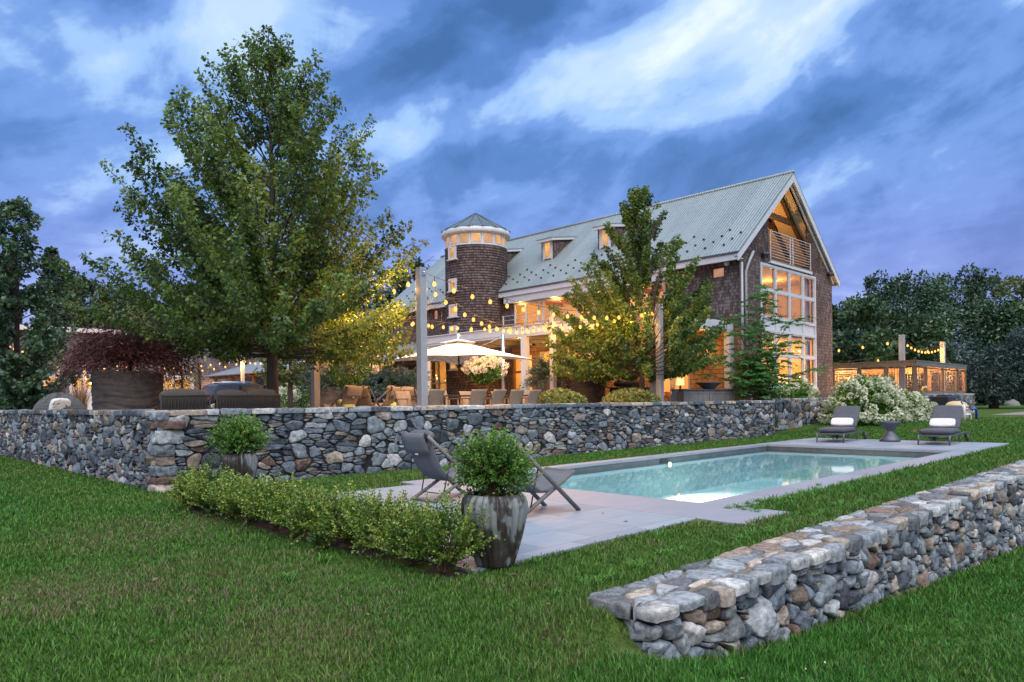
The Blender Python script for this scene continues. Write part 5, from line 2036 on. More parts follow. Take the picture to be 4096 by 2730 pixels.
strand(pt('near', 0.1), pt('right', -0.1), 0.50, 'string of warm bulbs along the long wall between nearest and right posts', light_every=2)
strand(pt('near', 0, 0.1), pt('mid', -0.1), 0.75, 'string of warm bulbs from the nearest post to the dining post', light_every=2)
strand(pt('mid', 0, -0.1), pt('right', 0, 0.1), 0.30, 'short string of bulbs from dining post to post by smaller tree', light_every=2)
strand(pt('tree', 0.1), pt('mid', 0, 0.1), 0.45, 'string of bulbs crossing in front of the round tower, from maple to dining post', light_every=2)
strand(pt('tree', 0.1, 0, -0.2), pt('right', -0.1, 0.1), 0.72, 'lowest string of bulbs running diagonally from maple to the right post', light_every=2)
strand(pt('near', -0.1, 0.1), pt('tree', 0, -0.1), 0.30, 'string of bulbs passing into the right side of the maple crown', light_every=2, power=60)
strand(pt('far_b', 0, 0.0), pt('far_a', 0, 0.0), 0.35, 'far bulb string over the parked car right of the trunk', 0.75, power=34, size=0.058)
strand(pt('left_b', 0, 0.0), pt('far_b', 0, 0, -0.05), 0.55, 'far bulb string in front of the garage shingles', 0.6, power=34, size=0.058, light_every=2)
strand(pt('left_a', 0, 0.0), pt('far_b', 0, 0.1, -0.3), 0.85, 'lower far bulb string seen through red maple leaves', 0.7, power=34, size=0.058, light_every=2)
strand((5.6, 38.5, 4.9), pt('left_a', 0, 0.0, -0.05), 0.35, 'leftmost bulb string half hidden by the left edge tree', 0.8, power=30, size=0.052, light_every=2)


# ------------------------------------------------------------------ deck on the right
def build_deck():
    D = thing('deck', (45, 14, 1.6), 'raised timber deck with wire mesh railing right of the house', 'deck')
    p0, p1, q0, q1 = 40.3, 49.9, 11.5, 17.2
    z0, z1 = 1.72, 3.32
    MB().box(p0, p1, q0, q1, 1.6, z0).build('platform', 'deck_wood', D)
    MB().box(p0 - 0.03, p1 + 0.03, q0 - 0.05, q0 - 0.002, 1.52, 1.74).box(p0 - 0.06, p0 - 0.032, q0 - 0.05, q1, 1.52, 1.74).build('skirt_board', 'teak_grey', D)
    sides = [('p', p0, [11.5, 12.85, 14.2, 15.6, 17.1]), ('q', q0, [40.3, 42.1, 45.2, 48.2, 49.9]), ('q', q1, [40.3, 42.7, 45.1, 47.5, 49.9]), ('p', p1, [11.5, 13.4, 15.3, 17.1])]
    done = set()
    for ax, c, st in sides:
        def BX(b, u0, u1, w0, w1, za, zb):
            if ax == 'p':
                b.box(c + w0, c + w1, u0, u1, za, zb)
            else:
                b.box(u0, u1, c + w0, c + w1, za, zb)
        for u in st:
            key = (round(c if ax == 'p' else u, 1), round(u if ax == 'p' else c, 1))
            if key in done:
                continue
            done.add(key)
            b = MB()
            BX(b, u - 0.07, u + 0.07, -0.07, 0.07, z0, z1)
            b.build('post', 'deck_wood', D)
        b = MB()
        BX(b, st[0] - 0.1, st[-1] + 0.1, -0.12, 0.12, z1 + 0.002, z1 + 0.06)
        BX(b, st[0] - 0.05, st[-1] + 0.05, -0.10, -0.072, z1 - 0.24, z1)
        b.build('top_rail', 'deck_wood' if ax == 'p' else 'teak_grey', D)
        for a, d in zip(st[:-1], st[1:]):
            f = MB()
            BX(f, a + 0.075, d - 0.075, -0.035, 0.035, z1 - 0.33, z1 - 0.27)
            BX(f, a + 0.075, d - 0.075, -0.035, 0.035, z0 + 0.03, z0 + 0.09)
            BX(f, a + 0.075, a + 0.12, -0.035, 0.035, z0 + 0.092, z1 - 0.332)
            BX(f, d - 0.12, d - 0.075, -0.035, 0.035, z0 + 0.092, z1 - 0.332)
            fo = f.build('panel_frame', 'deck_wood', D)
            w = MB()
            u = a + 0.2
            while u < d - 0.16:
                BX(w, u - 0.006, u + 0.006, -0.006, 0.006, z0 + 0.09, z1 - 0.33)
                u += 0.15
            z = z0 + 0.25
            while z < z1 - 0.34:
                BX(w, a + 0.12, d - 0.12, -0.012, -0.0065, z - 0.006, z + 0.006)
                z += 0.10
            w.build('wire_mesh', 'grey_metal', fo)
    for (x, y, pw) in ((41.2, 14.5, 150), (42.5, 16.6, 260), (45.5, 16.6, 260), (48.4, 16.6, 260), (49.3, 14.4, 260), (49.2, 12.4, 150), (45.0, 12.3, 150), (42.0, 12.2, 120)):
        lamp('rail_lamp', (x, y, 2.75), pw, (1.0, 0.45, 0.12), D, 0.1)
    return D


build_deck()
for i, (x, y) in enumerate(((40.85, 12.25), (48.3, 12.25))):
    t = thing('deck_light_post', (x, y, 1.72), ('taller looking grey light post at the near deck corner', 'warm lit light post at the far end of the deck')[i], 'light post', 'square posts standing on the deck')
    MB().box(x - 0.12, x + 0.12, y - 0.12, y + 0.12, 1.72, 4.72).build('post', 'post_paint', t)
    MB().box(x - 0.125, x + 0.125, y - 0.125, y + 0.125, 4.722, 4.75).build('post_cap', 'white_trim', t)
strand((40.85, 12.25, 4.62), (48.3, 12.25, 4.62), 0.45, 'sagging bulb string between the two deck posts', 0.62, power=22, size=0.052, light_every=2)
strand((39.3, 20.5, 4.15), (40.75, 12.3, 4.60), 0.18, 'bulb string from house side to near deck post', 1.15, power=30, size=0.06)
strand((39.3, 22.0, 3.75), (48.2, 12.35, 4.55), 0.55, 'lower bulb string crossing the deck to the far post', 1.35, power=30, size=0.06)


def build_deck_base():
    t = thing('stone_wall', (45, 11.6, 0.3), 'dark stone base wall under the timber deck', 'stone wall')
    MB().box(39.75, 51.4, 11.35, 11.8, -0.1, 1.60).build('wall_core', 'wall_core', t)
    s = Stones(77)
    s.face(39.7, 51.45, 0.15, 1.62, 0.40, lambda u, v, d: (u, 11.35 - d, v), 1.1, 0.25, 0.5, depth=0.07)
    s.face(39.7, 51.45, 11.3, 11.8, 0.5, lambda u, v, d: (u, v, 1.59 + d), 1.4, 0, 0.6, depth=0.06, flat=True)
    s.build('stones', t)


build_deck_base()


# ------------------------------------------------------------------ pool plant
def build_pool_plant():
    t = thing('pool_heater', (42.6, 10.6, 0.33), 'black louvred pool heater against the deck base wall', 'pool heater')
    b = MB().box(41.9, 43.5, 10.4, 11.2, 0.4, 1.5)
    b.build('cabinet', 'heater_black', t, bevel=0.03)
    b = MB()
    for i in range(4):
        b.box(42.0, 42.9, 10.375, 10.398, 1.08 + i * 0.09, 1.12 + i * 0.09)
    b.build('louvre', 'dark_metal', t)
    MB().box(42.1, 43.2, 10.5, 11.0, 1.502, 1.58).build('vent_cap', 'dark_metal', t)
    t = thing('pool_filter', (40.5, 9.7, 0.3), 'tan domed pool filter tank with white pipes', 'pool filter')
    c = (40.9, 9.8)
    b = MB().lathe([(0.50, 0.30), (0.52, 0.5), (0.52, 0.85), (0.48, 1.05), (0.38, 1.18), (0.2, 1.25), (0.001, 1.27)], (c[0], c[1], 0), 28)
    b.build('tank', 'filter_tan', t)
    b = MB().lathe([(0.10, 1.272), (0.10, 1.32), (0.04, 1.34), (0.03, 1.42), (0.001, 1.43)], (c[0], c[1], 0), 16)
    b.build('gauge', 'dark_metal', t)
    v = MB()
    v.lathe([(0.17, 0.92), (0.24, 0.95), (0.24, 1.05), (0.18, 1.08), (0.05, 1.10)], (39.75, 9.25, 0), 20)
    v.tube([(39.75, 9.25, 0.92), (39.75, 9.25, 0.75)], 0.12, 12)
    v.tube([(39.75, 9.25, 0.85), (40.3, 9.2, 0.85), (40.5, 9.5, 0.8)], 0.07, 10)
    vo = v.build('valve', 'filter_tan', t)
    MB().bar((39.75, 9.25, 1.10), (39.65, 9.3, 1.24), 0.03, 0.05).build('lever', 'heater_black', vo)
    p = MB()
    p.tube([(38.2, 9.6, 0.32), (38.2, 9.6, 0.80), (38.24, 9.58, 0.86), (39.6, 9.3, 0.86)], 0.06, 10)
    p.tube([(38.9, 9.0, 0.28), (38.9, 9.0, 0.95), (38.94, 9.02, 1.02), (39.62, 9.2, 1.02)], 0.06, 10)
    p.tube([(38.92, 9.0, 0.62), (39.5, 8.9, 0.62), (39.6, 8.9, 0.5), (39.6, 8.9, 0.3)], 0.05, 10)
    p.build('pipe', 'pvc_white', t)
    p = MB().tube([(40.2, 9.0, 0.86), (40.6, 8.9, 0.86), (40.7, 8.9, 0.75), (40.75, 8.9, 0.3)], 0.06, 8)
    p.build('hose', 'blue_plastic', t)
    for i, (x, y, lab) in enumerate(((37.2, 10.3, 'white pipe elbow nearest the hydrangeas'), (37.9, 10.2, 'white pipe elbow nearest the pool filter'))):
        t = thing('pipe_elbow', (x, y, 0.3), lab, 'pipe', 'white pipe elbows rising from the lawn')
        MB().tube([(x, y, 0.25), (x, y, 0.48), (x - 0.03, y - 0.04, 0.54), (x - 0.14, y - 0.1, 0.55)], 0.07, 10).build('pipe', 'pvc_white', t)
    t = thing('fill_pipe', (41.2, 11.42, 1.7), 'short yellow pipe with white cap on deck edge', 'pipe')
    b = MB().tube([(41.2, 11.4, 1.62), (41.2, 11.4, 1.92), (41.26, 11.36, 1.97), (41.42, 11.32, 1.98)], 0.05, 10)
    b.build('pipe', 'yellow_cap', t)
    MB().tube([(41.42, 11.32, 1.98), (41.5, 11.3, 1.98)], 0.06, 10).build('cap', 'pvc_white', t)
    t = thing('tub', (36.2, 11.2, 0.35), 'blue plastic bag lying under the hydrangea flowers', 'tub')
    MB().lathe([(0.26, 0.28), (0.36, 0.45), (0.36, 0.58), (0.28, 0.64), (0.001, 0.68)], (36.2, 11.2, 0), 12, rfun=lambda r, z, a: r * (1 + 0.14 * math.sin(3 * a + z * 9))).build('bag', 'blue_plastic', t)
    # lawn rock far right
    b = MB()
    n, m = 14, 7
    vs, fs = [], []
    for i in range(m + 1):
        for j in range(n):
            ph, a = PI / 2 * i / m, 2 * PI * j / n
            d = Vector((math.cos(a) * math.cos(ph), math.sin(a) * math.cos(ph), math.sin(ph)))
            k = 1 + 0.25 * mnoise.noise(d * 2.1)
            vs.append((97.8 + d.x * 0.85 * k, 17.9 + d.y * 0.85 * k, 0.25 + d.z * 0.75 * k))
    for i in range(m):
        for j in range(n):
            fs.append((i * n + j, i * n + (j + 1) % n, (i + 1) * n + (j + 1) % n, (i + 1) * n + j))
    o = np_mesh('boulder', vs, fs, 'stone', col=np.tile((0.15, 0.15, 0.135), (len(vs), 1)))
    tag(o, 'lone grey boulder on the far right lawn', 'boulder')


build_pool_plant()


# ------------------------------------------------------------------ sun loungers, table
def make_lounger():
    t = thing('sun_lounger', (0, 0, 0), 'x', 'sun lounger', 'cushioned loungers at the far pool end')
    w = 0.42
    f = MB()
    for s in (-1, 1):
        f.bar((0.0, s * w, 0.30), (2.55, s * w, 0.30), 0.045, 0.05)
    for x in (0.02, 0.75, 1.6, 2.53):
        f.bar((x, -w, 0.295), (x, w, 0.295), 0.045, 0.045)
    f.tube([(0.9, -w + 0.05, 0.27), (1.1, -w * 0.7, 0.16), (1.3, 0, 0.14), (1.1, w * 0.7, 0.16), (0.9, w - 0.05, 0.27)], 0.016, 6)
    f.bar((1.45, -0.3, 0.33), (1.95, -0.3, 0.62), 0.03, 0.03)
    f.bar((1.45, 0.3, 0.33), (1.95, 0.3, 0.62), 0.03, 0.03)
    f.build('frame', 'grey_metal', t)
    for s in (-1, 1):
        b = MB()
        b.tube([(0.02, s * w, 0.31), (0.0, s * w, 0.0)], [0.033, 0.018], 8)
        b.build('leg', 'grey_metal', t)
        b = MB()
        b.tube([(1.75, s * w * 0.9, 0.29), (1.8, s * w * 0.95, 0.02)], [0.026, 0.016], 8)
        b.build('leg', 'grey_metal', t)
        b = MB()
        b.bar((2.45, s * w, 0.30), (2.62, s * w, 0.14), 0.04, 0.05)
        b.build('wheel_bracket', 'grey_metal', t)
        b = MB()
        b.tube([(2.62, s * (w + 0.03), 0.14), (2.62, s * (w + 0.075), 0.14)], 0.14, 20)
        wh = b.build('wheel', 'rubber', t)
        b = MB()
        b.tube([(2.62, s * (w + 0.076), 0.14), (2.62, s * (w + 0.082), 0.14)], 0.115, 20)
        b.build('hub', 'grey_metal', wh)
    c = MB()
    c.pad(0.02, 1.62, -w - 0.01, w + 0.01, 0.335, 0.49, 0.012)
    c.build('seat_cushion', 'cushion_grey', t)
    c = MB()
    c.pad(0, 1.02, -w - 0.01, w + 0.01, -0.07, 0.07, 0.012)
    a = R(46)
    c.v = [(1.55 + x * math.cos(a) - z * math.sin(a), y, 0.44 + x * math.sin(a) + z * math.cos(a)) for x, y, z in c.v]
    c.build('back_cushion', 'cushion_grey', t)
    return t


L0 = make_lounger()
place(L0, (24.2, 9.48, 0.0), R(6), 'dark grey cushioned lounger in front of the hydrangeas, left of the hourglass table', first=True)
place(L0, (24.55, 6.5, 0.0), R(4), 'dark grey cushioned lounger right of the hourglass table, in front of pool filter')
for (x, y, rz, lab) in ((25.62, 9.62, 6, 'white bolster pillow on the left lounger before hydrangeas'), (25.97, 6.62, 4, 'white bolster pillow on the right lounger near pool filter')):
    b = MB()
    b.pad(-0.065, 0.065, -0.36, 0.36, -0.15, 0.15, 0.02)
    a = R(38)
    b.v = [(xx * math.cos(a) + zz * math.sin(a), yy, -xx * math.sin(a) + zz * math.cos(a)) for xx, yy, zz in b.v]
    o = b.build('lumbar_pillow', 'pillow_white')
    o.location = (x, y, 0.645)
    o.rotation_euler = (0, 0, R(rz))
    tag(o, lab, 'pillow', 'white pillows on the loungers')
o = MB().lathe([(0.30, 0.0), (0.325, 0.03), (0.30, 0.09), (0.18, 0.24), (0.105, 0.33), (0.105, 0.37), (0.18, 0.46), (0.31, 0.61), (0.335, 0.66), (0.325, 0.675), (0.30, 0.66), (0.001, 0.655)], (25.9, 8.17, 0), 40).build('side_table', 'grey_metal')
tag(o, 'dark hourglass side table between the two loungers', 'side table')
o = MB().box(24.35, 24.72, 6.98, 7.04, 0.42, 0.445).build('tray', 'interior_wood')
tag(o, 'small dark wooden tray sticking out beside the right lounger cushion', 'tray')


# ------------------------------------------------------------------ sling deck chairs
def make_sling(fabric, grp, rail='teak_grey'):
    t = thing('sling_chair', (0, 0, 0), 'x', 'deck chair', grp)
    w = 0.32
    for s in (-1, 1):
        b = MB()
        b.tube([(-0.02, s * w, 1.02), (0.6, s * w, 0.51), (1.22, s * w, 0.0)], [0.026, 0.030, 0.030], 10)
        r = b.build('side_rail', rail, t)
        b = MB()
        b.tube([(-0.045, s * w, 1.042), (-0.02, s * w, 1.02)], 0.030, 10)
        b.build('end_cap', 'dark_metal', r)
        b = MB()
        b.tube([(0.12, s * (w - 0.06), 0.0), (1.19, s * (w - 0.06), 0.53)], 0.028, 10)
        b.build('leg', rail, t)
        b = MB()
        b.tube([(0.46, s * (w - 0.03), 0.64), (0.33, s * (w - 0.05), 0.115)], 0.010, 8)
        b.sphere((0.46, s * (w - 0.025), 0.64), 0.018, 5)
        for i in range(3):
            b.sphere((0.20 + 0.07 * i, s * (w - 0.06), 0.06 + 0.035 * i), 0.014, 4)
        b.build('strut', 'dark_metal', t)
    b = MB()
    b.tube([(0.15, -w + 0.06, 0.03), (0.15, w - 0.06, 0.03)], 0.022, 10)
    b.build('cross_bar', rail, t)
    b = MB()
    b.tube([(0.33, -w + 0.06, 0.115), (0.33, w - 0.06, 0.115)], 0.008, 8)
    b.build('lock_bar', 'dark_metal', t)
    b = MB()
    b.tube([(0, -w, 1.0), (0, w, 1.0)], 0.018, 8)
    b.tube([(1.17, -w + 0.05, 0.52), (1.17, w - 0.05, 0.52)], 0.018, 8)
    b.build('sling_bar', rail, t)
    prof = [(-0.025, 1.005), (0.0, 1.035), (0.03, 1.0), (0.09, 0.84), (0.16, 0.66), (0.25, 0.50), (0.36, 0.375), (0.50, 0.30), (0.66, 0.29), (0.82, 0.345), (0.98, 0.43), (1.14, 0.525), (1.185, 0.535), (1.19, 0.505)]

    def sheet(pr, hw, th):
        vs, fs = [], []
        n = len(pr)
        for (x, z) in pr:
            for y in (-hw, -hw / 2, 0, hw / 2, hw):
                vs.append((x, y, z - 0.012 * (1 - (y / hw) ** 2)))
        for (x, z) in pr:
            for y in (-hw, -hw / 2, 0, hw / 2, hw):
                vs.append((x + th * 0.6, y, z + th - 0.012 * (1 - (y / hw) ** 2)))
        o = n * 5
        for i in range(n - 1):
            for j in range(4):
                a = i * 5 + j
                fs.append((a, a + 5, a + 6, a + 1))
                fs.append((o + a, o + a + 1, o + a + 6, o + a + 5))
            fs.append((i * 5, o + i * 5, o + i * 5 + 5, i * 5 + 5))
            fs.append((i * 5 + 4, i * 5 + 9, o + i * 5 + 9, o + i * 5 + 4))
        for j in range(4):
            fs.append((j, j + 1, o + j + 1, o + j))
            a = (n - 1) * 5 + j
            fs.append((a, o + a, o + a + 1, a + 1))
        return MB().add(vs, fs, True)
    sheet(prof, w - 0.045, 0.008).build('sling', fabric, t)
    sheet([(x + 0.025, z + 0.012) for x, z in prof[3:-2]], w - 0.055, 0.028).build('seat_pad', fabric, t)
    fl = sheet([(0.005, 1.045), (-0.035, 1.03), (-0.045, 0.98), (-0.02, 0.90), (0.02, 0.81), (0.055, 0.735)], w - 0.03, 0.012)
    f = fl.build('headrest_flap', fabric, t)
    b = MB()
    b.box(0.030, 0.046, -0.03, 0.03, 0.715, 0.735)
    b.build('care_tag', 'pillow_white', f)
    p = MB()
    p.pad(-0.05, 0.05, -w + 0.06, w - 0.06, -0.13, 0.13, 0.03)
    a = R(-22)
    p.v = [(x * math.cos(a) - z * math.sin(a) + 0.11, y, x * math.sin(a) + z * math.cos(a) + 0.94) for x, y, z in p.v]
    p.build('head_pillow', fabric, t)
    return t


C0 = make_sling('sling_grey', 'grey sling chairs on the pool patio')
place(C0, (6.47, 8.66, 0), 0, 'grey sling deck chair with weathered teak rails, left of the potted boxwood', first=True)
place(C0, (6.28, 6.66, 0), R(-1), 'grey sling deck chair half hidden behind the potted boxwood')
C1 = make_sling('taupe_fabric', 'taupe sling chairs on the terrace', 'teak_grey')
for i, (x, y, rz, lab) in enumerate(((8.7, 19.0, 60, 'taupe sling chair just right of the big maple trunk'),
                                     (11.3, 18.0, 100, 'taupe sling chair seen from behind under the left standard hydrangea'),
                                     (12.0, 18.8, 30, 'taupe sling chair beside hydrangea trunk, facing sideways'),
                                     (12.9, 18.2, 118, 'taupe sling chair with lime cushion nearest the tall post'),
                                     (14.0, 19.2, 40, 'taupe sling chair leaning before brown cylinder planter'))):
    place(C1, (x, y, FL), R(rz), lab, first=(i == 0))
for (x, y, rz, lab) in ((13.05, 18.65, 28, 'lime green cushion lying in a taupe sling chair'), (11.25, 18.35, 10, 'lime green cushion low in the chair under the hydrangea')):
    b = MB()
    b.pad(-0.22, 0.22, -0.2, 0.2, -0.06, 0.06, 0.03)
    o = b.build('cushion', 'lime_cushion')
    o.location = (x, y, FL + 0.52)
    o.rotation_euler = (R(35), 0, R(rz))
    tag(o, lab, 'cushion', 'lime cushions on terrace chairs')


# ------------------------------------------------------------------ dining set
def make_chair(fab, grp, frame='deck_wood'):
    t = thing('dining_chair', (0, 0, 0), 'x', 'dining chair', grp)
    b = MB()
    b.pad(-0.25, 0.25, -0.24, 0.24, 0.42, 0.46, 0.0)
    b.build('seat', fab, t)
    b = MB()
    vs, fs = [], []
    n = 8
    for i in range(n + 1):
        u = i / n
        y = -0.24 - 0.16 * u ** 1.3
        z = 0.44 + 0.45 * u
        for x in (-0.25, -0.12, 0, 0.12, 0.25):
            yy = y - 0.025 * (1 - (x / 0.25) ** 2) * (1 - u * 0.4)
            vs.append((x * (1 + 0.05 * u), yy, z))
    m = len(vs)
    vs += [(x, y + 0.014, z) for x, y, z in vs]
    for i in range(n):
        for j in range(4):
            a = i * 5 + j
            fs += [(a, a + 1, a + 6, a + 5), (m + a, m + a + 5, m + a + 6, m + a + 1)]
        fs += [(i * 5, i * 5 + 5, m + i * 5 + 5, m + i * 5), (i * 5 + 4, m + i * 5 + 4, m + i * 5 + 9, i * 5 + 9)]
    for j in range(4):
        a = n * 5 + j
        fs.append((a, a + 1, m + a + 1, m + a))
    b.add(vs, fs, True)
    b.build('backrest', fab, t)
    for s in (-1, 1):
        b = MB()
        b.tube([(s * 0.27, 0.24, 0.0), (s * 0.27, 0.24, 0.64)], 0.022, 8)
        b.tube([(s * 0.27, -0.30, 0.0), (s * 0.27, -0.26, 0.44), (s * 0.27, -0.27, 0.66)], 0.022, 8)
        b.bar((s * 0.27, -0.32, 0.655), (s * 0.27, 0.27, 0.655), 0.05, 0.025)
        b.bar((s * 0.27, -0.26, 0.42), (s * 0.27, 0.24, 0.42), 0.03, 0.04)
        b.build('side_frame', frame, t)
    return t


D0 = make_chair('taupe_fabric', 'taupe chairs around the outdoor dining table')
fr = [(11.55, 'taupe dining chair beside the tallest light post, back to the pool'), (13.05, 'taupe dining chair directly under the umbrella, back to the pool'), (13.78, 'taupe dining chair below the standard hydrangea trunk, back to the pool'),
      (14.52, 'taupe dining chair in front of the chrome umbrella mast, back to the pool'), (15.22, 'last taupe chair at the right of the near table side')]
for i, (x, lab) in enumerate(fr):
    place(D0, (x, 14.85, FL), R((2, -4, 3, -2, 5)[i]), lab, first=(i == 0))
for x, lab in ((12.3, 'taupe dining chair on far table side beside tall post'), (13.75, 'taupe dining chair on far table side left of the hydrangea trunk'), (14.75, 'taupe dining chair on far table side behind the hydrangea'), (16.1, 'taupe dining chair on far side right of umbrella mast'), (17.2, 'taupe dining chair at the far right table end')):
    place(D0, (x, 16.65, FL), PI + R(random.uniform(-5, 5)), lab)
t = thing('dining_table', (14.8, 15.75, FL), 'long dark outdoor dining table behind the stone wall', 'dining table')
MB().box(12.1, 17.7, 15.25, 16.25, FL + 0.71, FL + 0.75).build('tabletop', 'dark_metal', t, bevel=0.008)
for x in (12.5, 15.0, 17.5):
    b = MB()
    for y in (15.35, 16.15):
        b.bar((x, y, FL), (x, y, FL + 0.69), 0.06, 0.06)
    b.bar((x, 15.35, FL + 0.68), (x, 16.15, FL + 0.68), 0.06, 0.05)
    b.build('leg', 'dark_metal', t)
B0 = make_chair('sling_grey', 'grey armchairs by the wooden cabinet', 'cabinet_wood')
place(B0, (23.15, 15.15, FL), R(10), 'grey armchair nearest the wooden cabinet, before the glowing door', first=True)
place(B0, (22.45, 15.35, FL), R(14), 'grey armchair partly hidden by the right light post')


# ------------------------------------------------------------------ cantilever umbrella
def build_umbrella():
    c = (16.15, 19.0)
    t = thing('cantilever_umbrella', (19.35, 20.1, FL), 'open off-white cantilever umbrella on chrome mast over dining table', 'umbrella')
    zt, ze, hw = 3.66, 2.95, 1.90
    n = 12
    vs, fs = [], []
    # four panels sagging between the ribs
    for i in range(n + 1):
        for j in range(n + 1):
            x, y = -1 + 2 * i / n, -1 + 2 * j / n
            m = max(abs(x), abs(y))
            o = min(abs(x), abs(y))
            z = zt + (ze - zt) * (m ** 0.92)
            d = (1 - (o / m) ** 2 if m > 0 else 0)
            z -= 0.0 + 0.10 * d * m * m * 0 + 0.0
            # edge scallops up between corners
            z += 0.10 * d * m ** 3
            vs.append((c[0] + x * hw * (1 - 0.06 * d * m), c[1] + y * hw * (1 - 0.06 * d * m), z))
    for i in range(n):
        for j in range(n):
            a = i * (n + 1) + j
            fs.append((a, a + n + 1, a + n + 2, a + 1))
    k = len(vs)
    vs += [(x, y, z - 0.012) for x, y, z in vs]
    fs += [tuple(k + i for i in f[::-1]) for f in fs]
    b = MB().add(vs, fs, True)
    cn = b.build('canopy', 'canvas_white', t)
    b = MB()
    b.add([(c[0] - 0.45, c[1] - 0.45, zt - 0.08), (c[0] + 0.45, c[1] - 0.45, zt - 0.08), (c[0] + 0.45, c[1] + 0.45, zt - 0.08), (c[0] - 0.45, c[1] + 0.45, zt - 0.08), (c[0], c[1], zt + 0.05)],
          [(0, 1, 4), (1, 2, 4), (2, 3, 4), (3, 0, 4)])
    b.build('vent', 'canvas_white', cn)
    b = MB().sphere((c[0], c[1], zt + 0.17), 0.07, 8)
    b.tube([(c[0], c[1], zt), (c[0], c[1], zt + 0.12)], 0.035, 10)
    b.build('finial', 'chrome', cn)
    hub = (c[0], c[1], 2.74)
    for sx in (-1, 1):
        for sy in (-1, 1):
            b = MB()
            e = (c[0] + sx * hw * 0.97, c[1] + sy * hw * 0.97, ze - 0.03)
            b.tube([(c[0], c[1], zt - 0.06), e], 0.017, 6)
            mid = (c[0] + sx * hw * 0.5, c[1] + sy * hw * 0.5, zt + (ze - zt) * 0.5 - 0.05)
            b.tube([hub, mid], 0.015, 6)
            b.build('rib', 'chrome', t)
    for sx, sy in ((1, 0), (-1, 0), (0, 1), (0, -1)):
        b = MB()
        e = (c[0] + sx * hw * 0.94, c[1] + sy * hw * 0.94, ze + 0.05)
        b.tube([(c[0], c[1], zt - 0.06), e], 0.015, 6)
        b.tube([hub, (c[0] + sx * hw * 0.5, c[1] + sy * hw * 0.5, zt + (ze - zt) * 0.48 - 0.03)], 0.013, 6)
        b.build('rib', 'chrome', t)
    b = MB()
    b.tube([(c[0], c[1], 2.60), (c[0], c[1], 3.6)], 0.03, 10)
    b.sphere((c[0], c[1], 2.72), 0.07, 6)
    b.build('hub', 'dark_metal', t)
    m = (19.35, 20.1)
    b = MB()
    b.tube([(m[0], m[1], FL), (m[0], m[1], 4.14)], 0.068, 16)
    b.build('mast', 'chrome', t)
    b = MB()
    b.tube([(m[0], m[1], 4.05), (c[0] + 1.1, c[1] + 0.4, 3.42), (c[0] + 0.05, c[1] + 0.02, 3.62)], 0.028, 8)
    b.tube([(m[0], m[1], 2.35), (c[0] + 1.4, c[1] + 0.5, 2.92), (c[0] + 0.9, c[1] + 0.35, 3.1)], 0.025, 8)
    b.build('arm', 'chrome', t)
    b = MB().box(m[0] - 0.45, m[0] + 0.45, m[1] - 0.45, m[1] + 0.45, FL, FL + 0.08)
    b.build('base', 'dark_metal', t)


build_umbrella()


# ------------------------------------------------------------------ sofas, cabinet, bar, basket chairs, car
def build_sofa(p0, p1, q, label, dz=0.0, grp='woven outdoor sofas seen from behind'):
    t = thing('outdoor_sofa', ((p0 + p1) / 2, q + 0.4, FL), label, 'sofa', grp)
    z1 = 1.71
    b = MB()
    for x in (p0 + 0.02, p1 - 0.02):
        b.tube([(x, q, FL), (x, q, z1 + 0.03)], 0.022, 8)
    b.tube([(p0, q + 0.9, FL + 0.5), (p0, q + 0.06, FL + 0.62), (p0 + 0.03, q, z1), (p1 - 0.03, q, z1), (p1, q + 0.06, FL + 0.62), (p1, q + 0.9, FL + 0.5)], 0.022, 8)
    b.build('frame', 'wicker_brown', t)
    b = MB()
    x = p0 + 0.05
    i = 0
    while x < p1 - 0.04:
        o = 0.012 * (1 if i % 2 else -1)
        b.tube([(x, q - o, FL + 0.12), (x + random.uniform(-0.01, 0.01), q + o, FL + 0.35), (x, q - o, FL + 0.55), (x, q, z1)], 0.013, 5)
        x += 0.036
        i += 1
    b.build('woven_back', 'wicker_brown', t)
    b = MB().pad(p0 + 0.06, p1 - 0.06, q + 0.06, q + 0.9, FL + 0.25, FL + 0.45, 0.03)
    b.build('seat_cushion', 'sofa_fabric', t)
    n = 1 if p1 - p0 < 1.3 else 2
    for i in range(n):
        a = p0 + 0.05 + (p1 - p0 - 0.1) * i / n
        c = p0 + 0.05 + (p1 - p0 - 0.1) * (i + 1) / n
        b = MB().pad(a, c, -0.10, 0.10, -0.26, 0.26, 0.05)
        an = R(-10)
        b.v = [(x, y * math.cos(an) - z * math.sin(an) + q + 0.16, y * math.sin(an) + z * math.cos(an) + FL + 0.60 + dz + 0.03 * i) for x, y, z in b.v]
        b.build('back_cushion', 'sofa_fabric', t)


build_sofa(5.30, 6.36, 16.0, 'brown woven sofa nearest the big red maple pot', 0.02)
build_sofa(6.48, 8.02, 16.0, 'brown woven sofa with two back cushions left of maple trunk')


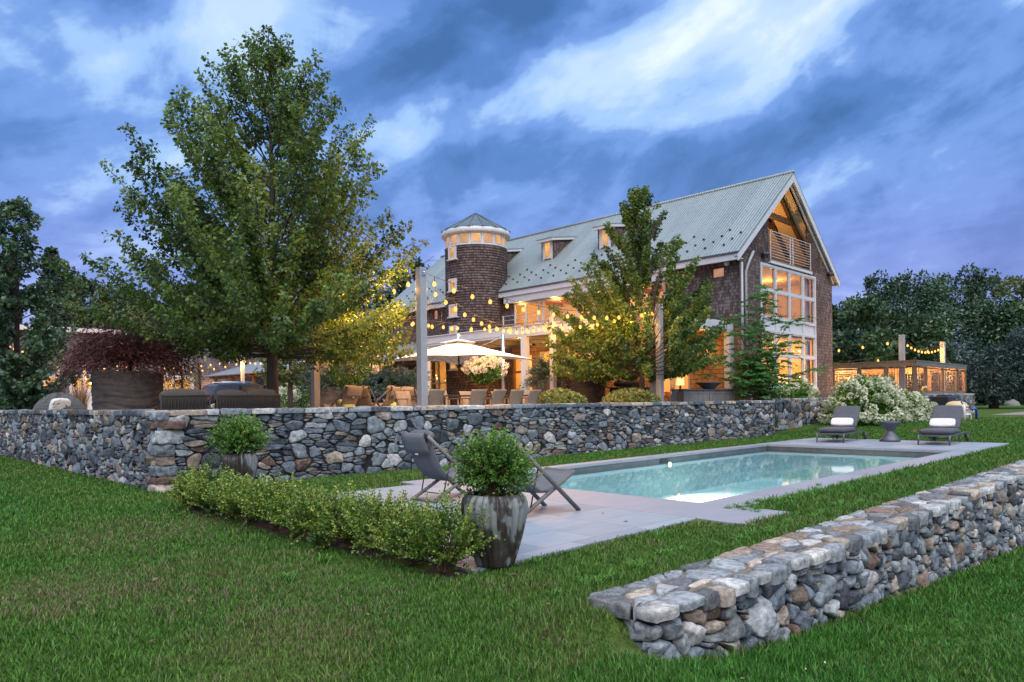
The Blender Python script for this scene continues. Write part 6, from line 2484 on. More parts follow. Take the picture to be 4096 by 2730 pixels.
def build_cabinet():
    t = thing('outdoor_cabinet', (25.5, 15.1, FL), 'weathered grey wooden outdoor cabinet at right end of terrace', 'cabinet')
    p0, p1, q0, q1 = 23.75, 27.6, 14.75, 15.28
    b = MB().box(p0, p1, q0 + 0.03, q1, FL, 1.84)
    b.build('body', 'cabinet_wood', t)
    b = MB()
    x = p0
    for xa, xb in ((p0, 25.6), (25.64, p1)):
        b.box(xa, xa + 0.10, q0, q0 + 0.028, FL + 0.02, 1.83)
        b.box(xb - 0.10, xb, q0, q0 + 0.028, FL + 0.02, 1.83)
        b.box(xa + 0.102, xb - 0.102, q0, q0 + 0.028, 1.72, 1.83)
        xx = xa + 0.11
        while xx < xb - 0.2:
            b.box(xx, xx + 0.145, q0 + 0.012, q0 + 0.028, FL + 0.02, 1.715)
            xx += 0.15
    b.build('door', 'cabinet_wood', t)
    MB().box(p0 - 0.04, p1 + 0.04, q0 - 0.04, q1 + 0.03, 1.843, 1.895).build('worktop', 'grey_metal', t)
    o = MB().lathe([(0.20, 0.0), (0.24, 0.03), (0.36, 0.14), (0.48, 0.24), (0.52, 0.26), (0.52, 0.285), (0.47, 0.29), (0.40, 0.25), (0.001, 0.22)], (26.05, 15.02, 1.896), 32).build('planter_bowl', 'wicker_grey')
    tag(o, 'wide shallow dark bowl standing on the grey cabinet', 'bowl')
    t = thing('bar_table', (24.8, 18.0, FL), 'dark slim bar table before the lit shingle wall', 'table')
    MB().box(23.6, 26.2, 17.8, 18.3, 1.98, 2.04).build('tabletop', 'dark_metal', t)
    for x in (23.75, 26.05):
        MB().box(x - 0.04, x + 0.04, 17.85, 18.25, FL, 1.978).build('leg', 'dark_metal', t)
    o = MB().tube([(23.75, 18.05, 2.2), (23.85, 18.05, 2.2), (24.3, 18.05, 2.22), (25.2, 18.05, 2.22), (25.8, 18.05, 2.2), (25.9, 18.05, 2.19)], [0.03, 0.13, 0.17, 0.17, 0.13, 0.03], 14).build('rolled_cover', 'heater_black')
    tag(o, 'dark rolled cover lying on the bar table', 'cover')
    o = MB().pad(-0.5, 0.5, -0.4, 0.4, -0.05, 0.05, 0.02).build('orange_chair', 'rust_orange')
    o.location = (27.3, 17.6, 1.5)
    o.rotation_euler = (R(60), 0, R(20))
    tag(o, 'orange lounge chair back by the french door', 'chair')


build_cabinet()


def build_basket(c, r, h, rz, label):
    t = thing('basket_chair', (c[0], c[1], FL), label, 'basket chair', 'woven grey dome chairs at the left wall', R(rz))
    b = MB()
    n = 17
    m = 12
    # woven shell: criss-cross strands on a half dome
    for k in range(-n, n):
        pts = []
        for i in range(m + 1):
            u = i / m
            a = PI * (0.0 + 1.0 * (k / n * 0.5 + 0.5)) + 0.5 * u
            ph = u * PI / 2
            if 0 <= a <= PI:
                pts.append((r * math.cos(a) * math.cos(ph), r * math.sin(a) * math.cos(ph), h * (0.10 + 0.90 * math.sin(ph))))
        if len(pts) > 2:
            b.tube(pts, 0.018, 4)
            b.tube([(-x, y, z) for x, y, z in pts], 0.018, 4)
    for i in range(1, 16):
        ph = i / 16 * PI / 2
        b.tube([(r * math.cos(a) * math.cos(ph), r * math.sin(a) * math.cos(ph), h * (0.1 + 0.9 * math.sin(ph))) for a in [PI * k / 20 for k in range(21)]], 0.012, 4)
    b.build('woven_shell', 'wicker_grey', t, world=False)
    b = MB()
    b.tube([(r * math.cos(a), 0.0, h * (0.1 + 0.9 * math.sin(a))) for a in [PI * k / 24 for k in range(25)]], 0.04, 8)
    b.build('rim', 'wicker_grey', t, world=False)
    b = MB()
    b.pad(-r * 0.85, r * 0.85, -r * 0.6, r * 0.5, 0.15, 0.42, 0.04)
    b.build('seat_cushion', 'pillow_white', t, world=False)


build_basket((5.95, 29.5), 1.05, 1.25, 170, 'grey woven dome chair at far left behind the wall')
build_basket((5.75, 26.6), 0.80, 0.98, 185, 'smaller grey woven dome chair with white cushion beside garage light post')
b = MB().pad(-0.3, 0.3, -0.08, 0.08, -0.3, 0.3, 0.05)
o = b.build('throw_pillow', 'pillow_white')
o.location = (5.6, 25.95, FL + 0.5)
o.rotation_euler = (R(-20), 0, R(200))
tag(o, 'white striped throw pillow in the smaller woven dome chair', 'pillow')


def build_car():
    t = thing('parked_car', (18.4, 41.0, 0.955), 'dark estate car with roof rails parked on the driveway', 'car')
    z = 0.955
    p0, L, q, w = 15.9, 5.1, 41.0, 0.98
    prof = [(0.0, 0.55), (0.02, 0.95), (0.10, 1.08), (0.30, 1.62), (0.55, 1.74), (1.4, 1.80), (2.6, 1.78), (3.1, 1.70), (3.75, 1.22), (4.6, 1.08), (5.0, 0.92), (5.1, 0.6), (5.0, 0.35), (0.1, 0.35)]
    body = [(x, zz) for x, zz in prof]
    b = MB()

    def sec(zz):
        return w - 0.02 if zz < 1.05 else w - 0.02 - 0.22 * (zz - 1.05) / 0.75
    n = len(body)
    vs = [(p0 + x, q - sec(zz), z + zz) for x, zz in body] + [(p0 + x, q + sec(zz), z + zz) for x, zz in body]
    fs = [tuple(range(n)), tuple(range(2 * n - 1, n - 1, -1))] + [(i, n + i, n + (i + 1) % n, (i + 1) % n) for i in range(n)]
    b.add(vs, fs)
    b.build('body', 'car_paint', t, bevel=0.03)
    g = MB()
    for s in (-1, 1):
        for x0, x1 in ((0.55, 1.35), (1.45, 2.25), (2.35, 3.0)):
            lo, hi = 1.14, 1.66
            xa = x0 + (0.12 if x0 < 0.6 else 0)
            xb = x1 + (0.05 if x1 > 2.9 else 0)
            vs = [(p0 + x0, q + s * (sec(lo) + 0.004), z + lo), (p0 + x1 + (0.35 if x1 > 2.9 else 0), q + s * (sec(lo) + 0.004), z + lo), (p0 + xb, q + s * (sec(hi) + 0.004), z + hi), (p0 + xa, q + s * (sec(hi) + 0.004), z + hi)]
            g.add(vs, [(0, 1, 2, 3) if s < 0 else (3, 2, 1, 0)])
    g.add([(p0 + 0.12, q - 0.7, z + 1.12), (p0 + 0.12, q + 0.7, z + 1.12), (p0 + 0.29, q + 0.62, z + 1.58), (p0 + 0.29, q - 0.62, z + 1.58)], [(0, 3, 2, 1)])
    g.add([(p0 + 3.16, q - 0.62, z + 1.66), (p0 + 3.16, q + 0.62, z + 1.66), (p0 + 3.74, q + 0.7, z + 1.26), (p0 + 3.74, q - 0.7, z + 1.26)], [(0, 3, 2, 1)])
    g.build('window', 'car_glass', t)
    for s in (-1, 1):
        b = MB().tube([(p0 + 0.7, q + s * 0.62, z + 1.80), (p0 + 0.8, q + s * 0.62, z + 1.86), (p0 + 2.5, q + s * 0.62, z + 1.86), (p0 + 2.6, q + s * 0.62, z + 1.80)], 0.02, 6)
        b.build('roof_rail', 'chrome', t)
        b = MB().box(p0 - 0.02, p0 + 0.03, q + s * 0.78 - 0.12, q + s * 0.78 + 0.12, z + 0.85, z + 1.05)
        plain('tail_red', (0.25, 0.01, 0.01), 0.3)
        b.build('tail_light', 'tail_red', t)
        for x in (0.95, 4.05):
            b = MB().tube([(p0 + x, q + s * (w - 0.24), z + 0.36), (p0 + x, q + s * w, z + 0.36)], 0.36, 22)
            wh = b.build('wheel', 'rubber', t)
            b = MB().tube([(p0 + x, q + s * w, z + 0.36), (p0 + x, q + s * (w + 0.01), z + 0.36)], 0.24, 16)
            b.build('rim', 'chrome', wh)


build_car()


# ------------------------------------------------------------------ planters
def textured_pot(name, c, r, z0, h, label, grp=None, taper=0.9, mat='planter_brown', waves=1.0):
    t = thing(name, (c[0], c[1], z0), label, 'planter', grp)
    b = MB()
    prof = []
    n = 60
    for i in range(n + 1):
        u = i / n
        prof.append((r * (taper + (1 - taper) * u), u * h))
    prof += [(r - 0.03, h + 0.01), (r - 0.07, h - 0.01), (r - 0.09, h - 0.12), (0.001, h - 0.12)]

    def rf(rr, z, a):
        if rr < r * taper * 0.98:
            return rr
        k = mnoise.noise((math.cos(a) * 2.2 + c[0], math.sin(a) * 2.2, z * 17 * waves + 0.9 * math.sin(a * 3)))
        k2 = mnoise.noise((math.cos(a) * 7 + c[0], math.sin(a) * 7, z * 40 * waves))
        return rr + r * (0.022 * k + 0.010 * k2) / max(0.5, r)
    b.lathe(prof, (c[0], c[1], z0), 72, rfun=rf)
    b.build('pot', mat, t)
    MB().lathe([(r - 0.10, h - 0.115), (0.001, h - 0.06)], (c[0], c[1], z0), 24).build('soil', 'soil', t)
    return t


plain('planter_brown', (0.075, 0.056, 0.046), 0.8, var=0.3, scale=5, bump=0.3, bscale=60)
plain('planter_black', (0.028, 0.024, 0.022), 0.7, var=0.3, scale=5)
# ------------------------------------------------------------------ foliage tools
def leaf_arrays(pos, dirs, size, aspect=0.55, fold=0.25, rng=RNG):
    """one folded rhombus per leaf"""
    n = len(pos)
    d = dirs / np.maximum(1e-6, np.linalg.norm(dirs, axis=1))[:, None]
    r = rng.normal(size=(n, 3))
    s = np.cross(d, r)
    s /= np.maximum(1e-6, np.linalg.norm(s, axis=1))[:, None]
    nrm = np.cross(s, d)
    L = (size if np.ndim(size) else np.full(n, size))[:, None]
    W = L * aspect * 0.5
    V = np.empty((n, 4, 3))
    V[:, 0] = pos
    V[:, 1] = pos + d * L * 0.45 + s * W + nrm * L * fold * 0.3
    V[:, 2] = pos + d * L
    V[:, 3] = pos + d * L * 0.45 - s * W + nrm * L * fold * 0.3
    i = np.arange(n)[:, None] * 4
    F = i + np.array([[0, 1, 2, 3]])
    return V.reshape(-1, 3), F


def leaf_mesh(name, pos, dirs, size, mat, parent=None, tint=None, aspect=0.55, local=None):
    pos = np.asarray(pos, dtype=float)
    dirs = np.asarray(dirs, dtype=float)
    V, F = leaf_arrays(pos, dirs, size, aspect)
    t = np.repeat(np.clip(tint if tint is not None else RNG.random(len(pos)), 0, 1), 4)
    if parent is not None:
        V = V - np.array(parent_origin(parent))
    return np_mesh(name, V, F, mat, parent, tint=t)


def rand_dirs(n, up=0.0):
    d = RNG.normal(size=(n, 3))
    d /= np.linalg.norm(d, axis=1)[:, None]
    d[:, 2] += up
    return d


def clump_crown(c, r, n, clumps=34, csize=0.36, leaf=0.3, hole=0.0, top=True, flat=0.9, shell=0.75):
    """leaf positions on many small clumps spread through an ellipsoid; returns pos, dir, tint"""
    c, r = np.array(c, float), np.array(r, float)
    cd = rand_dirs(clumps)
    cd /= np.linalg.norm(cd, axis=1)[:, None]
    rad = RNG.uniform(0.45, 1.0, clumps) ** (1 / 2.2)
    cc = c + cd * r * rad[:, None] * (1 - csize * 0.55)
    cs = csize * RNG.uniform(0.6, 1.25, clumps)
    which = RNG.integers(0, clumps, n)
    ld = rand_dirs(n)
    ld /= np.linalg.norm(ld, axis=1)[:, None]
    lr = RNG.uniform(0.3, 1.08, n) ** 0.5
    pos = cc[which] + ld * (np.minimum(r, r.mean()) * cs[which][:, None]) * lr[:, None] * np.array([1, 1, flat])
    tint = np.clip(0.42 + 0.22 * RNG.normal(size=clumps)[which] + RNG.normal(size=n) * 0.16, 0, 1)
    dirs = ld * 0.6 + rand_dirs(n) * 0.8 + np.array([0, 0, -0.15])
    return pos, dirs, tint


def far_tree(kind, x, y, z0, z1, hw, label, grp, n=7000):
    h = z1 - z0
    if kind == 'conifer':
        t = thing('conifer_tree', (x, y, z0), label, 'tree', grp)
        MB().tube([(x, y, z0 - 1), (x, y, z1 - 0.5)], [0.35, 0.04], 7).build('trunk', 'bark_dark', t)
        u = RNG.random(n) ** 0.75
        zz = z0 + h * u
        tier = 0.72 + 0.28 * np.abs(np.sin(zz * 2.3))
        rr = hw * (1 - u) ** 0.85 * tier * RNG.uniform(0.15, 1.05, n) ** 0.5 + 0.1
        a = RNG.uniform(0, 2 * PI, n)
        rr *= 1 + 0.25 * np.sin(a * 3 + zz)
        pos = np.stack([x + rr * np.cos(a), y + rr * np.sin(a), zz - rr * 0.18], 1)
        d = np.stack([np.cos(a), np.sin(a), np.full(n, -0.25)], 1) + rand_dirs(n) * 0.5
        leaf_mesh('crown', pos, d, RNG.uniform(0.35, 0.75, n), LEAF['conifer'], t, np.clip(0.4 + 0.25 * RNG.normal(size=n), 0, 1), 0.4)
        return t
    name = {'birch': 'birch_tree', 'silver': 'willow_tree'}.get(kind, 'broadleaf_tree')
    t = thing(name, (x, y, z0), label, 'tree', grp)
    tb = MB()
    tb.tube([(x, y, z0 - 1.0), (x + 0.1, y, z0 + h * 0.3), (x - 0.1, y + 0.1, z0 + h * 0.8)], [0.05 * hw + 0.18, 0.03 * hw + 0.12, 0.05], 8)
    for i in range(6):
        a = i * 2.4
        tb.tube([(x, y, z0 + h * (0.2 + 0.08 * i)), (x + math.cos(a) * hw * 0.5, y + math.sin(a) * hw * 0.5, z0 + h * (0.4 + 0.08 * i))], [0.09, 0.03], 5)
    tb.build('trunk', 'bark_dark', t)
    if kind == 'birch':
        P_, D_, T_ = [], [], []
        for k in range(26):
            u = RNG.random()
            zc = z0 + h * (0.12 + 0.86 * u)
            rr = hw * (1.05 - u) ** 0.8 * RNG.uniform(0.2, 0.95)
            a = RNG.uniform(0, 2 * PI)
            p, d, tt = clump_crown((x + rr * math.cos(a), y + rr * math.sin(a), zc), (0.75, 0.75, 1.1), n // 26, 7, 0.5)
            P_.append(p)
            D_.append(d)
            T_.append(tt)
        leaf_mesh('crown', np.concatenate(P_), np.concatenate(D_), RNG.uniform(0.16, 0.34, sum(map(len, P_))), LEAF['birch'], t, np.concatenate(T_), 0.7)
        return t
    lowc = 0.02 if kind in ('dark', 'mid') else (0.28 if kind == 'airy' else 0.10)
    zc = z0 + h * (0.5 + lowc / 2)
    P_, D_, T_ = clump_crown((x, y, zc), (hw * 0.95, hw * 0.95, h * (1 - lowc) / 2), n, 46 if kind != 'airy' else 22, 0.34 if kind != 'airy' else 0.26)
    # a few boughs that break the outline
    for k in range(7):
        a = RNG.uniform(0, 2 * PI)
        e = RNG.uniform(0.1, 1.25)
        c = (x + math.cos(a) * hw * 0.95 * math.cos(e), y + math.sin(a) * hw * 0.95 * math.cos(e), zc + h * (1 - lowc) / 2 * 1.0 * math.sin(e))
        p, d, tt = clump_crown(c, (hw * 0.25, hw * 0.25, hw * 0.25), n // 28, 6, 0.55)
        P_, D_, T_ = np.concatenate([P_, p]), np.concatenate([D_, d]), np.concatenate([T_, tt])
    mt = {'silver': 'silver', 'mid': 'mid', 'airy': 'birch'}.get(kind, 'dark')
    leaf_mesh('crown', P_, D_, RNG.uniform(0.30, 0.62, len(P_)) * (0.8 if kind == 'silver' else 1), LEAF[mt], t, T_, 0.5 if kind != 'silver' else 0.3)
    return t


FAR = [
    ('mid', 75.3, 24.1, 0.3, 10.7, 6.6, 'rounded mid green tree directly behind the timber deck'),
    ('dark', 103.4, 31.5, 0.3, 17.1, 7.0, 'tall dark tree behind the near deck post'),
    ('dark', 105.0, 25.7, 0.3, 17.0, 7.4, 'tall dark spreading tree beyond the far deck post'),
    ('airy', 118.5, 23.6, 0.3, 18.8, 4.6, 'tallest thin brownish tree on the right skyline'),
    ('mid', 107.2, 17.9, 0.3, 13.5, 5.9, 'green tree cut off by the right picture edge'),
    ('silver', 78.1, 15.7, 0.3, 6.6, 6.0, 'low grey-green willow-like tree on the right lawn, dark trunk'),
    ('dark', 87.3, 33.3, 0.3, 12.4, 2.3, 'narrow dark tree peeking past the gable wall edge'),
    ('dark', 92.0, 32.9, 0.3, 9.6, 3.7, 'low dark tree between gable wall and deck trees'),
    ('dark', 114.8, 16.0, 0.3, 10.6, 6.4, 'dark tree farthest right, behind the willow'),
    ('conifer', 20.7, 98.9, 0.8, 20.5, 3.0, 'pointed dark conifer on the left skyline, taller one'),
    ('conifer', 17.4, 104.8, 0.8, 20.6, 2.2, 'second dark conifer left of the pointed one'),
    ('dark', 24.6, 105.0, 0.8, 19.3, 4.2, 'dark broad tree right beside the pointed conifer'),
    ('birch', 20.8, 89.0, 0.8, 15.1, 3.0, 'yellow green birch right of the conifers, wide one'),
    ('birch', 22.2, 82.8, 0.8, 17.4, 1.9, 'slender tall birch left of the big maple'),
    ('birch', 18.0, 89.0, 0.8, 13.4, 2.4, 'low yellowish birch above the garage roof, far left'),
    ('birch', 25.8, 85.0, 0.8, 15.6, 2.0, 'slender birch touching the left side of the maple'),
    ('dark', 30.6, 103.3, 0.8, 17.3, 5.0, 'dark tree behind the garage, left of the maple trunk'),
    ('dark', 36.7, 97.2, 0.8, 18.2, 5.6, 'dark tree seen through the lower left maple crown'),
    ('dark', 43.2, 90.9, 0.8, 17.8, 5.6, 'dark tree hidden behind the maple trunk line'),
    ('dark', 49.6, 84.5, 0.8, 18.0, 5.3, 'dark tree above the breezeway roof'),
    ('dark', 55.3, 78.9, 0.8, 19.2, 4.6, 'dark tree between the maple and the house roof'),
    ('dark', 55.7, 71.4, 0.8, 19.6, 3.4, 'dark tree just left of the house roof edge'),
    ('dark', 14.3, 109.4, 0.8, 16.7, 5.0, 'dark tree at the far left edge'),
    ('dark', 33.5, 74.5, 0.8, 7.5, 4.6, 'low dark tree under the breezeway roof'),
    ('dark', 40.0, 68.5, 0.8, 7.0, 4.4, 'low dark tree seen between the breezeway posts'),
]
for a in FAR:
    far_tree(*a, grp='trees beyond the lawn and buildings', n={'birch': 5200, 'conifer': 5000, 'silver': 16000, 'airy': 5000}.get(a[0], 13000))


def far_woods():
    P_, D_, T_ = [], [], []
    for i in range(26):
        u = i / 25
        x = 110 + RNG.uniform(-4, 4) - 10 * u
        y = 4 + 42 * u
        p, d, t = clump_crown((x, y, 1.8), (3.4, 3.4, 2.6 + RNG.uniform(0, 1.4)), 900, 16, 0.45)
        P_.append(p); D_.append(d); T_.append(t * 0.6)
    for i in range(34):
        u = i / 33
        x, y = 4 + 60 * u, 116 - 44 * u
        p, d, t = clump_crown((x + 3, y + 3, 4.5), (4, 4, 5.0 + RNG.uniform(0, 2)), 900, 16, 0.45)
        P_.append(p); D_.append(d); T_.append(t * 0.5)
    n = sum(map(len, P_))
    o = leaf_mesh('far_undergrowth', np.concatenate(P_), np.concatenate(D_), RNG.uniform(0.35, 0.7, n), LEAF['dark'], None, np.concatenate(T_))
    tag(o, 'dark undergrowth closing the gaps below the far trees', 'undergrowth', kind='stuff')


far_woods()


# ------------------------------------------------------------------ branching trees
def branch_tree(name, label, base, z0, H, env, nlimb, mat, bark, trunk_r, leaf, nleaf_per_m, asc=1.0, seed=1, twig=0.5, hug=0.16, cat='tree', droop=0.0, aspect=0.75, clear=None, lean=(0, 0), zlow=None, shift=None):
    """trunk + ascending limbs that end on an envelope env(z)->radius, with leafy twigs"""
    rng = np.random.default_rng(seed)
    t = thing(name, base, label, cat)
    bx, by, bz = base
    wood_ = MB()
    top = Vector((bx + lean[0], by + lean[1], bz + H * 0.93))
    tp = [Vector((bx, by, bz - 0.1)), Vector((bx + lean[0] * 0.1, by, bz + H * 0.25)), Vector((bx + lean[0] * 0.4 + 0.05, by + lean[1] * 0.4, bz + H * 0.6)), top]
    wood_.tube(tp, [trunk_r * 1.25, trunk_r, trunk_r * 0.5, 0.012], 10)

    def trunk_at(z):
        u = (z - bz) / H
        zs = [0, 0.25, 0.6, 0.93]
        for i in range(3):
            if u <= zs[i + 1] or i == 2:
                k = (u - zs[i]) / (zs[i + 1] - zs[i])
                return tp[i].lerp(tp[i + 1], min(max(k, 0), 1))
    P_, D_, T_ = [], [], []

    def leaves_along(pts, dens, spread, tn, r0=0.0):
        L = sum((pts[i + 1] - pts[i]).length for i in range(len(pts) - 1))
        n = int(L * dens)
        if n < 1:
            return
        u = r0 + (1 - r0) * rng.random(n)
        seg = u * (len(pts) - 1)
        i = np.minimum(seg.astype(int), len(pts) - 2)
        f = seg - i
        A = np.array([tuple(p) for p in pts])
        pos = A[i] * (1 - f)[:, None] + A[i + 1] * f[:, None]
        axis = A[i + 1] - A[i]
        axis /= np.maximum(1e-6, np.linalg.norm(axis, axis=1))[:, None]
        off = rng.normal(size=(n, 3))
        off -= axis * (off * axis).sum(1)[:, None]
        off /= np.maximum(1e-6, np.linalg.norm(off, axis=1))[:, None]
        pos = pos + off * (spread * rng.random(n) * (1.1 - 0.6 * u))[:, None]
        d = off * 0.9 + axis * 0.35 + np.array([0, 0, -0.45]) + rng.normal(size=(n, 3)) * 0.25
        P_.append(pos)
        D_.append(d)
        T_.append(np.clip(tn + rng.normal(size=n) * 0.18, 0, 1))
    ga = 2.39996
    zl = z0 if zlow is None else zlow
    for k in range(nlimb):
        u = (k + 0.5) / nlimb
        ze = zl + (bz + H - zl) * (u ** 1.15)
        a = k * ga + rng.uniform(-0.4, 0.4)
        re = env((ze - bz) / H) * (rng.uniform(0.55, 1.08) if k % 3 else rng.uniform(0.85, 1.15))
        zs = min(bz + H * 0.9, max(z0 - 0.1 + (ze - z0) * 0.22 * rng.uniform(0.8, 1.15), ze - re * asc * rng.uniform(0.8, 1.2)))
        s = trunk_at(zs)
        off = shift(ze) if shift else (0, 0)
        e = Vector((bx + off[0] + math.cos(a) * re, by + off[1] + math.sin(a) * re, ze))
        m1 = s.lerp(e, 0.35) + Vector((0, 0, -0.03 * re))
        m2 = s.lerp(e, 0.7) + Vector((0, 0, -0.06 * re + droop * re * 0.4))
        pts = [s, m1, m2, e]
        L = (e - s).length
        wood_.tube(pts, [max(0.010, trunk_r * 0.22 * (1 - u * 0.5)), 0.018, 0.012, 0.005], 5)
        tn = 0.45 + rng.normal() * 0.16
        leaves_along(pts, nleaf_per_m * 0.9, hug, tn, 0.35)
        nt = int(3 + L * 2.2)
        for j in range(nt):
            v = rng.uniform(0.25, 0.97)
            seg = v * 3
            i = min(int(seg), 2)
            p = pts[i].lerp(pts[i + 1], seg - i)
            dr = (e - s).normalized()
            q = Vector(rng.normal(size=3))
            q -= dr * q.dot(dr)
            q.normalize()
            tl = twig * rng.uniform(0.4, 1.1) * (1.15 - v * 0.7) * (0.6 + L * 0.14)
            dirv = (q * 0.9 + dr * rng.uniform(0.3, 0.8) + Vector((0, 0, 0.25 * asc - droop))).normalized()
            te = p + dirv * tl
            tm = p.lerp(te, 0.5) + Vector((0, 0, 0.03))
            wood_.tube([p, tm, te], [0.007, 0.005, 0.003], 4, cap=False)
            leaves_along([p, tm, te], nleaf_per_m, hug, tn + rng.normal() * 0.08)
    wood_.build('trunk', bark, t)
    P_ = np.concatenate(P_)
    D_ = np.concatenate(D_)
    T_ = np.concatenate(T_)
    if clear is not None:
        ok = ~clear(P_)
        P_, D_, T_ = P_[ok], D_[ok], T_[ok]
    sz = leaf * rng.uniform(0.65, 1.25, len(P_))
    leaf_mesh('crown', P_, D_, sz, LEAF[mat], t, T_, aspect)
    return t


def env_maple(u):
    # u: height fraction above the terrace (0..1)
    return float(np.interp(u, [0.0, 0.12, 0.20, 0.32, 0.45, 0.58, 0.70, 0.82, 0.92, 1.0], [2.4, 3.2, 3.9, 4.45, 4.15, 3.65, 3.0, 2.15, 1.35, 0.45]))


def maple_shift(z):
    # the lowest boughs hang on the house side, the wall side is lifted
    k = 1.5 * max(0.0, min(1.0, (4.4 - z) / 1.8))
    return (0.71 * k, -0.70 * k * 0.8)


branch_tree('maple_tree', 'big spreading maple on the terrace behind the left wall corner', (8.55, 17.5, FL), 2.75, 10.15, env_maple, 200, 'maple', 'bark', 0.125, 0.100, 62, 1.25, 5, 0.62, 0.17, zlow=3.15, shift=maple_shift, clear=lambda P: ((P[:, 0] - 8.55) * 0.712 - (P[:, 1] - 17.5) * 0.702 > 3.15 + 0.35 * (P[:, 2] - 3.0)) & (P[:, 2] < 6.0))


def env_small(u):
    return float(np.interp(u, [0.0, 0.12, 0.22, 0.36, 0.5, 0.65, 0.8, 0.92, 1.0], [1.3, 2.6, 3.2, 3.4, 3.0, 2.25, 1.4, 0.8, 0.25]))


branch_tree('maple_tree', 'smaller young maple in front of the porch by right light post', (21.35, 15.0, FL), 2.5, 8.5, env_small, 160, 'maple', 'bark', 0.085, 0.115, 82, 1.4, 9, 0.46, 0.13, zlow=2.5, shift=lambda z: (0.75 * min(1, (z - 1.5) / 2), 0.55 * min(1, (z - 1.5) / 2)), lean=(0.5, 0.4), clear=lambda P: (np.abs(P[:, 0] * 0.5545 - P[:, 1] * 0.8322) < 0.30) & (P[:, 0] < 22.3))
# young tree guard cage (thin wire) beside the smaller maple trunk
t = thing('tree_guard', (21.0, 15.0, FL), 'thin dark wire cage round the smaller maple trunk', 'tree guard')
b = MB()
for i in range(10):
    a = 2 * PI * i / 10
    b.tube([(21.35 + 0.3 * math.cos(a), 15.0 + 0.3 * math.sin(a), FL), (21.35 + 0.3 * math.cos(a), 15.0 + 0.3 * math.sin(a), FL + 1.25)], 0.005, 4)
for z in np.arange(0.2, 1.3, 0.2):
    b.tube([(21.35 + 0.3 * math.cos(2 * PI * i / 16), 15.0 + 0.3 * math.sin(2 * PI * i / 16), FL + z) for i in range(17)], 0.005, 4)
b.build('wire', 'dark_metal', t)


def feather_tree(label, base, stems, seed):
    """multi-stem shrub tree with arching pinnate leaves"""
    rng = np.random.default_rng(seed)
    t = thing('sumac_tree', base, label, 'tree')
    b0 = Vector(base)
    w = MB()
    P_, D_, S_, T_ = [], [], [], []
    for (dx, dy, z, bend) in stems:
        dx, dy = dx * 1.35 + 0.15, dy * 1.2
        e = b0 + Vector((dx, dy, z))
        m = b0.lerp(e, 0.5) + Vector((-dx * 0.15, -dy * 0.15, bend))
        pts = [b0, b0.lerp(m, 0.55) + Vector((0, 0, 0.1)), m, e]
        w.tube(pts, [0.035, 0.028, 0.02, 0.008], 6)
        nf = int(14 + z * 5)
        for k in range(nf):
            u = rng.uniform(0.22, 1.0)
            seg = u * 3
            i = min(int(seg), 2)
            p = pts[i].lerp(pts[i + 1], seg - i)
            a = rng.uniform(0, 2 * PI)
            L = rng.uniform(0.35, 0.75)
            d = Vector((math.cos(a), math.sin(a), rng.uniform(-0.1, 0.5)))
            tn = rng.uniform(0.25, 0.75)
            off = rng.uniform(0, 0.45)
            p = p + d * off
            w.tube([p - d * off, p, p + d * L * 0.6], 0.005, 3, cap=False)
            nl = 9
            side = Vector((-d.y, d.x, 0)).normalized()
            for j in range(nl):
                v = (j + 1) / nl
                q = p + d * L * v + Vector((0, 0, -0.28 * L * v * v))
                for s in (-1, 1):
                    P_.append(tuple(q))
                    dd = side * s * 0.9 + d * 0.45 + Vector((0, 0, -0.35)) + Vector(rng.normal(size=3)) * 0.15
                    D_.append(tuple(dd))
                    S_.append(0.24 * (1.1 - 0.5 * v) * rng.uniform(0.8, 1.2))
                    T_.append(tn + rng.normal() * 0.12)
    w.build('trunk', 'bark_brown', t)
    leaf_mesh('crown', P_, D_, np.array(S_), LEAF['sumac'], t, np.array(T_), 0.34)
    return t


feather_tree('bright green multi-stem sumac tree at the gable corner of the house', (28.2, 14.0, 1.0),
             [(0.25, -0.25, 5.3, 0.3), (-0.9, 0.6, 4.4, 0.3), (0.9, -0.9, 4.1, 0.4), (1.4, -0.5, 3.0, 0.4), (-1.6, 0.9, 3.0, 0.5), (0.1, 0.1, 4.7, 0.2), (-0.6, 0.1, 3.6, 0.3), (1.9, -1.2, 1.8, 0.4), (-2.2, 1.3, 1.7, 0.4), (0.6, -0.6, 2.6, 0.2), (-1.0, 0.7, 2.1, 0.3), (1.1, -0.6, 1.3, 0.2), (0.5, 0.0, 5.0, 0.3)], 4)
# the left edge tree: broad soft-leaved tree beside the wall
def env_left(u):
    return float(np.interp(u, [0.0, 0.1, 0.3, 0.55, 0.75, 0.9, 1.0], [1.3, 1.8, 2.0, 1.8, 1.3, 0.8, 0.3]))


branch_tree('katsura_tree', 'soft green tree with grey leaf glints at the left edge', (4.95, 28.6, FL), 1.6, 7.6, env_left, 90, 'left', 'bark_dark', 0.10, 0.15, 60, 0.6, 21, 0.6, 0.18, zlow=1.3, droop=0.1)


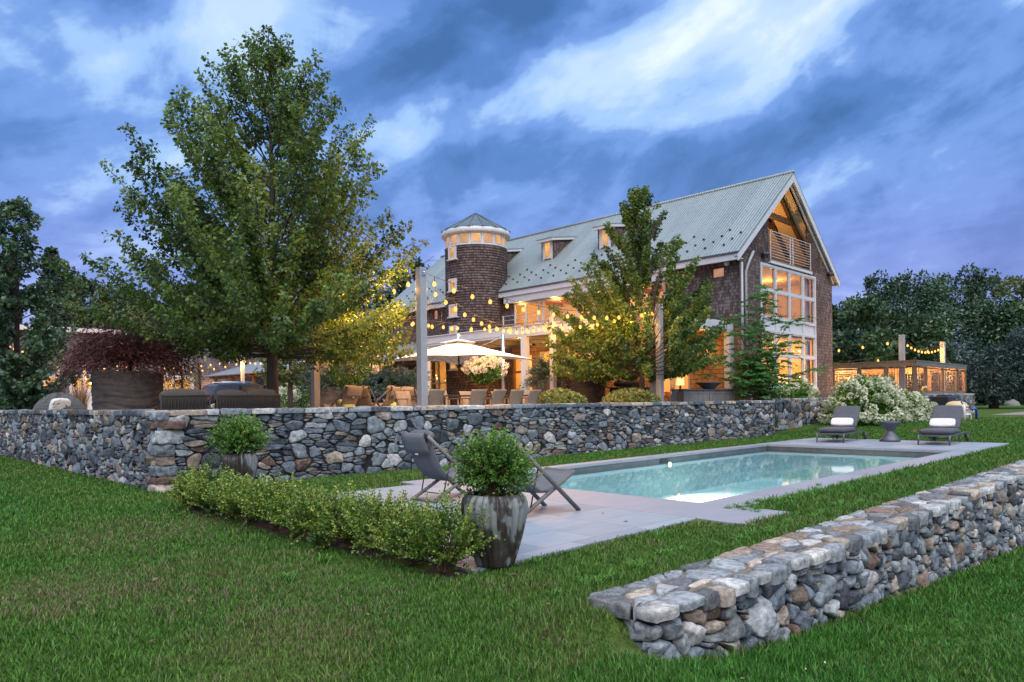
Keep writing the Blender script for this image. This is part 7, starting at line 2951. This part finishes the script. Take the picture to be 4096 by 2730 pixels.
# ------------------------------------------------------------------ shrubs
def shoots(c, r, n, leaf, rng, up=0.6, pair=0.028, inner=0.35, lmin=0.16, lmax=0.34, floor_=-0.35):
    """upright leafy shoots: opposite leaves in pairs; returns pos, dir, size, tint, stems"""
    P_, D_, S_, T_, ST = [], [], [], [], []
    for _ in range(n):
        d = rng.normal(size=3)
        d /= np.linalg.norm(d)
        if d[2] < floor_:
            d[2] *= -0.5
        k = rng.uniform(inner, 1.0)
        o = np.array(c) + d * np.array(r) * k * 0.8
        L = rng.uniform(lmin, lmax)
        ax = d * 0.8 + np.array([0, 0, up]) + rng.normal(size=3) * 0.22
        ax /= np.linalg.norm(ax)
        ST.append((o - ax * 0.06, o + ax * L))
        m = max(3, int(L / pair))
        s = np.cross(ax, rng.normal(size=3))
        s /= np.linalg.norm(s)
        s2 = np.cross(ax, s)
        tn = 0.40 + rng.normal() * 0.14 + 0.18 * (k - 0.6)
        for j in range(m):
            v = (j + 1) / m
            q = o + ax * L * v
            e = s if j % 2 else s2
            for sg in (-1, 1):
                P_.append(q)
                D_.append(e * sg * 0.8 + ax * 0.75)
                S_.append(leaf * (1.1 - 0.45 * v) * rng.uniform(0.75, 1.2))
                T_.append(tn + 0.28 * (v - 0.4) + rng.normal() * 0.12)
        P_.append(o + ax * L)
        D_.append(ax)
        S_.append(leaf * 0.6)
        T_.append(tn + 0.3)
    return P_, D_, S_, T_, ST


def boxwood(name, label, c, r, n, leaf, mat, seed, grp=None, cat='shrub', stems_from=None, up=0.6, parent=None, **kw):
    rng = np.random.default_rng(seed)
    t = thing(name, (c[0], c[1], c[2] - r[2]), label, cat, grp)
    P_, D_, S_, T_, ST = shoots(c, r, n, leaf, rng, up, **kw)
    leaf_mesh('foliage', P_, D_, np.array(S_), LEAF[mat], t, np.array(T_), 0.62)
    b = MB()
    base = Vector(stems_from or (c[0], c[1], c[2] - r[2]))
    for i, (a, e) in enumerate(ST):
        if i % 3 == 0:
            b.tube([base + Vector((random.uniform(-0.08, 0.08), random.uniform(-0.08, 0.08), 0)), base.lerp(Vector(a), 0.6) + Vector((0, 0, 0.02)), Vector(a), Vector(e)], [0.008, 0.005, 0.003, 0.002], 4, cap=False)
    b.build('stems', 'bark_brown', t)
    return t


# ribbed pots with boxwood
def ribbed_pot(c, r, h, label, seed):
    t = thing('ribbed_pot', (c[0], c[1], 0), label, 'planter', 'ribbed glazed pots by the patio')
    m, n = new_mat('glazed_pot_%d' % seed)
    tc = n.n('ShaderNodeTexCoord').outputs['Object']
    mp = n.n('ShaderNodeMapping', {'Vector': tc, 'Scale': (1.0, 1.0, 0.45), 'Location': (seed * 3.1, 0, 0)})
    drip = n.noise(mp, 4.2, 5, 0.62, 0.7)
    sp = n.noise(tc, 70, 3, 0.7)
    z = n.n('ShaderNodeSeparateXYZ', {0: tc}).outputs[2]
    k = n.math('ADD', drip, n.maprange(z, 0.0, h, -0.02, 0.06))
    col = n.ramp(k, [(0.36, (0.018, 0.013, 0.011)), (0.50, (0.045, 0.037, 0.031)), (0.56, (0.060, 0.056, 0.048)), (0.585, (0.17, 0.185, 0.185)), (0.78, (0.26, 0.27, 0.265))])
    col = n.mix(n.maprange(sp, 0.62, 0.72, 0, 0.6), col, (0.30, 0.28, 0.24))
    rust = n.noise(tc, 5.5, 4, 0.7)
    col = n.mix(n.maprange(rust, 0.63, 0.72, 0, 0.7), col, (0.10, 0.04, 0.015))
    finish(n, pbsdf(n, col, 0.42, 0, 0.45, sp, 0.25, 0.004))
    prof = [(0.54, 0.0), (0.59, 0.03), (0.71, 0.20), (0.84, 0.40), (0.95, 0.60), (1.0, 0.76), (1.0, 0.86), (0.955, 0.935), (0.88, 0.98), (0.83, 1.0), (0.79, 0.985), (0.77, 0.93), (0.76, 0.86), (0.001, 0.86)]
    pf = []
    for (a, b_), (c_, d_) in zip(prof[:-1], prof[1:]):
        for s in range(4):
            pf.append((r * (a + (c_ - a) * s / 4), h * (b_ + (d_ - b_) * s / 4)))
    pf.append((r * prof[-1][0], h * prof[-1][1]))

    def rf(rr, z_, a):
        if rr < r * 0.74 and z_ > h * 0.5:
            return rr
        u = z_ / h
        rib = abs(math.cos(a * 12))
        return rr * (1 - 0.12 * min(1, (0.15 + u * 1.1)) * (1 - rib ** 0.6)) + 0.004 * mnoise.noise((a * 3, z_ * 6, seed))
    b = MB().lathe(pf, (c[0], c[1], 0.0), 192, rfun=rf)
    b.build('pot', m, t)
    return t


ribbed_pot((4.49, 4.80), 0.308, 0.66, 'ribbed grey brown glazed pot at the near patio corner', 1)
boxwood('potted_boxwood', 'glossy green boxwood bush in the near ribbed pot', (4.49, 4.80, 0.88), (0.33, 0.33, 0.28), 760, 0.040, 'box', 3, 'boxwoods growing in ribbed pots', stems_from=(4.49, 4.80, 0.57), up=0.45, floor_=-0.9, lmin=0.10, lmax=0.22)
ribbed_pot((5.2, 11.9), 0.30, 0.68, 'ribbed glazed pot behind the hedge end, near the wall', 2)
boxwood('potted_boxwood', 'green boxwood bush in the ribbed pot by the wall', (5.2, 11.9, 0.93), (0.42, 0.42, 0.28), 720, 0.050, 'box', 8, 'boxwoods growing in ribbed pots', stems_from=(5.2, 11.9, 0.58), up=0.40, floor_=-0.9, lmin=0.12, lmax=0.26)

# low hedge of separate bushes in a soil bed
o = MB().box(3.88, 4.195, 4.72, 11.0, -0.06, -0.022).build('hedge_bed', 'soil')
tag(o, 'strip of dark soil under the low hedge', 'soil bed', kind='structure')
HB = [4.95, 5.45, 5.95, 6.5, 7.05, 7.6, 8.2, 8.8, 9.4, 10.0, 10.55]
HL = ['hedge bush nearest the camera, beside the near ribbed pot', 'second hedge bush from the near ribbed pot', 'third hedge bush from the near ribbed pot', 'fourth hedge bush from the near ribbed pot', 'fifth hedge bush from the near pot',
      'hedge bush in the middle of the row, sixth from the near pot', 'fifth hedge bush from the wall end of the row', 'fourth hedge bush from the wall end of the row', 'third hedge bush from the wall end', 'second hedge bush from the wall end, before the far pot', 'last hedge bush at the wall end of the row']
for i, (y, lab) in enumerate(zip(HB, HL)):
    rr = random.Random(i)
    h = rr.uniform(0.19, 0.23)
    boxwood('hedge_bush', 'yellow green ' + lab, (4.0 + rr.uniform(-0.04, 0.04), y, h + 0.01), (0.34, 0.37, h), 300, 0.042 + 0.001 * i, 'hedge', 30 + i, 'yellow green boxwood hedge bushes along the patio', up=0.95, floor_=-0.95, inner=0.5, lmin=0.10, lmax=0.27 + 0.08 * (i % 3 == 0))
# fireweed and small weed in the bed
for (x, y, hgt, lab) in ((3.88, 9.75, 0.85, 'tall feathery green weed standing up out of the hedge'), (3.72, 6.7, 0.2, 'jagged leafed weed below the hedge on the lawn side'), (4.6, 10.9, 0.45, 'thin grassy weed between the hedge and far pot')):
    rng = np.random.default_rng(int(y * 10))
    t = thing('weed', (x, y, 0), lab, 'weed')
    P_, D_, S_, T_ = [], [], [], []
    n = int(60 + hgt * 160)
    for k in range(n):
        u = rng.random()
        a = rng.uniform(0, 2 * PI)
        P_.append((x + rng.normal() * 0.012, y + rng.normal() * 0.012, hgt * u))
        D_.append((math.cos(a), math.sin(a), 0.6))
        S_.append((0.06 + 0.07 * (1 - u)) * rng.uniform(0.7, 1.2))
        T_.append(rng.random())
    leaf_mesh('leaves', P_, D_, np.array(S_), LEAF['weed'], t, np.array(T_), 0.22)
    MB().tube([(x, y, -0.02), (x, y, hgt)], [0.006, 0.002], 5).build('stem', 'bark_brown', t)

# round yellow-green shrubs on the terrace edge
for i, (x, y, rx, rz, lab) in enumerate(((16.35, 14.45, 0.78, 0.52, 'round bright yellow green shrub left, under the dining post'), (19.95, 14.45, 0.98, 0.55, 'wider round yellow green shrub at the smaller maple trunk'))):
    rng = np.random.default_rng(60 + i)
    t = thing('round_shrub', (x, y, FL), lab, 'shrub', 'round yellow green shrubs behind the wall')
    P_, D_, S_, T_ = [], [], [], []
    for k in range(430):
        d = rng.normal(size=3)
        d /= np.linalg.norm(d)
        d[2] = abs(d[2])
        kk = rng.uniform(0.82, 1.05)
        o_ = np.array([x, y, FL + 0.35]) + d * np.array([rx, rx, rz]) * kk
        tn = 0.5 + rng.normal() * 0.15 + 0.15 * (kk - 0.9) * 4
        for j in range(11):
            a = 2 * PI * j / 11 + rng.uniform(0, 0.4)
            s = np.cross(d, [0.3, 0.2, 1.0])
            s /= np.linalg.norm(s)
            s2 = np.cross(d, s)
            P_.append(o_)
            D_.append(s * math.cos(a) + s2 * math.sin(a) + d * rng.uniform(0.3, 1.0))
            S_.append(0.115 * rng.uniform(0.7, 1.2))
            T_.append(tn + rng.normal() * 0.1)
    leaf_mesh('foliage', P_, D_, np.array(S_), LEAF['round'], t, np.array(T_), 0.34)
    b = MB()
    for k in range(14):
        a = k * 0.45
        b.tube([(x, y, FL), (x + math.cos(a) * rx * 0.7, y + math.sin(a) * rx * 0.7, FL + 0.45)], 0.012, 5)
    b.build('stems', 'bark_brown', t)


# junipers and red maple in planters
def juniper(c, r, zt, label, seed, n=70):
    rng = np.random.default_rng(seed)
    t = thing('juniper', (c[0], c[1], zt), label, 'shrub', 'junipers spilling out of terrace planters')
    P_, D_, S_, T_ = [], [], [], []
    b = MB()
    for k in range(n):
        a = rng.uniform(0, 2 * PI)
        e = rng.uniform(-0.25, 0.9)
        L = r * rng.uniform(0.6, 1.25)
        d = np.array([math.cos(a) * math.cos(e), math.sin(a) * math.cos(e), math.sin(e) * 0.8])
        o_ = np.array([c[0], c[1], zt + 0.05]) + d * r * 0.2
        pts = []
        for j in range(5):
            v = j / 4
            pts.append(o_ + d * L * v + np.array([0, 0, 0.12 * math.sin(v * PI) + (0.10 if e > 0.2 else -0.15) * v * v]))
        b.tube(pts, [0.012, 0.008, 0.006, 0.004, 0.003], 4, cap=False)
        tn = 0.42 + rng.normal() * 0.16
        for j in range(90):
            v = rng.uniform(0.15, 1.0)
            sgi = min(int(v * 4), 3)
            q = pts[sgi] + (pts[sgi + 1] - pts[sgi]) * (v * 4 - sgi)
            off = rng.normal(size=3) * 0.05
            P_.append(q + off)
            D_.append(d * 0.9 + rng.normal(size=3) * 0.55 + np.array([0, 0, 0.25]))
            S_.append(0.12 * rng.uniform(0.6, 1.2))
            T_.append(tn + rng.normal() * 0.14)
    leaf_mesh('foliage', P_, D_, np.array(S_), LEAF['juniper'], t, np.array(T_), 0.28)
    b.build('stems', 'bark_dark', t)
    return t


GP = 'textured cylinder planters on the terrace'
for i, (c, r, h, lab) in enumerate((((22.3, 20.1), 0.74, 1.42, 'brown textured cylinder planter behind the dining post'),
                                    ((15.2, 26.4), 0.62, 1.22, 'brown cylinder planter left of the hydrangea trunk'),
                                    ((18.6, 25.6), 0.66, 1.22, 'brown cylinder planter beside the tallest post'),
                                    ((17.2, 27.6), 0.6, 1.2, 'shaded cylinder planter between two brown ones'))):
    textured_pot('cylinder_planter', c, r, FL, h, lab, GP)
juniper((22.3, 20.1), 1.05, FL + 1.35, 'juniper overflowing the planter behind the dining post', 1, 95)
juniper((15.2, 26.4), 0.95, FL + 1.15, 'juniper in the planter left of the hydrangea trunk', 2)
juniper((18.6, 25.6), 1.05, FL + 1.15, 'juniper in the planter beside the tallest post', 3, 80)
juniper((17.2, 27.6), 0.85, FL + 1.15, 'juniper in the shaded middle planter', 4, 50)
textured_pot('cylinder_planter', (22.2, 18.2), 0.72, FL, 1.42, 'near black planter holding a small red maple', GP, mat='planter_black')
textured_pot('large_planter', (5.76, 19.7), 0.82, FL, 1.40, 'very large round brown rippled planter at the left wall', None, 0.94, waves=0.8)


def weeping_maple(c, zt, r, htop, label, seed, nb=44, leaf=0.085, dens=230):
    rng = np.random.default_rng(seed)
    t = thing('weeping_maple', (c[0], c[1], zt), label, 'tree', 'red weeping maples in planters')
    w = MB()
    P_, D_, S_, T_ = [], [], [], []
    o_ = Vector((c[0], c[1], zt - 0.1))
    crown = o_ + Vector((0.0, 0.0, htop * 0.62))
    w.tube([o_, o_ + Vector((0.08, -0.05, htop * 0.3)), crown], [0.06, 0.05, 0.035], 7)
    for k in range(nb):
        a = k * 2.4 + rng.uniform(-0.3, 0.3)
        rr = r * rng.uniform(0.45, 1.05)
        up = htop * rng.uniform(0.0, 0.42)
        dn = -htop * rng.uniform(0.15, 1.25) * (rr / r) + 0.25 * htop
        s = o_.lerp(crown, rng.uniform(0.55, 1.0))
        p1 = s + Vector((math.cos(a) * rr * 0.35, math.sin(a) * rr * 0.35, up))
        p2 = s + Vector((math.cos(a) * rr * 0.75, math.sin(a) * rr * 0.75, up * 0.8 + dn * 0.2))
        p3 = s + Vector((math.cos(a) * rr, math.sin(a) * rr, dn))
        pts = [s, p1, p2, p3]
        w.tube(pts, [0.022, 0.015, 0.009, 0.004], 5, cap=False)
        tn = 0.42 + rng.normal() * 0.17
        for j in range(dens):
            v = rng.uniform(0.18, 1.0) * 3
            i = min(int(v), 2)
            q = pts[i].lerp(pts[i + 1], v - i)
            off = Vector(rng.normal(size=3)) * 0.13 * (r / 1.2)
            P_.append(tuple(q + off))
            D_.append((math.cos(a) + rng.normal() * 0.7, math.sin(a) + rng.normal() * 0.7, -0.7 + rng.normal() * 0.4))
            S_.append(leaf * rng.uniform(0.7, 1.35))
            T_.append(tn + rng.normal() * 0.14)
    w.build('trunk', 'bark_dark', t)
    leaf_mesh('crown', P_, D_, np.array(S_), LEAF['red'], t, np.array(T_), 0.22)
    return t


weeping_maple((5.76, 19.7), FL + 1.36, 1.62, 1.25, 'large dark red weeping maple spilling over the very large planter', 1, 72, 0.10, 220)
weeping_maple((22.2, 18.2), FL + 1.4, 1.25, 0.95, 'small dark red weeping maple in the near black planter', 2, 44, 0.10, 170)


# ------------------------------------------------------------------ hydrangeas
def panicle_points(c, d, size, rng, n=80):
    """one cone-shaped flower head: petals over a blunt cone"""
    d = np.array(d, float)
    d /= np.linalg.norm(d)
    s = np.cross(d, [0.31, 0.2, 0.9])
    s /= np.linalg.norm(s)
    s2 = np.cross(d, s)
    u = rng.random(n)
    a = rng.uniform(0, 2 * PI, n)
    rad = size * 0.48 * np.sqrt(np.clip(1 - (u * 1.02 - 0.22) ** 2 / 0.66, 0.02, 1))
    p = np.array(c) + d * (u * size * 1.15)[:, None] + (s * np.cos(a)[:, None] + s2 * np.sin(a)[:, None]) * rad[:, None]
    out = (s * np.cos(a)[:, None] + s2 * np.sin(a)[:, None]) * 1.0 + d * (u - 0.3)[:, None]
    t = s * -np.sin(a)[:, None] + s2 * np.cos(a)[:, None]
    dirs = t + out * 0.35 + rng.normal(size=(n, 3)) * 0.45
    return p, dirs, np.full(n, size * 0.27) * rng.uniform(0.7, 1.2, n)


def std_hydrangea(c, zc, r, rz, label, seed, heads=46, size=0.27):
    rng = np.random.default_rng(seed)
    t = thing('standard_hydrangea', (c[0], c[1], FL), label, 'hydrangea', 'white hydrangeas grown as little trees')
    w = MB()
    w.tube([(c[0], c[1], FL), (c[0] + 0.02, c[1], FL + (zc - FL) * 0.4), (c[0], c[1], zc - rz * 0.55)], [0.035, 0.028, 0.03], 8)
    LP, LD, LS, LT = [], [], [], []
    HP_, HD_, HS_, HT_ = [], [], [], []
    for k in range(heads):
        d = rng.normal(size=3)
        d /= np.linalg.norm(d)
        if d[2] < -0.25:
            d[2] = -d[2]
        e = np.array([c[0], c[1], zc]) + d * np.array([r, r, rz]) * rng.uniform(0.95, 1.10)
        if k % 3 == 0:
            w.tube([(c[0], c[1], zc - rz * 0.6), tuple((np.array([c[0], c[1], zc - rz * 0.6]) + e) / 2 + np.array([0, 0, -0.04])), tuple(e)], [0.014, 0.009, 0.004], 4, cap=False)
        sz = size * rng.uniform(0.7, 1.2)
        p, dd, ss = panicle_points(e, d + np.array([0, 0, 0.35]), sz, rng, 80)
        HP_.append(p)
        HD_.append(dd)
        HS_.append(ss)
        HT_.append(np.clip(0.6 + rng.normal() * 0.15 + rng.normal(size=len(p)) * 0.18, 0, 1))
    n = 1500
    d = rng.normal(size=(n, 3))
    d /= np.linalg.norm(d, axis=1)[:, None]
    pos = np.array([c[0], c[1], zc - 0.05]) + d * np.array([r, r, rz]) * (rng.uniform(0.3, 1.0, n) ** 0.5)[:, None] * 0.95
    leaf_mesh('foliage', pos, d + rng.normal(size=(n, 3)) * 0.5 + np.array([0, 0, -0.2]), rng.uniform(0.07, 0.13, n), LEAF['box'], t, rng.normal(0.45, 0.2, n), 0.6)
    leaf_mesh('flower_heads', np.concatenate(HP_), np.concatenate(HD_), np.concatenate(HS_), LEAF['bloomwarm'], t, np.concatenate(HT_), 0.95)
    w.build('trunk', 'bark_brown', t)


std_hydrangea((15.62, 17.1), 2.50, 0.53, 0.34, 'lollipop white hydrangea tree below the umbrella mast', 1, 46, 0.19)
std_hydrangea((12.3, 20.0), 2.72, 0.80, 0.62, 'lollipop white hydrangea tree in front of brown planters', 2, 44)


def hydrangea_bush(c, r, z0, label, seed, heads, size, n_leaf, grp='big white hydrangea bushes'):
    rng = np.random.default_rng(seed)
    t = thing('hydrangea_bush', (c[0], c[1], z0), label, 'hydrangea', grp)
    HP_, HD_, HS_, HT_ = [], [], [], []
    w = MB()
    for k in range(heads):
        d = rng.normal(size=3)
        d /= np.linalg.norm(d)
        d[2] = abs(d[2]) * 0.9 + 0.02
        e = np.array([c[0], c[1], z0]) + d * np.array(r) * rng.uniform(0.88, 1.04)
        e[2] = max(e[2], z0 + 0.25)
        sz = size * rng.uniform(0.65, 1.2)
        ax = d * np.array([1, 1, 0.7]) + np.array([0, 0, 0.35 - 0.5 * (d[2] < 0.3)]) + rng.normal(size=3) * 0.2
        p, dd, ss = panicle_points(e, ax, sz, rng, 85)
        HP_.append(p)
        HD_.append(dd)
        HS_.append(ss)
        HT_.append(np.clip(0.5 + rng.normal() * 0.2 + rng.normal(size=len(p)) * 0.16, 0, 1))
        if k % 4 == 0:
            w.tube([(c[0] + rng.normal() * 0.2, c[1] + rng.normal() * 0.2, z0), tuple(e)], [0.014, 0.006], 4, cap=False)
    n = n_leaf
    d = rng.normal(size=(n, 3))
    d /= np.linalg.norm(d, axis=1)[:, None]
    d[:, 2] = np.abs(d[:, 2])
    pos = np.array([c[0], c[1], z0 + 0.05]) + d * np.array(r) * (rng.uniform(0.35, 0.98, n) ** 0.6)[:, None]
    leaf_mesh('foliage', pos, d + rng.normal(size=(n, 3)) * 0.6, rng.uniform(0.14, 0.26, n), LEAF['box'], t, rng.normal(0.5, 0.2, n), 0.6)
    leaf_mesh('flower_heads', np.concatenate(HP_), np.concatenate(HD_), np.concatenate(HS_), LEAF['bloom'], t, np.concatenate(HT_), 0.95)
    w.build('stems', 'bark_brown', t)


hydrangea_bush((34.8, 12.0), (2.2, 1.5, 2.05), 0.3, 'huge white hydrangea bush before the deck, tallest clump', 5, 135, 0.36, 4200)
hydrangea_bush((37.2, 11.3), (1.7, 1.3, 1.35), 0.3, 'white hydrangea bush sloping down toward the pool filter', 6, 70, 0.36, 2600)
hydrangea_bush((34.2, 14.9), (2.4, 0.5, 1.25), 0.9, 'white hydrangea bush above the short stone wall under the gable windows', 7, 42, 0.34, 1600)
hydrangea_bush((18.9, 34.5), (1.6, 1.6, 1.9), FL, 'white hydrangea bush far back between the wooden posts', 8, 60, 0.36, 1200)
hydrangea_bush((15.8, 36.5), (1.0, 1.0, 0.95), FL, 'low white hydrangea clump behind the terrace chairs at left', 9, 26, 0.34, 500)


# thin multi-stem birch clump in front of the garage, ornamental grasses, row trees on terrace
def bare_birch(c, label, seed):
    rng = np.random.default_rng(seed)
    t = thing('slender_birch', (c[0], c[1], FL), label, 'tree', 'slender young birches before the garage')
    w = MB()
    P_, D_, S_, T_ = [], [], [], []
    H = rng.uniform(5.6, 7.0)
    lx, ly = rng.uniform(-0.7, 0.7), rng.uniform(-0.7, 0.7)
    tp = [Vector((c[0], c[1], FL)), Vector((c[0] + lx * 0.4, c[1] + ly * 0.4, FL + H * 0.5)), Vector((c[0] + lx, c[1] + ly, FL + H))]
    w.tube(tp, [0.09, 0.06, 0.02], 7)
    for k in range(26):
        u = rng.uniform(0.15, 1.0)
        p = tp[0].lerp(tp[1], u * 2) if u < 0.5 else tp[1].lerp(tp[2], u * 2 - 1)
        a = rng.uniform(0, 2 * PI)
        L = rng.uniform(0.5, 1.3)
        e = p + Vector((math.cos(a) * L, math.sin(a) * L, L * 0.8))
        w.tube([p, e], [0.016, 0.004], 4, cap=False)
        for j in range(16 if u > 0.5 else 7):
            q = p.lerp(e, rng.uniform(0.4, 1.05)) + Vector(rng.normal(size=3)) * 0.1
            P_.append(tuple(q))
            D_.append(tuple(rng.normal(size=3) + np.array([0, 0, -0.5])))
            S_.append(rng.uniform(0.12, 0.22))
            T_.append(rng.uniform(0.4, 1.0))
    w.build('trunk', 'bark_brown', t)
    leaf_mesh('crown', P_, D_, np.array(S_), LEAF['birch'], t, np.array(T_), 0.7)


for i, (x, y, lab) in enumerate(((14.3, 46.2, 'slender birch stem left, before the garage door'), (16.3, 45.3, 'slender birch stem in the middle, before garage shingles'), (17.2, 44.6, 'slender leaning birch stem right, near the garage lantern'))):
    bare_birch((x, y), lab, 70 + i)


def reed(c, r, h, label, seed, mat='reed', n=260, grp='ornamental grass clumps'):
    rng = np.random.default_rng(seed)
    t = thing('ornamental_grass', (c[0], c[1], c[2]), label, 'ornamental grass', grp)
    b = []
    F = []
    for k in range(n):
        a = rng.uniform(0, 2 * PI)
        rr = r * math.sqrt(rng.random()) * 0.4
        x, y = c[0] + rr * math.cos(a), c[1] + rr * math.sin(a)
        L = h * rng.uniform(0.6, 1.1)
        out = r * rng.uniform(0.1, 0.8)
        w = 0.012 * rng.uniform(0.7, 1.3) * (1 + h * 0.25)
        s = (-math.sin(a) * w, math.cos(a) * w)
        o = len(b)
        for v in (0, 0.5, 1.0):
            cx, cy, cz = x + math.cos(a) * out * v * v, y + math.sin(a) * out * v * v, c[2] + L * (v - 0.22 * v * v * (out / r))
            ww = 1 - 0.8 * v
            b += [(cx - s[0] * ww, cy - s[1] * ww, cz), (cx + s[0] * ww, cy + s[1] * ww, cz)]
        F += [(o, o + 1, o + 3, o + 2), (o + 2, o + 3, o + 5, o + 4)]
    tn = np.repeat(rng.random(n), 6)
    np_mesh('blades', np.array(b) - np.array(c), F, LEAF[mat], t, tint=tn)


reed((12.0, 50.5, FL), 0.9, 2.2, 'rusty ornamental grass beside the warm lit left post', 1)
reed((13.0, 46.5, FL), 0.8, 2.3, 'tall rusty ornamental grass between the two left posts', 2)
reed((18.0, 38.2, FL), 0.7, 1.6, 'rusty grass clump behind the terrace chairs', 3)
reed((28.7, 13.75, 0.25), 0.75, 0.75, 'dark green grass clump at the end of the long wall', 4, 'mid', 220, None)


def env_row(u):
    return float(np.interp(u, [0.0, 0.3, 0.5, 0.75, 1.0], [0.5, 1.2, 1.6, 1.2, 0.3]))


branch_tree('terrace_tree', 'small golden lit tree on the terrace right of the maple trunk', (15.6, 30.2, FL), 2.7, 4.7, env_row, 44, 'birch', 'bark', 0.12, 0.14, 60, 0.8, 31, 0.4, 0.16, zlow=2.5)
branch_tree('terrace_tree', 'small golden lit tree on the terrace behind the left standard hydrangea', (19.6, 32.8, FL), 2.7, 4.7, env_row, 44, 'birch', 'bark', 0.12, 0.14, 60, 0.8, 32, 0.4, 0.16, zlow=2.5)
